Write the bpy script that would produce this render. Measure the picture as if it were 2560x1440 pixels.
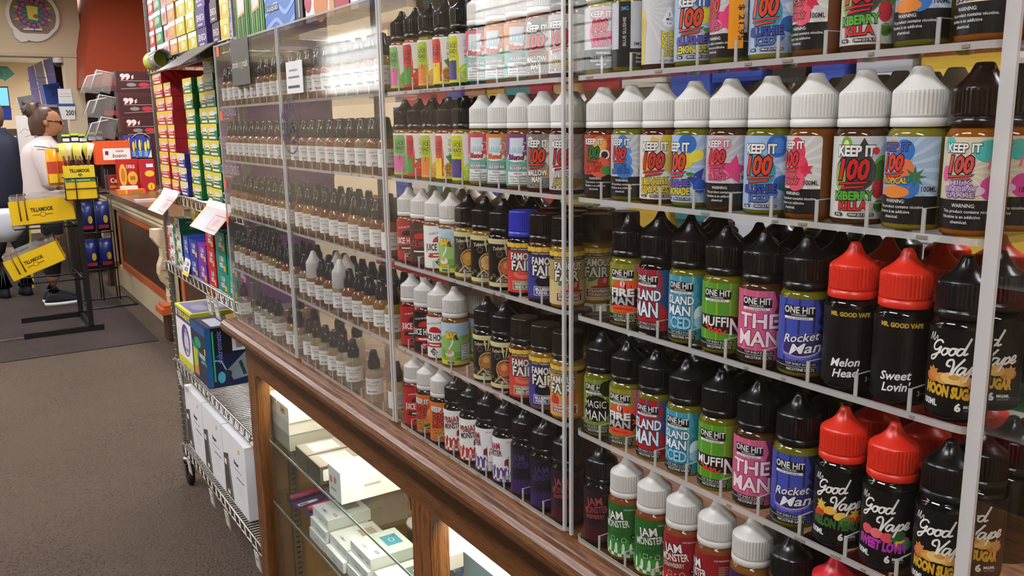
import bpy, bmesh, math, random
from mathutils import Vector, Matrix
PI = math.pi
random.seed(7)
S = bpy.context.scene
for o in list(bpy.data.objects):
    bpy.data.objects.remove(o)
C = S.collection

# ------------------------------------------------------------------ camera
F_PX = 2134.0
RM = ((0.83756, 0.11597, -0.5339), (-0.54616, 0.15214, -0.82375), (-0.0143, 0.98153, 0.19076))
CAM = Vector((0.0, 0.0, 1.5))
cam_d = bpy.data.cameras.new('camera')
cam_d.sensor_width = 36.0
cam_d.lens = 36.0 * F_PX / 2560.0
cam_d.clip_start = 0.02
cam_d.clip_end = 100
cam_d.dof.use_dof = False
cam = bpy.data.objects.new('camera', cam_d)
C.objects.link(cam)
cam.matrix_world = Matrix.Translation(CAM) @ Matrix(RM).to_4x4()
S.camera = cam

# ------------------------------------------------------------------ world, exposure
W = bpy.data.worlds.new('world')
S.world = W
W.use_nodes = True
W.node_tree.nodes['Background'].inputs[0].default_value = (1.0, 0.98, 0.95, 1)
W.node_tree.nodes['Background'].inputs[1].default_value = 5.0
S.view_settings.view_transform = 'Standard'
S.view_settings.look = 'None'
S.view_settings.gamma = 1.0
S.view_settings.use_curve_mapping = False
S.view_settings.exposure = 0.65
S.cycles.transparent_max_bounces = 40
S.cycles.max_bounces = 5
S.cycles.diffuse_bounces = 2
S.cycles.glossy_bounces = 3
S.cycles.transmission_bounces = 4
S.cycles.use_adaptive_sampling = True
S.cycles.adaptive_threshold = 0.08
S.cycles.adaptive_min_samples = 16
S.cycles.use_denoising = True
S.cycles.caustics_reflective = False
S.cycles.caustics_refractive = False
LIGHT_POWER = 24.0          # strength of the ceiling diffusers
CASE_POWER = 45.0          # strength of the strip light in the glass counter


# ------------------------------------------------------------------ helpers
def ray(x, y):
    c = Vector((x - 1280.0, 720.0 - y, -F_PX))
    return Matrix(RM) @ c

def onX(x, y, X):
    d = ray(x, y); return CAM + d * ((X - CAM.x) / d.x)

def onY(x, y, Y):
    d = ray(x, y); return CAM + d * ((Y - CAM.y) / d.y)

def onZ(x, y, Z):
    d = ray(x, y); return CAM + d * ((Z - CAM.z) / d.z)

def lin(h):
    if not isinstance(h, str):
        return tuple(h)
    h = h.lstrip('#')
    out = []
    for i in (0, 2, 4):
        v = int(h[i:i + 2], 16) / 255.0
        out.append(v / 12.92 if v <= 0.04045 else ((v + 0.055) / 1.055) ** 2.4)
    return tuple(out)

MATS = {}

def new_mat(name):
    m = bpy.data.materials.new(name)
    m.use_nodes = True
    return m, m.node_tree, m.node_tree.nodes['Principled BSDF']

def mat(name, col='#808080', rough=0.5, metal=0.0, spec=0.5, coat=0.0, emit=0.0, trans=0.0, sss=0.0, noise=0.0, nscale=40.0):
    """plain procedural material with an optional faint mottling"""
    if name in MATS:
        return MATS[name]
    m, nt, b = new_mat(name)
    c = lin(col)
    b.inputs['Base Color'].default_value = (*c, 1)
    b.inputs['Roughness'].default_value = rough
    b.inputs['Metallic'].default_value = metal
    b.inputs['Specular IOR Level'].default_value = spec
    b.inputs['Coat Weight'].default_value = coat
    b.inputs['Coat Roughness'].default_value = 0.08
    if trans:
        b.inputs['Transmission Weight'].default_value = trans
    if sss:
        b.inputs['Subsurface Weight'].default_value = sss
        b.inputs['Subsurface Scale'].default_value = 0.004
    if emit:
        b.inputs['Emission Color'].default_value = (*c, 1)
        b.inputs['Emission Strength'].default_value = emit
    if noise:
        tc = nt.nodes.new('ShaderNodeTexCoord')
        n = nt.nodes.new('ShaderNodeTexNoise')
        n.inputs['Scale'].default_value = nscale
        n.inputs['Detail'].default_value = 4
        r = nt.nodes.new('ShaderNodeMapRange')
        r.inputs['To Min'].default_value = 1 - noise
        r.inputs['To Max'].default_value = 1 + noise
        mx = nt.nodes.new('ShaderNodeMix')
        mx.data_type = 'RGBA'; mx.blend_type = 'MULTIPLY'
        mx.inputs['Factor'].default_value = 1
        mx.inputs[6].default_value = (*c, 1)
        nt.links.new(tc.outputs['Object'], n.inputs['Vector'])
        nt.links.new(n.outputs['Fac'], r.inputs['Value'])
        nt.links.new(r.outputs['Result'], mx.inputs[7])
        nt.links.new(mx.outputs[2], b.inputs['Base Color'])
    MATS[name] = m
    return m

def clear_mat(name, tint=(0.97, 0.97, 0.96), base=0.04, rough=0.02, haze=0.0, grazing=0.9):
    """thin clear sheet: lets light through, mirrors more at grazing angles"""
    if name in MATS:
        return MATS[name]
    m, nt, b = new_mat(name)
    nt.nodes.remove(b)
    out = nt.nodes['Material Output']
    tr = nt.nodes.new('ShaderNodeBsdfTransparent'); tr.inputs[0].default_value = (*tint, 1)
    gl = nt.nodes.new('ShaderNodeBsdfGlossy'); gl.inputs['Roughness'].default_value = rough
    lw = nt.nodes.new('ShaderNodeLayerWeight'); lw.inputs['Blend'].default_value = 0.5
    pw = nt.nodes.new('ShaderNodeMath'); pw.operation = 'POWER'; pw.inputs[1].default_value = 5
    ml = nt.nodes.new('ShaderNodeMath'); ml.operation = 'MULTIPLY_ADD'
    ml.inputs[1].default_value = grazing; ml.inputs[2].default_value = base
    mx = nt.nodes.new('ShaderNodeMixShader')
    nt.links.new(lw.outputs['Facing'], pw.inputs[0])
    nt.links.new(pw.outputs[0], ml.inputs[0])
    nt.links.new(ml.outputs[0], mx.inputs['Fac'])
    src = tr.outputs[0]
    if haze:
        df = nt.nodes.new('ShaderNodeBsdfDiffuse'); df.inputs[0].default_value = (0.8, 0.78, 0.74, 1)
        mh = nt.nodes.new('ShaderNodeMixShader'); mh.inputs['Fac'].default_value = haze
        nt.links.new(tr.outputs[0], mh.inputs[1]); nt.links.new(df.outputs[0], mh.inputs[2])
        src = mh.outputs[0]
    nt.links.new(src, mx.inputs[1]); nt.links.new(gl.outputs[0], mx.inputs[2])
    nt.links.new(mx.outputs[0], out.inputs['Surface'])
    MATS[name] = m
    return m

def liquid_mat(name, col, through=0.45, rough=0.08):
    """tinted plastic bottle with liquid: part see-through, part body colour, glossy skin"""
    if name in MATS:
        return MATS[name]
    m, nt, b = new_mat(name)
    nt.nodes.remove(b)
    out = nt.nodes['Material Output']
    c = lin(col)
    tr = nt.nodes.new('ShaderNodeBsdfTransparent'); tr.inputs[0].default_value = (*[min(1, v ** 0.6) for v in c], 1)
    df = nt.nodes.new('ShaderNodeBsdfDiffuse'); df.inputs[0].default_value = (*c, 1)
    m1 = nt.nodes.new('ShaderNodeMixShader'); m1.inputs['Fac'].default_value = 1 - through
    gl = nt.nodes.new('ShaderNodeBsdfGlossy'); gl.inputs['Roughness'].default_value = rough
    lw = nt.nodes.new('ShaderNodeLayerWeight'); lw.inputs['Blend'].default_value = 0.5
    pw = nt.nodes.new('ShaderNodeMath'); pw.operation = 'POWER'; pw.inputs[1].default_value = 5
    ml = nt.nodes.new('ShaderNodeMath'); ml.operation = 'MULTIPLY_ADD'
    ml.inputs[1].default_value = 0.7; ml.inputs[2].default_value = 0.045
    m2 = nt.nodes.new('ShaderNodeMixShader')
    nt.links.new(lw.outputs['Facing'], pw.inputs[0]); nt.links.new(pw.outputs[0], ml.inputs[0])
    nt.links.new(ml.outputs[0], m2.inputs['Fac'])
    nt.links.new(tr.outputs[0], m1.inputs[1]); nt.links.new(df.outputs[0], m1.inputs[2])
    nt.links.new(m1.outputs[0], m2.inputs[1]); nt.links.new(gl.outputs[0], m2.inputs[2])
    nt.links.new(m2.outputs[0], out.inputs['Surface'])
    MATS[name] = m
    return m

def pm(h, rough=0.38):
    """printed ink / card of one colour"""
    return mat('print_' + h.lstrip('#') + ('' if rough == 0.38 else '_%d' % int(rough * 100)), h, rough, spec=0.4)

def wood_mat(name, dark, light, axis='Y', scale=1.0, rough=0.28, coat=0.35):
    if name in MATS:
        return MATS[name]
    m, nt, b = new_mat(name)
    tc = nt.nodes.new('ShaderNodeTexCoord')
    mp = nt.nodes.new('ShaderNodeMapping')
    sc = {'X': (2.5, 22, 22), 'Y': (22, 2.5, 22), 'Z': (22, 22, 2.5)}[axis]
    mp.inputs['Scale'].default_value = tuple(v * scale for v in sc)
    n1 = nt.nodes.new('ShaderNodeTexNoise'); n1.inputs['Scale'].default_value = 1.6
    n1.inputs['Detail'].default_value = 6; n1.inputs['Distortion'].default_value = 1.4
    wv = nt.nodes.new('ShaderNodeTexWave'); wv.inputs['Scale'].default_value = 0.9
    wv.inputs['Distortion'].default_value = 9; wv.inputs['Detail'].default_value = 3
    wv.bands_direction = 'Z' if axis != 'Z' else 'X'
    n2 = nt.nodes.new('ShaderNodeTexNoise'); n2.inputs['Scale'].default_value = 9
    n2.inputs['Detail'].default_value = 3
    ad = nt.nodes.new('ShaderNodeMath'); ad.operation = 'MULTIPLY_ADD'; ad.inputs[1].default_value = 0.45
    ad2 = nt.nodes.new('ShaderNodeMath'); ad2.operation = 'MULTIPLY_ADD'; ad2.inputs[1].default_value = 0.35
    cr = nt.nodes.new('ShaderNodeValToRGB')
    cr.color_ramp.elements[0].position = 0.35; cr.color_ramp.elements[0].color = (*lin(dark), 1)
    cr.color_ramp.elements[1].position = 0.8; cr.color_ramp.elements[1].color = (*lin(light), 1)
    nt.links.new(tc.outputs['Object'], mp.inputs['Vector'])
    for n in (n1, wv, n2):
        nt.links.new(mp.outputs[0], n.inputs['Vector'])
    nt.links.new(wv.outputs['Fac'], ad.inputs[0]); nt.links.new(n1.outputs['Fac'], ad.inputs[2])
    nt.links.new(n2.outputs['Fac'], ad2.inputs[0]); nt.links.new(ad.outputs[0], ad2.inputs[2])
    sb = nt.nodes.new('ShaderNodeMath'); sb.operation = 'SUBTRACT'; sb.inputs[1].default_value = 0.3
    nt.links.new(ad2.outputs[0], sb.inputs[0])
    nt.links.new(sb.outputs[0], cr.inputs['Fac']); nt.links.new(cr.outputs['Color'], b.inputs['Base Color'])
    bp = nt.nodes.new('ShaderNodeBump'); bp.inputs['Strength'].default_value = 0.12; bp.inputs['Distance'].default_value = 0.002
    nt.links.new(n2.outputs['Fac'], bp.inputs['Height']); nt.links.new(bp.outputs[0], b.inputs['Normal'])
    b.inputs['Roughness'].default_value = rough
    b.inputs['Coat Weight'].default_value = coat; b.inputs['Coat Roughness'].default_value = 0.15
    MATS[name] = m
    return m

def carpet_mat(name, dark, light, scale=220.0):
    m, nt, b = new_mat(name)
    tc = nt.nodes.new('ShaderNodeTexCoord')
    n1 = nt.nodes.new('ShaderNodeTexNoise'); n1.inputs['Scale'].default_value = scale; n1.inputs['Detail'].default_value = 3
    n2 = nt.nodes.new('ShaderNodeTexNoise'); n2.inputs['Scale'].default_value = 1.7; n2.inputs['Detail'].default_value = 4
    vo = nt.nodes.new('ShaderNodeTexVoronoi'); vo.inputs['Scale'].default_value = scale * 0.62
    ad = nt.nodes.new('ShaderNodeMath'); ad.operation = 'MULTIPLY_ADD'; ad.inputs[1].default_value = 0.6
    ad2 = nt.nodes.new('ShaderNodeMath'); ad2.operation = 'MULTIPLY_ADD'; ad2.inputs[1].default_value = 0.5
    cr = nt.nodes.new('ShaderNodeValToRGB')
    cr.color_ramp.elements[0].position = 0.55; cr.color_ramp.elements[0].color = (*lin(dark), 1)
    cr.color_ramp.elements[1].position = 1.15; cr.color_ramp.elements[1].color = (*lin(light), 1)
    for n in (n1, n2, vo):
        nt.links.new(tc.outputs['Object'], n.inputs['Vector'])
    nt.links.new(vo.outputs['Distance'], ad.inputs[0]); nt.links.new(n1.outputs['Fac'], ad.inputs[2])
    nt.links.new(n2.outputs['Fac'], ad2.inputs[0]); nt.links.new(ad.outputs[0], ad2.inputs[2])
    nt.links.new(ad2.outputs[0], cr.inputs['Fac']); nt.links.new(cr.outputs[0], b.inputs['Base Color'])
    bp = nt.nodes.new('ShaderNodeBump'); bp.inputs['Strength'].default_value = 1.0; bp.inputs['Distance'].default_value = 0.009
    nt.links.new(ad.outputs[0], bp.inputs['Height']); nt.links.new(bp.outputs[0], b.inputs['Normal'])
    b.inputs['Roughness'].default_value = 0.95; b.inputs['Specular IOR Level'].default_value = 0.1
    MATS[name] = m
    return m

class MB:
    """collects boxes, lathes, tubes and polygons into one mesh"""
    def __init__(s):
        s.v = []; s.f = []; s.m = []; s.sm = []
    def add(s, verts, faces, mi=0, smooth=False):
        n = len(s.v)
        s.v.extend([tuple(p) for p in verts])
        for f in faces:
            s.f.append([i + n for i in f]); s.m.append(mi); s.sm.append(smooth)
        return s
    def box(s, x0, y0, z0, x1, y1, z1, mi=0, skip=''):
        v = [(x0, y0, z0), (x1, y0, z0), (x1, y1, z0), (x0, y1, z0), (x0, y0, z1), (x1, y0, z1), (x1, y1, z1), (x0, y1, z1)]
        f = {'b': (0, 3, 2, 1), 't': (4, 5, 6, 7), 'f': (0, 1, 5, 4), 'k': (2, 3, 7, 6), 'l': (0, 4, 7, 3), 'r': (1, 2, 6, 5)}
        return s.add(v, [f[k] for k in f if k not in skip], mi)
    def hexa(s, p, mi=0):
        """eight corners: four of the bottom, four of the top"""
        return s.add(p, [(0, 3, 2, 1), (4, 5, 6, 7), (0, 1, 5, 4), (2, 3, 7, 6), (0, 4, 7, 3), (1, 2, 6, 5)], mi)
    def lathe(s, prof, seg=24, mi=0, smooth=True, cx=0, cy=0, cz=0, rib=None):
        """prof: (radius, z); rib = (first ring, last ring, depth)"""
        v = []; f = []
        for k, (r, z) in enumerate(prof):
            for i in range(seg):
                a = 2 * PI * i / seg
                rr = r
                if rib and rib[0] <= k <= rib[1] and i % 2:
                    rr = r - rib[2]
                v.append((cx + rr * math.cos(a), cy + rr * math.sin(a), cz + z))
        n = len(prof)
        for k in range(n - 1):
            for i in range(seg):
                j = (i + 1) % seg
                f.append((k * seg + i, k * seg + j, (k + 1) * seg + j, (k + 1) * seg + i))
        s.add(v, f, mi, smooth)
        if rib:
            for q in range(rib[0] * seg, rib[1] * seg):
                s.sm[len(s.f) - len(f) + q] = False
        if prof[0][0] > 1e-6:
            s.add([v[i] for i in range(seg)], [tuple(range(seg))[::-1]], mi)
        if prof[-1][0] > 1e-6:
            s.add([v[(n - 1) * seg + i] for i in range(seg)], [tuple(range(seg))], mi)
        return s
    def tube(s, pts, r, seg=8, mi=0, closed=False):
        pts = [Vector(p) for p in pts]
        n = len(pts); v = []; f = []
        up = Vector((0, 0, 1))
        for k in range(n):
            if closed:
                d = pts[(k + 1) % n] - pts[k - 1]
            else:
                d = pts[min(k + 1, n - 1)] - pts[max(k - 1, 0)]
            d.normalize()
            a = d.cross(up)
            if a.length < 0.05:
                a = d.cross(Vector((1, 0, 0)))
            a.normalize(); b = d.cross(a)
            rr = r[k] if isinstance(r, (list, tuple)) else r
            for i in range(seg):
                t = 2 * PI * i / seg
                v.append(pts[k] + a * (rr * math.cos(t)) + b * (rr * math.sin(t)))
        for k in range(n if closed else n - 1):
            k2 = (k + 1) % n
            for i in range(seg):
                j = (i + 1) % seg
                f.append((k * seg + i, k * seg + j, k2 * seg + j, k2 * seg + i))
        if not closed:
            f.append(tuple(range(seg))[::-1]); f.append(tuple((n - 1) * seg + i for i in range(seg)))
        return s.add(v, f, mi, True)
    def prism(s, poly, axis, a, b, mi=0, smooth=False):
        """extrude a 2D polygon along an axis from a to b"""
        def P(u, w, t):
            return {'X': (t, u, w), 'Y': (u, t, w), 'Z': (u, w, t)}[axis]
        n = len(poly)
        v = [P(u, w, a) for u, w in poly] + [P(u, w, b) for u, w in poly]
        s.add(v, [(i, (i + 1) % n, n + (i + 1) % n, n + i) for i in range(n)], mi, smooth)
        s.add([P(u, w, a) for u, w in poly], [tuple(range(n))], mi)
        s.add([P(u, w, b) for u, w in poly], [tuple(range(n))], mi)
        return s
    def loft(s, rings, seg=16, mi=0, cap=True):
        """rings: (cx, cy, cz, rx, ry[, nx, ny, nz]) ellipses joined in order; third axis tilts the ring"""
        v = []; f = []
        for r in rings:
            cx, cy, cz, rx, ry = r[:5]
            n = Vector(r[5:8]).normalized() if len(r) > 5 else Vector((0, 0, 1))
            ax = Vector((1, 0, 0)) - n * n.x
            ax.normalize(); ay = n.cross(ax)
            for i in range(seg):
                t = 2 * PI * i / seg
                v.append(Vector((cx, cy, cz)) + ax * (rx * math.cos(t)) + ay * (ry * math.sin(t)))
        m = len(rings)
        for k in range(m - 1):
            for i in range(seg):
                j = (i + 1) % seg
                f.append((k * seg + i, k * seg + j, (k + 1) * seg + j, (k + 1) * seg + i))
        if cap:
            f.append(tuple(range(seg))[::-1]); f.append(tuple((m - 1) * seg + i for i in range(seg)))
        return s.add(v, f, mi, True)
    def mesh(s, name, mats):
        me = bpy.data.meshes.new(name)
        me.from_pydata(s.v, [], s.f)
        for m in (mats if isinstance(mats, (list, tuple)) else [mats]):
            me.materials.append(m)
        me.polygons.foreach_set('material_index', s.m)
        me.polygons.foreach_set('use_smooth', s.sm)
        bm = bmesh.new(); bm.from_mesh(me)
        bmesh.ops.recalc_face_normals(bm, faces=bm.faces)
        bm.to_mesh(me); bm.free()
        me.update()
        return me
    def build(s, name, mats, parent=None, loc=None, rot=None):
        return put(name, s.mesh(name, mats), parent, loc, rot)

def put(name, me, parent=None, loc=None, rot=None):
    o = bpy.data.objects.new(name, me)
    C.objects.link(o)
    if parent is not None:
        o.parent = parent
    if loc is not None:
        o.location = loc
    if rot is not None:
        o.rotation_euler = rot
    return o

def bevel(o, w=0.003, seg=2):
    md = o.modifiers.new('bevel', 'BEVEL'); md.width = w; md.segments = seg; md.limit_method = 'ANGLE'
    return o

def thing(name, label, cat, loc=(0, 0, 0), rotz=0.0, group=None, rot=None):
    o = bpy.data.objects.new(name, None)
    o.empty_display_size = 0.02
    C.objects.link(o)
    o.location = loc
    o.rotation_euler = rot if rot else (0, 0, rotz)
    return tag(o, label, cat, group)

def tag(o, label, cat, group=None):
    o['label'] = label; o['category'] = cat
    if group:
        o['group'] = group
    return o

def struct(name, mb, mats, parent=None, label=None):
    o = mb.build(name, mats, parent)
    if parent is None:
        o['kind'] = 'structure'
    if label:
        o['label'] = label
    return o

ORD = ['first', 'second', 'third', 'fourth', 'fifth', 'sixth', 'seventh', 'eighth', 'ninth', 'tenth', 'eleventh', 'twelfth', 'thirteenth', 'fourteenth', 'fifteenth', 'sixteenth', 'seventeenth', 'eighteenth', 'nineteenth', 'twentieth']

# ------------------------------------------------------------------ flat print: text, shapes, curved labels
TXT = {}

def text2d(s, bold=0.0, shear=0.0):
    k = (s, bold, shear)
    if k not in TXT:
        c = bpy.data.curves.new('t', 'FONT')
        c.body = s; c.offset = bold; c.shear = shear; c.resolution_u = 2
        o = bpy.data.objects.new('t', c)
        me = bpy.data.meshes.new_from_object(o)
        v = [(p.co.x, p.co.y) for p in me.vertices]
        f = [tuple(p.vertices) for p in me.polygons]
        bpy.data.objects.remove(o); bpy.data.curves.remove(c); bpy.data.meshes.remove(me)
        TXT[k] = (v, f)
    return TXT[k]

class Ink:
    """a printed design in millimetres; layers stack upward"""
    def __init__(s):
        s.items = []; s.cols = []
    def _c(s, col):
        if col not in s.cols:
            s.cols.append(col)
        return s.cols.index(col)
    def shape(s, v, f, col):
        s.items.append((v, f, s._c(col))); return s
    def poly(s, pts, col):
        return s.shape(pts, [tuple(range(len(pts)))], col)
    def rect(s, u0, v0, u1, v1, col, r=0):
        if r <= 0:
            return s.poly([(u0, v0), (u1, v0), (u1, v1), (u0, v1)], col)
        p = []
        for cx, cy, a0 in ((u1 - r, v0 + r, -90), (u1 - r, v1 - r, 0), (u0 + r, v1 - r, 90), (u0 + r, v0 + r, 180)):
            for k in range(5):
                a = math.radians(a0 + 22.5 * k); p.append((cx + r * math.cos(a), cy + r * math.sin(a)))
        return s.poly(p, col)
    def ell(s, u, v, ru, rv, col, rot=0, n=18, a0=0, a1=360):
        p = []
        for k in range(n + (a1 - a0 < 360)):
            a = math.radians(a0 + (a1 - a0) * k / n); x = ru * math.cos(a); y = rv * math.sin(a)
            q = math.radians(rot)
            p.append((u + x * math.cos(q) - y * math.sin(q), v + x * math.sin(q) + y * math.cos(q)))
        return s.poly(p, col)
    def star(s, u, v, r, col, n=5, inner=0.45, rot=90):
        p = []
        for k in range(2 * n):
            a = math.radians(rot + 180 * k / n); q = r if k % 2 == 0 else r * inner
            p.append((u + q * math.cos(a), v + q * math.sin(a)))
        return s.poly(p, col)
    def stroke(s, pts, w, col):
        """a flat brush line through points"""
        P = [Vector(p) for p in pts]
        L = []; R = []
        for k in range(len(P)):
            d = P[min(k + 1, len(P) - 1)] - P[max(k - 1, 0)]
            if d.length < 1e-9:
                d = Vector((1, 0))
            d.normalize(); n = Vector((-d.y, d.x))
            ww = w[k] if isinstance(w, (list, tuple)) else w
            L.append(P[k] + n * ww / 2); R.append(P[k] - n * ww / 2)
        v = [tuple(p) for p in L] + [tuple(p) for p in R]; m = len(P)
        return s.shape(v, [(k, k + 1, m + k + 1, m + k) for k in range(m - 1)], col)
    def curve(s, pts, w, col, n=6):
        """smooth (Catmull-Rom) brush line"""
        P = [Vector(p) for p in pts]; Q = [2 * P[0] - P[1]] + P + [2 * P[-1] - P[-2]]; out = []
        for k in range(1, len(Q) - 2):
            for t in range(n):
                x = t / n
                out.append(0.5 * ((2 * Q[k]) + (Q[k + 1] - Q[k - 1]) * x + (2 * Q[k - 1] - 5 * Q[k] + 4 * Q[k + 1] - Q[k + 2]) * x * x + (3 * Q[k] - Q[k - 1] - 3 * Q[k + 1] + Q[k + 2]) * x ** 3))
        out.append(P[-1])
        return s.stroke(out, w, col)
    def text(s, t, u, v, h, col, w=None, out=None, bold=0.012, shear=0.0, rot=0, al='C', ow=0.05):
        """cap height h, optional width w, al: L C R; v is the baseline"""
        for bo, cc in (([(bold + ow, out)] if out else []) + [(bold, col)]):
            vs, fs = text2d(t, bo, shear)
            if not vs:
                continue
            v0, _ = text2d(t, bold, shear)
            x0 = min(p[0] for p in v0); x1 = max(p[0] for p in v0)
            ky = h / 0.69
            kx = ky if w is None else w / max(x1 - x0, 1e-6)
            ox = {'L': -x0, 'C': -(x0 + x1) / 2, 'R': -x1}[al]
            q = math.radians(rot); cq, sq = math.cos(q), math.sin(q)
            pts = []
            for x, y in vs:
                X = (x + ox) * kx; Y = y * ky
                pts.append((u + X * cq - Y * sq, v + X * sq + Y * cq))
            s.shape(pts, fs, cc)
        return s
    def lines(s, rows, u, v, h, col, gap=1.35, w=None, al='C', bold=0.012):
        for k, t in enumerate(rows):
            s.text(t, u, v - k * h * gap, h, col, w=w, al=al, bold=bold)
        return s
    def mesh(s, name, radius=None, lift=0.00012, step=0.00005, clip=None, rough=0.38):
        """metres; radius bends the print round a bottle; without it the print lies in the XZ plane facing -Y"""
        bm = bmesh.new()
        for k, (v, f, ci) in enumerate(s.items):
            z = k
            vs = [bm.verts.new((p[0], p[1], z)) for p in v]
            for q in f:
                try:
                    fc = bm.faces.new([vs[i] for i in q]); fc.material_index = ci
                except ValueError:
                    pass
        if clip:
            for co, no in (((clip[0], 0, 0), (-1, 0, 0)), ((clip[1], 0, 0), (1, 0, 0)), ((0, clip[2], 0), (0, -1, 0)), ((0, clip[3], 0), (0, 1, 0))):
                bmesh.ops.bisect_plane(bm, geom=bm.verts[:] + bm.edges[:] + bm.faces[:], plane_co=co, plane_no=no, clear_outer=True)
        bmesh.ops.triangulate(bm, faces=[f for f in bm.faces if len(f.verts) > 4])
        if radius:
            R = radius * 1000; st = 3.0
            us = [p.co.x for p in bm.verts]
            if us:
                k0 = math.ceil(min(us) / st); k1 = math.floor(max(us) / st)
                for k in range(k0, k1 + 1):
                    bmesh.ops.bisect_plane(bm, geom=bm.verts[:] + bm.edges[:] + bm.faces[:], plane_co=(k * st, 0, 0), plane_no=(1, 0, 0))
        for p in bm.verts:
            u, v, z = p.co
            zz = lift + z * step
            if radius:
                a = u / (radius * 1000); r = radius + zz
                p.co = (r * math.sin(a), -r * math.cos(a), v / 1000)
            else:
                p.co = (u / 1000, -zz, v / 1000)
        bm.normal_update()
        for fc in bm.faces:
            c = fc.calc_center_median()
            out = Vector((c.x, c.y, 0)) if radius else Vector((0, -1, 0))
            if fc.normal.dot(out) < 0:
                fc.normal_flip()
        me = bpy.data.meshes.new(name)
        bm.to_mesh(me); bm.free()
        for h in s.cols:
            me.materials.append(h if not isinstance(h, str) else pm(h, rough))
        return me
# ------------------------------------------------------------------ the setting
XL, XR, Y0, Y1, YB, ZC = -2.9, 2.35, -2.0, 11.0, 14.2, 2.95
M_CARPET = carpet_mat('carpet_brown', '#211b16', '#5f5246', 150.0)
M_CARPET2 = carpet_mat('carpet_dark', '#1b1716', '#4a403c', 190.0)
M_BEIGE = mat('wall_beige', '#d6c2a0', 0.8, noise=0.05, nscale=3)
M_WHITEW = mat('wall_white', '#dcd8cf', 0.8, noise=0.03)
M_CEIL = mat('ceiling_tile', '#d9d6cf', 0.9, noise=0.06, nscale=60)
M_RED = mat('wall_red', '#a8401c', 0.75, noise=0.06, nscale=6)
M_BROWNW = mat('wall_brown', '#4a2f22', 0.8)
M_PALE = mat('trim_cream', '#c9b491', 0.55, noise=0.05, nscale=8)

struct('floor', MB().box(XL, Y0, -0.05, XR, YB, 0.0), M_CARPET)
struct('floor_mat', MB().box(XL, 6.35, 0.0, 1.1, YB, 0.006), M_CARPET2)
struct('ceiling', MB().box(XL, Y0, ZC, XR, Y1 + 0.2, ZC + 0.05), M_CEIL)
struct('wall_right', MB().box(XR, Y0, 0, XR + 0.1, YB, ZC), M_BEIGE)
struct('wall_near', MB().box(XL, Y0 - 0.1, 0, XR, Y0, ZC), M_BEIGE)
# left wall with two high windows that look out on daylight
M_UMBER = mat('wall_umber', '#6e5a48', 0.8, noise=0.1, nscale=2)
WZ0, WZ1 = 1.84, 2.62
WIN = [(4.95, 7.1), (8.9, 10.9)]
struct('wall_left', MB().box(XL - 0.1, Y0, 0, XL, 7.3, WZ0).box(XL - 0.1, Y0, WZ1, XL, 7.3, ZC).box(XL - 0.1, Y0, WZ0, XL, WIN[0][0], WZ1).box(XL - 0.1, WIN[0][1], WZ0, XL, 7.3, WZ1), M_UMBER)
struct('wall_left_far', MB().box(XL - 0.1, 7.3, 0, XL, YB, WZ0).box(XL - 0.1, 7.3, WZ1, XL, YB, ZC).box(XL - 0.1, 7.3, WZ0, XL, WIN[1][0], WZ1).box(XL - 0.1, WIN[1][1], WZ0, XL, YB, WZ1), M_BEIGE)
for wi, (ya, yb) in enumerate(WIN):
    w = struct('window_%d' % (wi + 1), MB().box(XL - 0.06, ya, WZ0, XL + 0.01, ya + 0.05, WZ1).box(XL - 0.06, yb - 0.05, WZ0, XL + 0.01, yb, WZ1).box(XL - 0.06, ya, WZ0, XL + 0.01, yb, WZ0 + 0.04).box(XL - 0.06, ya, WZ1 - 0.04, XL + 0.01, yb, WZ1), M_WHITEW)
    for k in range(1, 6):
        z = WZ0 + (WZ1 - WZ0) * k / 6
        MB().box(XL - 0.04, ya + 0.05, z - 0.008, XL - 0.02, yb - 0.05, z + 0.008).build('glazing_bar', mat('bar_grey', '#4a4640', 0.5), w)
    MB().box(XL - 0.034, ya + 0.05, WZ0 + 0.04, XL - 0.03, yb - 0.05, WZ1 - 0.04).build('pane', clear_mat('window_glass', (0.95, 0.96, 0.97), base=0.04), w)
# far wall: a beige soffit above a wide opening, a pier at its right end, a back room beyond
struct('wall_far', MB().box(XL, Y1, 2.315, 1.395, Y1 + 0.25, ZC).box(1.19, Y1, 0, 1.372, Y1 + 0.25, 2.315).box(1.372, Y1 + 0.9, 0, XR, Y1 + 1.0, ZC), [M_BEIGE])
struct('trim_1', MB().box(XL, Y1 - 0.02, 2.285, 1.41, Y1 + 0.26, 2.32), M_PALE)
struct('wall_back', MB().box(XL, YB, 0, XR, YB + 0.1, ZC), M_BEIGE)
struct('ceiling_back', MB().box(XL, Y1 + 0.25, 2.42, 1.4, YB, 2.47), mat('ceiling_white', '#efece6', 0.8))
struct('wall_brown', MB().box(1.372, Y1 + 0.85, 0, XR, Y1 + 0.89, 2.4), M_BROWNW)
# terracotta hood hanging over the service counter, tapering downward
a, b = onY(206, 218, 10.45), onY(236, -30, 10.45)
struct('wall_hood', MB().hexa([(a.x, 10.45, a.z), (2.35, 10.45, a.z), (2.35, 11.8, a.z), (a.x + 0.02, 11.8, a.z),
                               (b.x, 10.45, ZC), (2.35, 10.45, ZC), (2.35, 11.8, ZC), (1.40, 11.8, ZC)]), M_RED)

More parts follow.
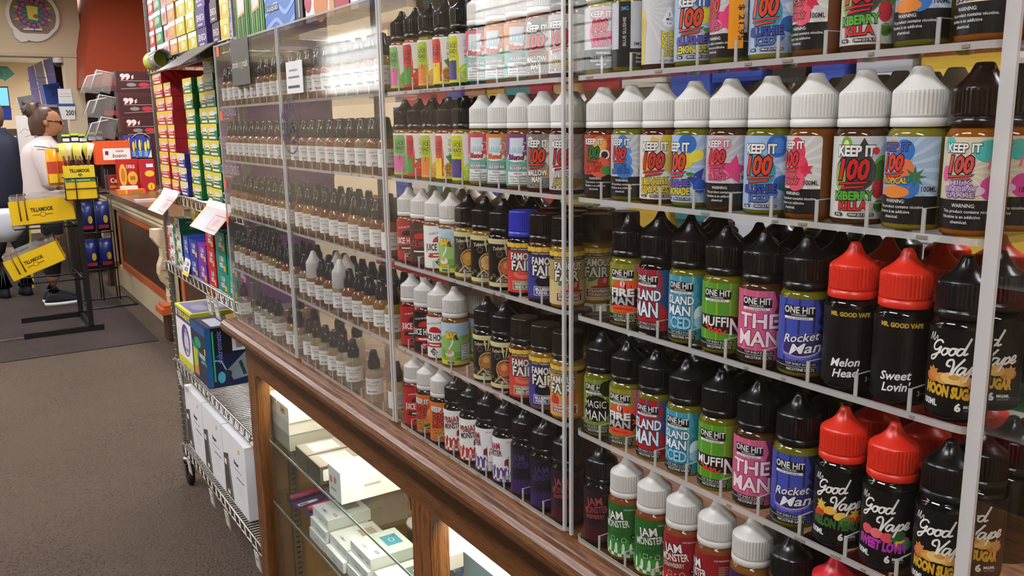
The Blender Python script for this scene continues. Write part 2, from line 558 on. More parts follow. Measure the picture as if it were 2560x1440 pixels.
# ------------------------------------------------------------------ ceiling lights (the room's own lamps and one added for brightness)
M_DIFF = mat('lamp_diffuser', '#f6f6ff', 0.6, emit=LIGHT_POWER)
M_LFRAME = mat('lamp_frame', '#e8e6e0', 0.5)
lights = [(-0.75, -0.9), (-0.75, 1.1), (-0.75, 3.1), (-0.75, 5.1), (-0.75, 7.1), (-0.75, 9.1), (1.6, 0.2), (1.6, 2.2), (1.6, 4.2), (1.6, 6.4), (1.0, 8.6), (-2.1, 4.6), (0.2, 12.6), (-1.2, 12.2)]  # the last entry is added to brighten the back room
for i, (x, y) in enumerate(lights):
    z = ZC if y < 11 else 2.42
    t = thing('ceiling_light', 'long white fluorescent ceiling light, %s in the row over the shop floor' % ORD[i], 'ceiling light', (x, y, z), group='ceiling lights')
    fr = MB()
    for sx in (-1, 1):
        fr.box(sx * 0.17 - 0.015, -0.62, -0.06, sx * 0.17 + 0.015, 0.62, -0.002)
        fr.box(-0.185, sx * 0.61 - 0.015, -0.06, 0.185, sx * 0.61 + 0.015, -0.002)
    fr.build('lamp_frame', M_LFRAME, t)
    MB().box(-0.153, -0.593, -0.05, 0.153, 0.593, -0.03).build('diffuser', M_DIFF, t)

# ------------------------------------------------------------------ oak glass counter
OAK_Y = wood_mat('oak_along', '#48270f', '#7a4b1f', 'Y', 4.2, 0.5, 0.06)
OAK_Z = wood_mat('oak_upright', '#4a290f', '#804f22', 'Z', 4.2, 0.5, 0.06)
M_TAN = mat('case_lining', '#c79a5c', 0.7, noise=0.08, nscale=90)
M_STEEL = mat('steel', '#9a978f', 0.3, metal=0.9)
M_GLASS = clear_mat('case_glass', (0.93, 0.96, 0.94), base=0.04, rough=0.01, grazing=0.6)
M_GEDGE = mat('glass_edge', '#8ea398', 0.25)
CY0, CY1 = -0.6, 2.42
cnt = thing('glass_counter', 'oak framed glass display counter carrying the clear bottle cases', 'display counter', (0.6, 1.0, 0.0))
cnt.location = (0, 0, 0)
prof = [(0.6, 0.9255), (0.592, 0.9295), (0.586, 0.9375), (0.584, 0.9475), (0.587, 0.9565), (0.594, 0.9625), (0.601, 0.9645), (0.603, 0.962), (0.605, 0.9645), (0.61, 0.965), (0.612, 0.9625), (0.614, 0.9655), (1.16, 0.9655), (1.16, 0.9255)]
MB().prism(prof, 'Y', CY0, CY1, smooth=False).build('countertop', OAK_Y, cnt)
FX = 0.64
rail = MB().box(FX, CY0, 0.824, FX + 0.04, 2.385, 0.930)
def fillet(y, z, sy, r=0.03):
    pts = [(y, z)]
    for k in range(7):
        q = PI / 2 * k / 6
        pts.append((y + sy * (r - r * math.sin(q)), z - (r - r * math.cos(q))))
    return pts
for yy, sy in ((2.31, -1), (1.345, 1), (1.268, -1), (0.21, 1)):
    rail.prism(fillet(yy, 0.825, sy), 'X', FX + 0.0005, FX + 0.04)
rail.build('front_rail', OAK_Y, cnt)
for ya, yb in ((2.31, 2.385), (1.268, 1.345), (0.135, 0.21)):
    bevel(MB().box(FX + 0.0005, ya, 0.0, FX + 0.04, yb, 0.840).build('post', OAK_Z, cnt), 0.004)
MB().box(FX + 0.002, CY0, 0.0, FX + 0.04, 2.31, 0.13).build('plinth', OAK_Y, cnt)
MB().box(FX + 0.04, 2.376, 0.0, 1.15, 2.40, 0.93, 0).build('end_panel', [M_TAN], cnt)
MB().box(1.12, CY0, 0.0, 1.15, 2.376, 0.93).build('back_panel', M_TAN, cnt)
MB().box(FX + 0.04, CY0, 0.10, 1.12, 2.376, 0.13).build('case_floor', M_TAN, cnt)
for ya, yb in ((1.345, 2.31), (0.21, 1.268)):
    MB().box(0.655, ya, 0.13, 0.659, yb, 0.83).build('glass_pane', M_GLASS, cnt)
for zs in (0.626, 0.440):
    sh = MB().box(0.668, CY0, zs - 0.006, 1.10, 2.372, zs).build('glass_shelf', M_GLASS, cnt)
    MB().box(0.6665, CY0, zs - 0.006, 0.668, 2.372, zs).build('shelf_edge', M_GEDGE, sh)
std = MB().box(0.735, 2.360, 0.15, 0.758, 2.376, 0.92)
for k in range(44):
    std.box(0.741, 2.3595, 0.16 + k * 0.017, 0.753, 2.3605, 0.166 + k * 0.017, 1)
std.build('slotted_standard', [M_STEEL, mat('slot_dark', '#1c1a18', 0.6)], cnt)
lamp = MB().box(0.69, 0.25, 0.885, 0.73, 2.3, 0.915).build('lamp_housing', M_STEEL, cnt)
MB().box(0.693, 0.26, 0.879, 0.727, 2.29, 0.886).build('lamp_tube', mat('case_lamp', '#fff4e2', 0.5, emit=CASE_POWER), lamp)

# ------------------------------------------------------------------ four clear acrylic cases
M_ACR = clear_mat('acrylic_sheet', (0.975, 0.975, 0.965), base=0.02, rough=0.012, grazing=0.8)
M_ACRH = clear_mat('acrylic_sheet_glare_veil', (0.97, 0.965, 0.95), base=0.04, rough=0.05, grazing=0.8, haze=0.02)  # same acrylic; pale diffuse mixed in imitates the glare veil on the far cases
M_AEDGE = clear_mat('acrylic_edge', (0.9, 0.89, 0.87), base=0.06, rough=0.15, haze=0.55)
M_ATAB = clear_mat('acrylic_tab', (0.9, 0.89, 0.87), base=0.06, rough=0.15, haze=0.5)
M_EDGE_REFL = mat('painted_edge_reflections', '#8a8177', 0.5)
SH = [0.972, 1.117, 1.266, 1.411, 1.552]       # shelf tops, bottom first
TOPZ = 1.705
XF, XBK = 0.62, 0.845
CASES = [(0.322, 0.826), (0.836, 1.348), (1.354, 1.872), (1.878, 2.395)]
CNAME = ['nearest clear case', 'second clear case', 'third clear case', 'farthest clear case']
SNAME = ['bottom shelf', 'fourth shelf down', 'third shelf down', 'second shelf down', 'top shelf']

def rounded_shelf(x0, x1, y0, y1, r=0.012, n=4):
    p = []
    for cx, cy, a0 in ((x1 - r, y0 + r, -90), (x1 - r, y1 - r, 0), (x0 + r, y1 - r, 90), (x0 + r, y0 + r, 180)):
        for k in range(n + 1):
            q = math.radians(a0 + 90 * k / n); p.append((cx + r * math.cos(q), cy + r * math.sin(q)))
    return p

for ci, (ya, yb) in enumerate(CASES):
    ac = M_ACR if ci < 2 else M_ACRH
    t = thing('acrylic_case', '%s of the row on the oak counter' % ('clear acrylic bottle case, ' + ['nearest', 'second nearest', 'third', 'farthest'][ci]), 'display case', (0, 0, 0), group='clear acrylic bottle cases')
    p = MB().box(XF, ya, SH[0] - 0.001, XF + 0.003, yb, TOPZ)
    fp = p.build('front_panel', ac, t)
    for y in (ya, yb - 0.0045):
        MB().box(XF + 0.003, y, SH[0], XBK, y + 0.0045, TOPZ).build('side_panel', M_ACR, t)
        wd = 0.0105 if (ci == 0 and y == ya) else 0.0045
        e = MB().box(XF - 0.0015, y + 0.0045 - wd, SH[0], XF + 0.0022, y + 0.0045, TOPZ)
        e.build('upright_edge', M_AEDGE, t)
    MB().box(XF, ya, TOPZ, XBK, yb, TOPZ + 0.004).build('top_panel', M_ACR, t)
    MB().box(XF - 0.001, ya, TOPZ, XF + 0.001, yb, TOPZ + 0.004).build('top_edge', M_AEDGE, t)
    ncol = 10
    for si, z in enumerate(SH):
        th = 0.0055
        sh = MB().prism(rounded_shelf(XF + 0.0035, XBK, ya + 0.005, yb - 0.005), 'Z', z - th, z, 0).build('shelf', M_ACR, t)
        e = MB()
        q = rounded_shelf(XF + 0.003, XBK, ya + 0.0045, yb - 0.0045)
        q = q[10:] if False else q
        # bright polished front edge following the rounded corners
        arc = q[10:15] + q[15:20]
        for k in range(len(arc) - 1):
            (xa, y2), (xb, y3) = arc[k], arc[k + 1]
            e.add([(xa, y2, z - th), (xb, y3, z - th), (xb, y3, z), (xa, y2, z)], [(0, 1, 2, 3)])
            e.add([(xa, y2, z + 0.0003), (xb, y3, z + 0.0003), (xb + 0.0016, y3, z + 0.0003), (xa + 0.0016, y2, z + 0.0003)], [(0, 1, 2, 3)])
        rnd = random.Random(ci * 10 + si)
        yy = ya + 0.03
        while yy < yb - 0.03:                                   # faint dark dashes painted on to imitate reflections in the edge
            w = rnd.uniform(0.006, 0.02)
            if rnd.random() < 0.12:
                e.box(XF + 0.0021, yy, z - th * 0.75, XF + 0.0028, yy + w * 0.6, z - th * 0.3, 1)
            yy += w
        e.build('shelf_edge', [M_AEDGE, M_EDGE_REFL], sh)
        for k in range(1, ncol):
            yd = ya + 0.006 + (yb - ya - 0.012) * k / ncol
            d = MB().box(XF + 0.004, yd - 0.0012, z, XF + 0.06, yd + 0.0012, z + 0.019, 0)
            d.box(XF + 0.0034, yd - 0.0016, z, XF + 0.0046, yd + 0.0016, z + 0.0195, 1)
            d.box(XF + 0.004, yd - 0.0005, z + 0.0188, XF + 0.05, yd + 0.0005, z + 0.0196, 1)
            d.build('divider', [M_ACR, M_ATAB], sh)
# ------------------------------------------------------------------ bottle shapes
BR = 0.0224                                    # body radius of the big bottles
def shoulder(r, h):
    return [(r * 0.90, 0.0), (r * 0.98, 0.0012), (r, 0.0035), (r, h - 0.009), (r * 0.97, h - 0.005), (r * 0.88, h - 0.0015), (r * 0.80, h), (r * 0.80, h + 0.002)]
BODY = MB().lathe(shoulder(BR, 0.080), 28).mesh('bottle_body', [None])
RC = 0.0207
CAPB = [(RC * 0.98, 0.0805), (RC, 0.0815), (RC, 0.0868), (RC * 0.965, 0.0871), (RC * 0.965, 0.0878), (RC * 0.99, 0.0882), (RC * 0.985, 0.0900), (RC * 0.985, 0.1065), (RC * 0.965, 0.1085)]
CAP_CONE = MB().lathe(CAPB + [(RC * 0.86, 0.1104), (RC * 0.64, 0.1136), (RC * 0.46, 0.1170), (RC * 0.33, 0.1208), (RC * 0.245, 0.1248), (RC * 0.19, 0.1272), (RC * 0.12, 0.128)], 80, rib=(6, 8, 0.0006)).mesh('cap', [None])
CAP_BLUNT = MB().lathe(CAPB + [(RC * 0.90, 0.1100), (RC * 0.66, 0.1148), (RC * 0.46, 0.1200), (RC * 0.36, 0.1246), (RC * 0.32, 0.1262), (RC * 0.26, 0.127)], 80, rib=(6, 8, 0.0006)).mesh('cap_blunt', [None])
CAP_FLAT = MB().lathe([(RC * 0.98, 0.0805), (RC, 0.0815), (RC, 0.0868), (RC * 0.965, 0.0871), (RC * 0.965, 0.0878), (RC * 0.99, 0.0882), (RC * 0.985, 0.0900), (RC * 0.955, 0.1135), (RC * 0.93, 0.115), (RC * 0.85, 0.1156)], 80, rib=(6, 7, 0.0006)).mesh('cap_flat', [None])
# 30 ml dropper bottles
SR = 0.0168
BODY_S = MB().lathe([(SR * 0.92, 0), (SR, 0.002), (SR, 0.053), (SR * 0.93, 0.058), (SR * 0.66, 0.0625), (SR * 0.60, 0.066)], 20).mesh('small_body', [None])
CAP_S = MB().lathe([(SR * 0.70, 0.0635), (SR * 0.72, 0.0645), (SR * 0.72, 0.079), (SR * 0.66, 0.0815), (SR * 0.52, 0.086), (SR * 0.44, 0.095), (SR * 0.36, 0.0995), (SR * 0.2, 0.1005)], 12).mesh('small_cap', [None])
CAP_SW = MB().lathe([(SR * 0.98, 0.0535), (SR, 0.0545), (SR, 0.086), (SR * 0.97, 0.088), (SR * 0.6, 0.098), (SR * 0.30, 0.110), (SR * 0.18, 0.1125)], 20).mesh('small_tall_cap', [None])

CAPM = {
    'white': mat('cap_white', '#e6e4de', 0.35),
    'frost': mat('cap_frosted', '#d5d2cd', 0.3),
    'black': mat('cap_black', '#0d0d0f', 0.25),
    'brown': mat('cap_dark_brown', '#1e100a', 0.22),
    'red': mat('cap_red', '#e0301c', 0.32),
    'crimson': mat('cap_crimson', '#d01f2e', 0.3),
    'blue': mat('cap_blue', '#2b34b8', 0.35),
    'amber': mat('cap_smoke', '#221d19', 0.2),
    'cyan': mat('cap_slate', '#3a4450', 0.25),
}
LIQ = {k: liquid_mat('liquid_' + k, c, t) for k, (c, t) in {
    'amber': ('#9a5616', 0.5), 'olive': ('#8f8a1e', 0.5), 'maroon': ('#5a2410', 0.4), 'yellow': ('#c2b43c', 0.6), 'brown': ('#5e3a1a', 0.45),
    'orange': ('#c0711a', 0.5), 'smoke': ('#191512', 0.2), 'black': ('#0b0b0b', 0.02), 'red': ('#8e1a18', 0.35), 'tan': ('#a5682c', 0.5),
    'clear': ('#e0dbc8', 0.8), 'pale': ('#d9cb98', 0.75), 'gold': ('#c8983a', 0.6), 'rust': ('#a85a2c', 0.5), 'pinkish': ('#c87a6c', 0.55)}.items()}

# ------------------------------------------------------------------ label designs (millimetres, as seen; 0 = the side turned to the shopper)
WARN = ['WARNING:', 'This product contains nicotine.', 'Nicotine is an addictive', 'chemical.']
INK = '#1d1b1c'
def hundred(L, u, v, h, col, dark=INK, k=1.0):
    w = h * 1.55 * k
    L.text('100', u, v, h, col, w=w, out=dark, bold=0.04, shear=0.18, ow=0.05)
    for j, (dv, sc) in enumerate(((-h * 0.20, 0.95), (-h * 0.42, 0.75))):
        a = w * 0.52 * sc
        L.poly([(u - a * 1.06, v + dv - h * 0.17), (u + a * 0.9, v + dv - h * 0.02), (u + a * 1.12, v + dv + h * 0.13), (u - a * 0.95, v + dv + h * 0.02)], dark)
        L.poly([(u - a, v + dv - h * 0.12), (u + a * 0.86, v + dv), (u + a, v + dv + h * 0.09), (u - a * 0.9, v + dv)], col)

def rays(L, u, v, col, a0=-60, a1=60, n=7, r=60):
    for k in range(n):
        a = math.radians(a0 + (a1 - a0) * (k + 0.25) / n); b = math.radians(a0 + (a1 - a0) * (k + 0.6) / n)
        L.poly([(u, v), (u + r * math.cos(a), v + r * math.sin(a)), (u + r * math.cos(b), v + r * math.sin(b))], col)

def d_keep(bg, ray, hcol, name, nc, art, kc='#f3f1ec', u=-12, edge=24, kout=INK):
    """half picture, half black warning panel"""
    L = Ink()
    rays(L, u, 48, ray)
    L.rect(-45, 5, edge, 27, '#1b1a19')
    for a in art:
        getattr(L, a[0])(*a[1:])
    L.text('KEEP IT', u, 62, 6.2, kc, w=25, out=kout, bold=0.04, ow=0.05)
    hundred(L, u - 1, 47, 12, hcol)
    for j, t in enumerate(name):
        q3 = len(name) > 2
        L.text(t, u, (38.0 - j * 4.6) if q3 else (36.5 - j * 6.0), 3.5 if q3 else 4.6, nc, w=min(24, 4.1 * len(t)), out=INK, bold=0.035, ow=0.05, rot=2)
    L.text('100ML', edge - 2.0, 30.5, 4.2, '#2a2624', w=12, al='R')
    L.text(WARN[0], u + 3, 21.5, 2.7, '#efeeea', w=16)
    for j, t in enumerate(WARN[1:]):
        L.text(t, u - 12 + (7 if j == 2 else 0), 17.4 - j * 4.0, 2.3, '#e8e7e3', w=[37, 27, 12][j], al='L')
    return bg, L, (-45, edge)

def d_keepfull(bg, ray, hcol, name, nc, art, u=-6, kc='#f3f1ec', edge=34, foot='#3b2a20'):
    L = Ink()
    rays(L, u, 42, ray)
    for a in art:
        getattr(L, a[0])(*a[1:])
    L.text('KEEP IT', u, 57, 8.2, kc, w=30, out=INK, bold=0.045, ow=0.05)
    hundred(L, u - 1, 38, 16, hcol)
    for j, t in enumerate(name):
        L.text(t, u, 21 - j * 8.4, 6.8, nc[j % len(nc)], w=min(32, 4.7 * len(t)), out=INK, bold=0.045, ow=0.055, rot=2)
    L.rect(u - 16, 7.2, u - 8, 10, foot, 1.2).text('3mg', u - 12, 7.7, 1.8, '#ffffff')
    L.rect(u - 4, 7.2, u + 17, 10, foot, 1.2).text('100ml (3.3 FL OZ)', u + 6.5, 7.7, 1.8, '#ffffff', w=19)
    return bg, L, (-45, edge)

def d_onehit(bg, sec, name, style='plain'):
    L = Ink()
    L.poly([(10, 73), (14, 60), (11, 52), (18, 44), (15, 34), (22, 20), (18, 5), (50, 5), (50, 73)], sec)
    L.ell(21, 58, 5, 8, sec); L.ell(14, 40, 4, 6, sec)
    for k in range(3):
        L.rect(-20 + k * 13.2, 5, -18.2 + k * 13.2, 73, bg[1])
    body, light, dark = bg
    u = -5
    L.poly([(u - 16, 57), (u + 13, 57), (u + 13, 66.5), (u - 16, 67)], INK)
    L.text('ONE HIT', u - 1.5, 60, 6, '#f6f6f2', w=28, bold=0.02)
    L.text('WONDER', u - 1.5, 57.6, 1.5, '#f6f6f2', w=14)
    L.rect(u - 15, 54.2, u + 11, 56.6, '#f4f4f0'); L.text('LOS ANGELES', u - 2, 54.7, 1.4, '#222222', w=19)
    name(L, u)
    L.rect(-40, 5, 11, 9.8, INK); L.rect(-40, 9.8, 11.3, 10.2, '#cfcfcb')
    L.text('NICOTINE SALTS', -3, 6.2, 2.5, '#f2f2ee', w=25)
    L.rect(-40, 10.8, 12, 14.4, INK); L.text('TOP SHELF E-LIQUID', -3, 11.6, 2.0, '#e8e8e4', w=28)
    return body, L, (-45, 45)

def n_fire(L, u):
    L.ell(u, 34, 21, 17, '#1a1516'); L.ell(u + 3, 48, 17, 5.5, '#f0532a'); L.ell(u, 50, 3, 3.5, '#dfe3ea')
    L.text('FIRE', u - 1, 36, 8.5, '#f1f1ee', w=29, bold=0.04, out='#6a6a6a')
    L.text('MAN', u - 1, 26, 8.5, '#b9bcbd', w=29, bold=0.04, out='#1a1516')
    L.ell(u, 21, 17, 4.5, '#ef4f2e'); L.text('PREMIUM E-LIQUID', u, 20, 1.9, '#201818', w=22)
    L.star(u + 21, 34, 7, '#f0532a', 6, 0.4)
def n_island(L, u):
    L.rect(-40, 14.4, 40, 18.5, '#c01c28')
    L.text('ISLAND', u - 2, 39, 11, '#eef5fb', w=37, out='#16324f', bold=0.03)
    L.text('MAN', u - 3, 20.5, 16, '#eef5fb', w=33, out='#16324f', bold=0.03)
def n_iced(L, u):
    L.ell(u + 22, 32, 8, 10, '#e6f2fa'); L.ell(u + 24, 24, 10, 7, '#9ccbe6')
    L.text('ISLAND', u - 2, 43, 8.6, '#eef5fb', w=32, out='#123c5c', bold=0.03)
    L.text('MAN', u - 3, 31, 10, '#eef5fb', w=27, out='#123c5c', bold=0.03)
    L.text('ICED', u - 2, 17, 12, '#8fd0e6', w=27, out='#1c4f7c', bold=0.04)
def n_muffin(L, u):
    L.poly([(-40, 40), (u + 14, 40), (u + 28, 36), (u + 30, 20), (u + 14, 22), (-40, 27)], INK)
    L.text('MUFFI', u - 4, 29, 9.5, '#f5f5f1', w=30, bold=0.02)
    L.text('N', u + 18, 21, 16.5, '#f5f5f1', w=11, bold=0.02)
    L.curve([(u - 13, 27), (u - 11, 30), (u - 9, 24), (u - 6, 28), (u - 5, 23), (u - 1, 27), (u, 22.5), (u + 3, 26.5), (u + 5, 22), (u + 9, 25)], 1.6, '#e8402c')
def n_the(L, u):
    L.text('THE', u + 1, 37, 13.5, '#f8e6e6', w=39, out='#8e2450', bold=0.025, ow=0.035)
    L.text('MAN', u + 1, 19, 14.5, '#f8e6e6', w=41, out='#8e2450', bold=0.025, ow=0.035)
def n_rocket(L, u):
    L.ell(u + 4, 29, 22, 12, '#7a6cc8', 14); L.ell(u + 4, 30, 20, 10.5, '#3a2f6e', 14)
    L.text('Rocket', u + 2, 34, 7.5, '#f3f3fb', w=34, out=INK, bold=0.015, shear=0.35, rot=8, ow=0.035)
    L.text('Man', u + 6, 23.5, 9, '#f3f3fb', w=30, out=INK, bold=0.015, shear=0.35, rot=8, ow=0.035)
    L.curve([(u - 14, 22), (u, 19.5), (u + 14, 22.5), (u + 24, 29)], 0.8, '#d8d6f2')
def n_magic(L, u):
    L.ell(u + 14, 62, 9, 10, '#15160f'); L.ell(u, 36, 18, 17, '#12130f')
    for a, b in ((12, 50), (18, 36), (14, 25), (-6, 52)):
        L.star(u + a, b, 1.8, '#f4f4e0', 4, 0.2)
    L.text('MAGIC', u - 1, 37, 9, '#f5f5ef', w=29, bold=0.0, out=INK)
    L.text('MAN', u - 1, 21, 12.5, '#f5f5ef', w=28, bold=0.0, out=INK)

GLY = {
    'G': ([(0.78, 0.95), (0.6, 1.15), (0.3, 1.1), (0.1, 0.75), (0.2, 0.42), (0.5, 0.42), (0.72, 0.66), (0.6, 0.15), (0.38, -0.32), (0.1, -0.38), (0.08, -0.15), (0.4, 0.02), (0.85, 0.3)], 0.85),
    'o': ([(0.36, 0.55), (0.12, 0.52), (0.02, 0.22), (0.2, 0.02), (0.42, 0.2), (0.38, 0.52), (0.62, 0.44)], 0.52),
    'd': ([(0.42, 0.5), (0.14, 0.52), (0.02, 0.2), (0.2, 0.02), (0.42, 0.26), (0.66, 1.3), (0.48, 0.35), (0.52, 0.06), (0.75, 0.16)], 0.75),
    'V': ([(0.3, 0.62), (0.06, 0.7), (0.05, 1.0), (0.3, 1.1), (0.45, 0.75), (0.46, 0.0), (0.66, 0.55), (1.0, 1.15)], 0.78),
    'a': ([(0.42, 0.5), (0.14, 0.52), (0.02, 0.2), (0.18, 0.02), (0.4, 0.3), (0.46, 0.5), (0.44, 0.1), (0.54, 0.03), (0.68, 0.2)], 0.64),
    'p': ([(0.0, 0.18), (0.2, 0.52), (0.02, -0.5), (0.2, 0.3), (0.44, 0.52), (0.5, 0.22), (0.26, 0.04), (0.58, 0.16)], 0.56),
    'e': ([(0.0, 0.16), (0.3, 0.28), (0.38, 0.48), (0.2, 0.55), (0.06, 0.22), (0.22, 0.02), (0.5, 0.16)], 0.5),
    'M': ([(0.0, 0.0), (0.2, 0.95), (0.35, 0.05), (0.6, 0.98), (0.65, 0.05), (0.8, 0.1)], 0.82),
    'r': ([(0.0, 0.1), (0.18, 0.55), (0.3, 0.45), (0.3, 0.1), (0.45, 0.1)], 0.45)}
def script(L, s, u, v, h, col, wd, slope=0.12):
    x = 0
    for ch in s:
        pts, adv = GLY[ch]
        q = [(u + (x + a + b * 0.22) * h, v + (b + (x + a) * slope) * h) for a, b in pts]
        n = len(q)
        L.curve(q, wd, col, 6)
        x += adv

def d_goodvape(kind):
    L = Ink()
    L.rect(-45, 5, 45, 73, '#0e0e0e')
    if kind in ('face1', 'face2'):
        nm = {'face1': ('Melon', 'Head'), 'face2': ('Sweet', "Lovin'")}[kind]
        L.text('MR. GOOD VAPE', -4, 66, 3.6, '#c8a53a', w=34, bold=0.05)
        L.text(nm[0], -6, 22, 7, '#f3f1ee', w=25, bold=0.02, shear=0.3, rot=5, out='#3a2f3c')
        L.text(nm[1], -5, 12.5, 7, '#f3f1ee', w=23, bold=0.02, shear=0.3, rot=5, out='#3a2f3c')
        L.text('3', 13, 9, 4, '#eeeeea'); L.text('mg/ml', 17, 10, 1.3, '#bbbbb8')
        return '#0e0e0e', L, (-45, 45)
    fl = {'moon': ('MOON SUGAR', '#d9a92c'), 'melon': ('MELON HEAD', '#3d6a34'), 'sweet': ('SWEET LOVIN', '#b53ba8')}[kind]
    if kind == 'moon':
        for a, b, c in ((-17, 34, '#c9793e'), (16, 31, '#c8813f'), (-8, 34, '#dfa04a'), (6, 34, '#e5ae55')):
            L.ell(a, b, 7, 4.5, c)
        L.ell(-1, 35, 9, 4.8, '#f0c878'); L.ell(0, 36, 4, 2, '#d99a4e'); L.star(-17, 37, 6, '#d58a45', 7, 0.6); L.star(17, 33, 6, '#cf9a58', 7, 0.6)
    elif kind == 'melon':
        for a, b, c in ((-15, 34, '#e8a33a'), (-6, 36, '#f0b94a'), (3, 32, '#f2c45a'), (12, 31, '#e07a30'), (8, 28, '#5a8f3c'), (17, 29, '#d8482c'), (-17, 31, '#c8442c')):
            L.ell(a, b, 6, 4, c, 15)
        L.star(-15, 40, 6, '#e3c04c', 6, 0.5); L.star(16, 35, 6, '#e4b544', 6, 0.5)
    else:
        for a, b, c in ((-15, 35, '#e05a68'), (-6, 34, '#e86f74'), (3, 32, '#e5545c'), (11, 33, '#3f7a3c'), (17, 29, '#d84a90'), (14, 27, '#e8c23c'), (20, 26, '#40a060')):
            L.ell(a, b, 5.5, 4.5, c, 10)
        L.ell(12, 35, 6, 5, '#2f6a34')
    L.text(fl[0], -2, 20, 8, fl[1], w=42, bold=0.07, rot=-3)
    L.text('100ML', -18, 11, 5, '#eeeeea', w=14, bold=0.03)
    L.text('6' if kind != 'moon3' else '3', 4, 9.5, 6, '#eeeeea', bold=0.05); L.text('MG/ML', 13, 12, 2.4, '#eeeeea', w=10, bold=0.04); L.text('NICOTINE', 13, 9.6, 1.4, '#aaaaa6', w=9)
    script(L, 'Mr', -23, 62, 7, '#e9e7e2', 0.6, 0.1)
    script(L, 'Good', -20, 51, 10.5, '#f3f1ec', 1.5)
    script(L, 'Vape', -8, 37, 11.5, '#f3f1ec', 1.6)
    return '#0e0e0e', L, (-45, 45)

def d_jam(bg, low, flavour, fc, white=False, dim=False, side=False):
    L = Ink()
    tc = '#f2f2ee' if not dim else fc
    if white:
        tc = '#a02428'
    L.rect(-45, 5, 45, 24, low)
    for k in range(-6, 7):
        L.ell(k * 6.5, 22 + (k % 2) * 2, 2.6, 6 - (k % 3), low)
    if not dim:
        for i in range(-5, 6):
            for j in range(2):
                if (i + j) % 2:
                    L.rect(i * 5, 6 + j * 4, i * 5 + 5, 10 + j * 4, '#e8eee2' if not white else '#f4ece8')
        for k in range(-4, 5):
            L.ell(k * 9 + 2, 17, 1.8, 7, '#eef0ea')
    L.text('0.6% NICOTINE', 10, 67, 1.8, tc, w=16)
    u = -8 if not side else -22
    pre = 'PB&' if white else ''
    L.text(pre + 'JAM', u - 1, 53.5, 10, tc, w=22 if not white else 31, bold=0.02, rot=9, out=None if white or dim else INK, ow=0.03)
    L.text('MONSTER', u + 1, 43.5, 8.6, '#4a2c24' if white else tc, w=33, bold=0.02, rot=9)
    if flavour:
        L.text(flavour, u, 36, 5, fc, w=min(26, 3.2 * len(flavour)), bold=0.03, rot=6, out=INK if not dim else None)
    if white:
        L.ell(4, 37, 5.5, 5.5, '#7d1f22'); L.rect(-1.5, 31, 0.5, 38, '#7d1f22'); L.rect(3, 29, 5.4, 38, '#7d1f22'); L.rect(7.4, 31, 9.2, 38, '#7d1f22')
    elif not dim:
        L.ell(14, 33, 4, 3.5, INK); L.text('6', 13, 31.8, 2.4, '#f2f2ee'); L.text('MG', 15.6, 31.8, 1.4, '#f2f2ee')
        L.rect(-14, 26, -9, 31, bg); L.stroke([(-14, 26), (-9, 26), (-9, 31), (-14, 31), (-14, 26)], 0.5, '#e6efe4')
        L.text('+', -5, 27, 3, '#e6efe4'); L.stroke([(0, 26), (5, 26), (5, 30), (2.5, 32), (0, 30), (0, 26)], 0.5, '#e6efe4')
    if side:
        L.rect(4, 8, 40, 46, '#f4f2ee'); L.rect(4, 8, 4.6, 46, INK)
        for j, t in enumerate(['WARNING:', 'This product', 'contains', 'nicotine.', 'Nicotine is an', 'addictive', 'chemical.']):
            L.text(t, 20, 39 - j * 5.2, 3.4, INK, bold=0.015)
        for j in range(4):
            L.text('WARNING THIS PRODUCT CONTAINS', 20, 60 - j * 2.6, 1.3, '#e8d9c8', w=26)
    return bg, L, (-45, 45)

def d_fair(main, pic, name, plaque, pt):
    L = Ink()
    L.rect(-45, 66, 45, 73, '#b98f2c')
    for k in range(-5, 6):
        L.ell(k * 9, 70, 4.5, 3.5, '#e9c24c')
    L.rect(-45, 62.5, 45, 66.5, '#221c1c'); L.text('AWARD WINNING FLAVORS', -1, 63.4, 2.2, '#e9e3d2', w=40)
    pic(L)
    L.text('FAMOUS', -2, 50, 9.5, '#efece4', w=36, bold=0.035, out=INK, ow=0.06)
    L.text('FAIR', -3, 36, 12.5, '#efece4', w=32, bold=0.035, out=INK, ow=0.06)
    L.rect(-17, 9, 18, 21, '#efe8d2'); L.rect(-16.2, 9.8, 17.2, 20.2, plaque)
    L.text(name[0], 0.5, 15.6, 3.4, pt, w=30, bold=0.05); L.text(name[1], 0.5, 11, 3.4, pt, w=28, bold=0.05)
    return main, L, (-45, 45)
def p_slush(L):
    L.rect(-45, 5, 45, 34, '#d8463c'); L.ell(0, 30, 16, 6, '#ee7a66'); L.ell(-2, 34, 10, 5, '#e25a4a')
    for k in range(8):
        L.poly([(6 + k * 0.2, 34 + k * 3), (10 + k * 0.2, 35 + k * 3), (10 + k * 0.2, 38 + k * 3), (6 + k * 0.2, 37 + k * 3)], '#f4efe9' if k % 2 else '#d02a30')
def p_blue(L):
    L.rect(-45, 5, 45, 33, '#3c3d8e'); L.ell(2, 28, 17, 8, '#15131f'); L.ell(-4, 34, 5, 2, '#e9e6f0'); L.star(8, 35, 5, '#f0edf4', 7, 0.4)
def p_cake(L):
    L.rect(-45, 5, 45, 36, '#d9c088'); L.ell(6, 29, 8, 9, '#d8353a', -20); L.ell(8, 31, 3, 4, '#f09a90', -20); L.ell(-8, 33, 7, 2.5, '#3f8a4a', 20); L.ell(4, 22, 15, 3, '#a83a2e')
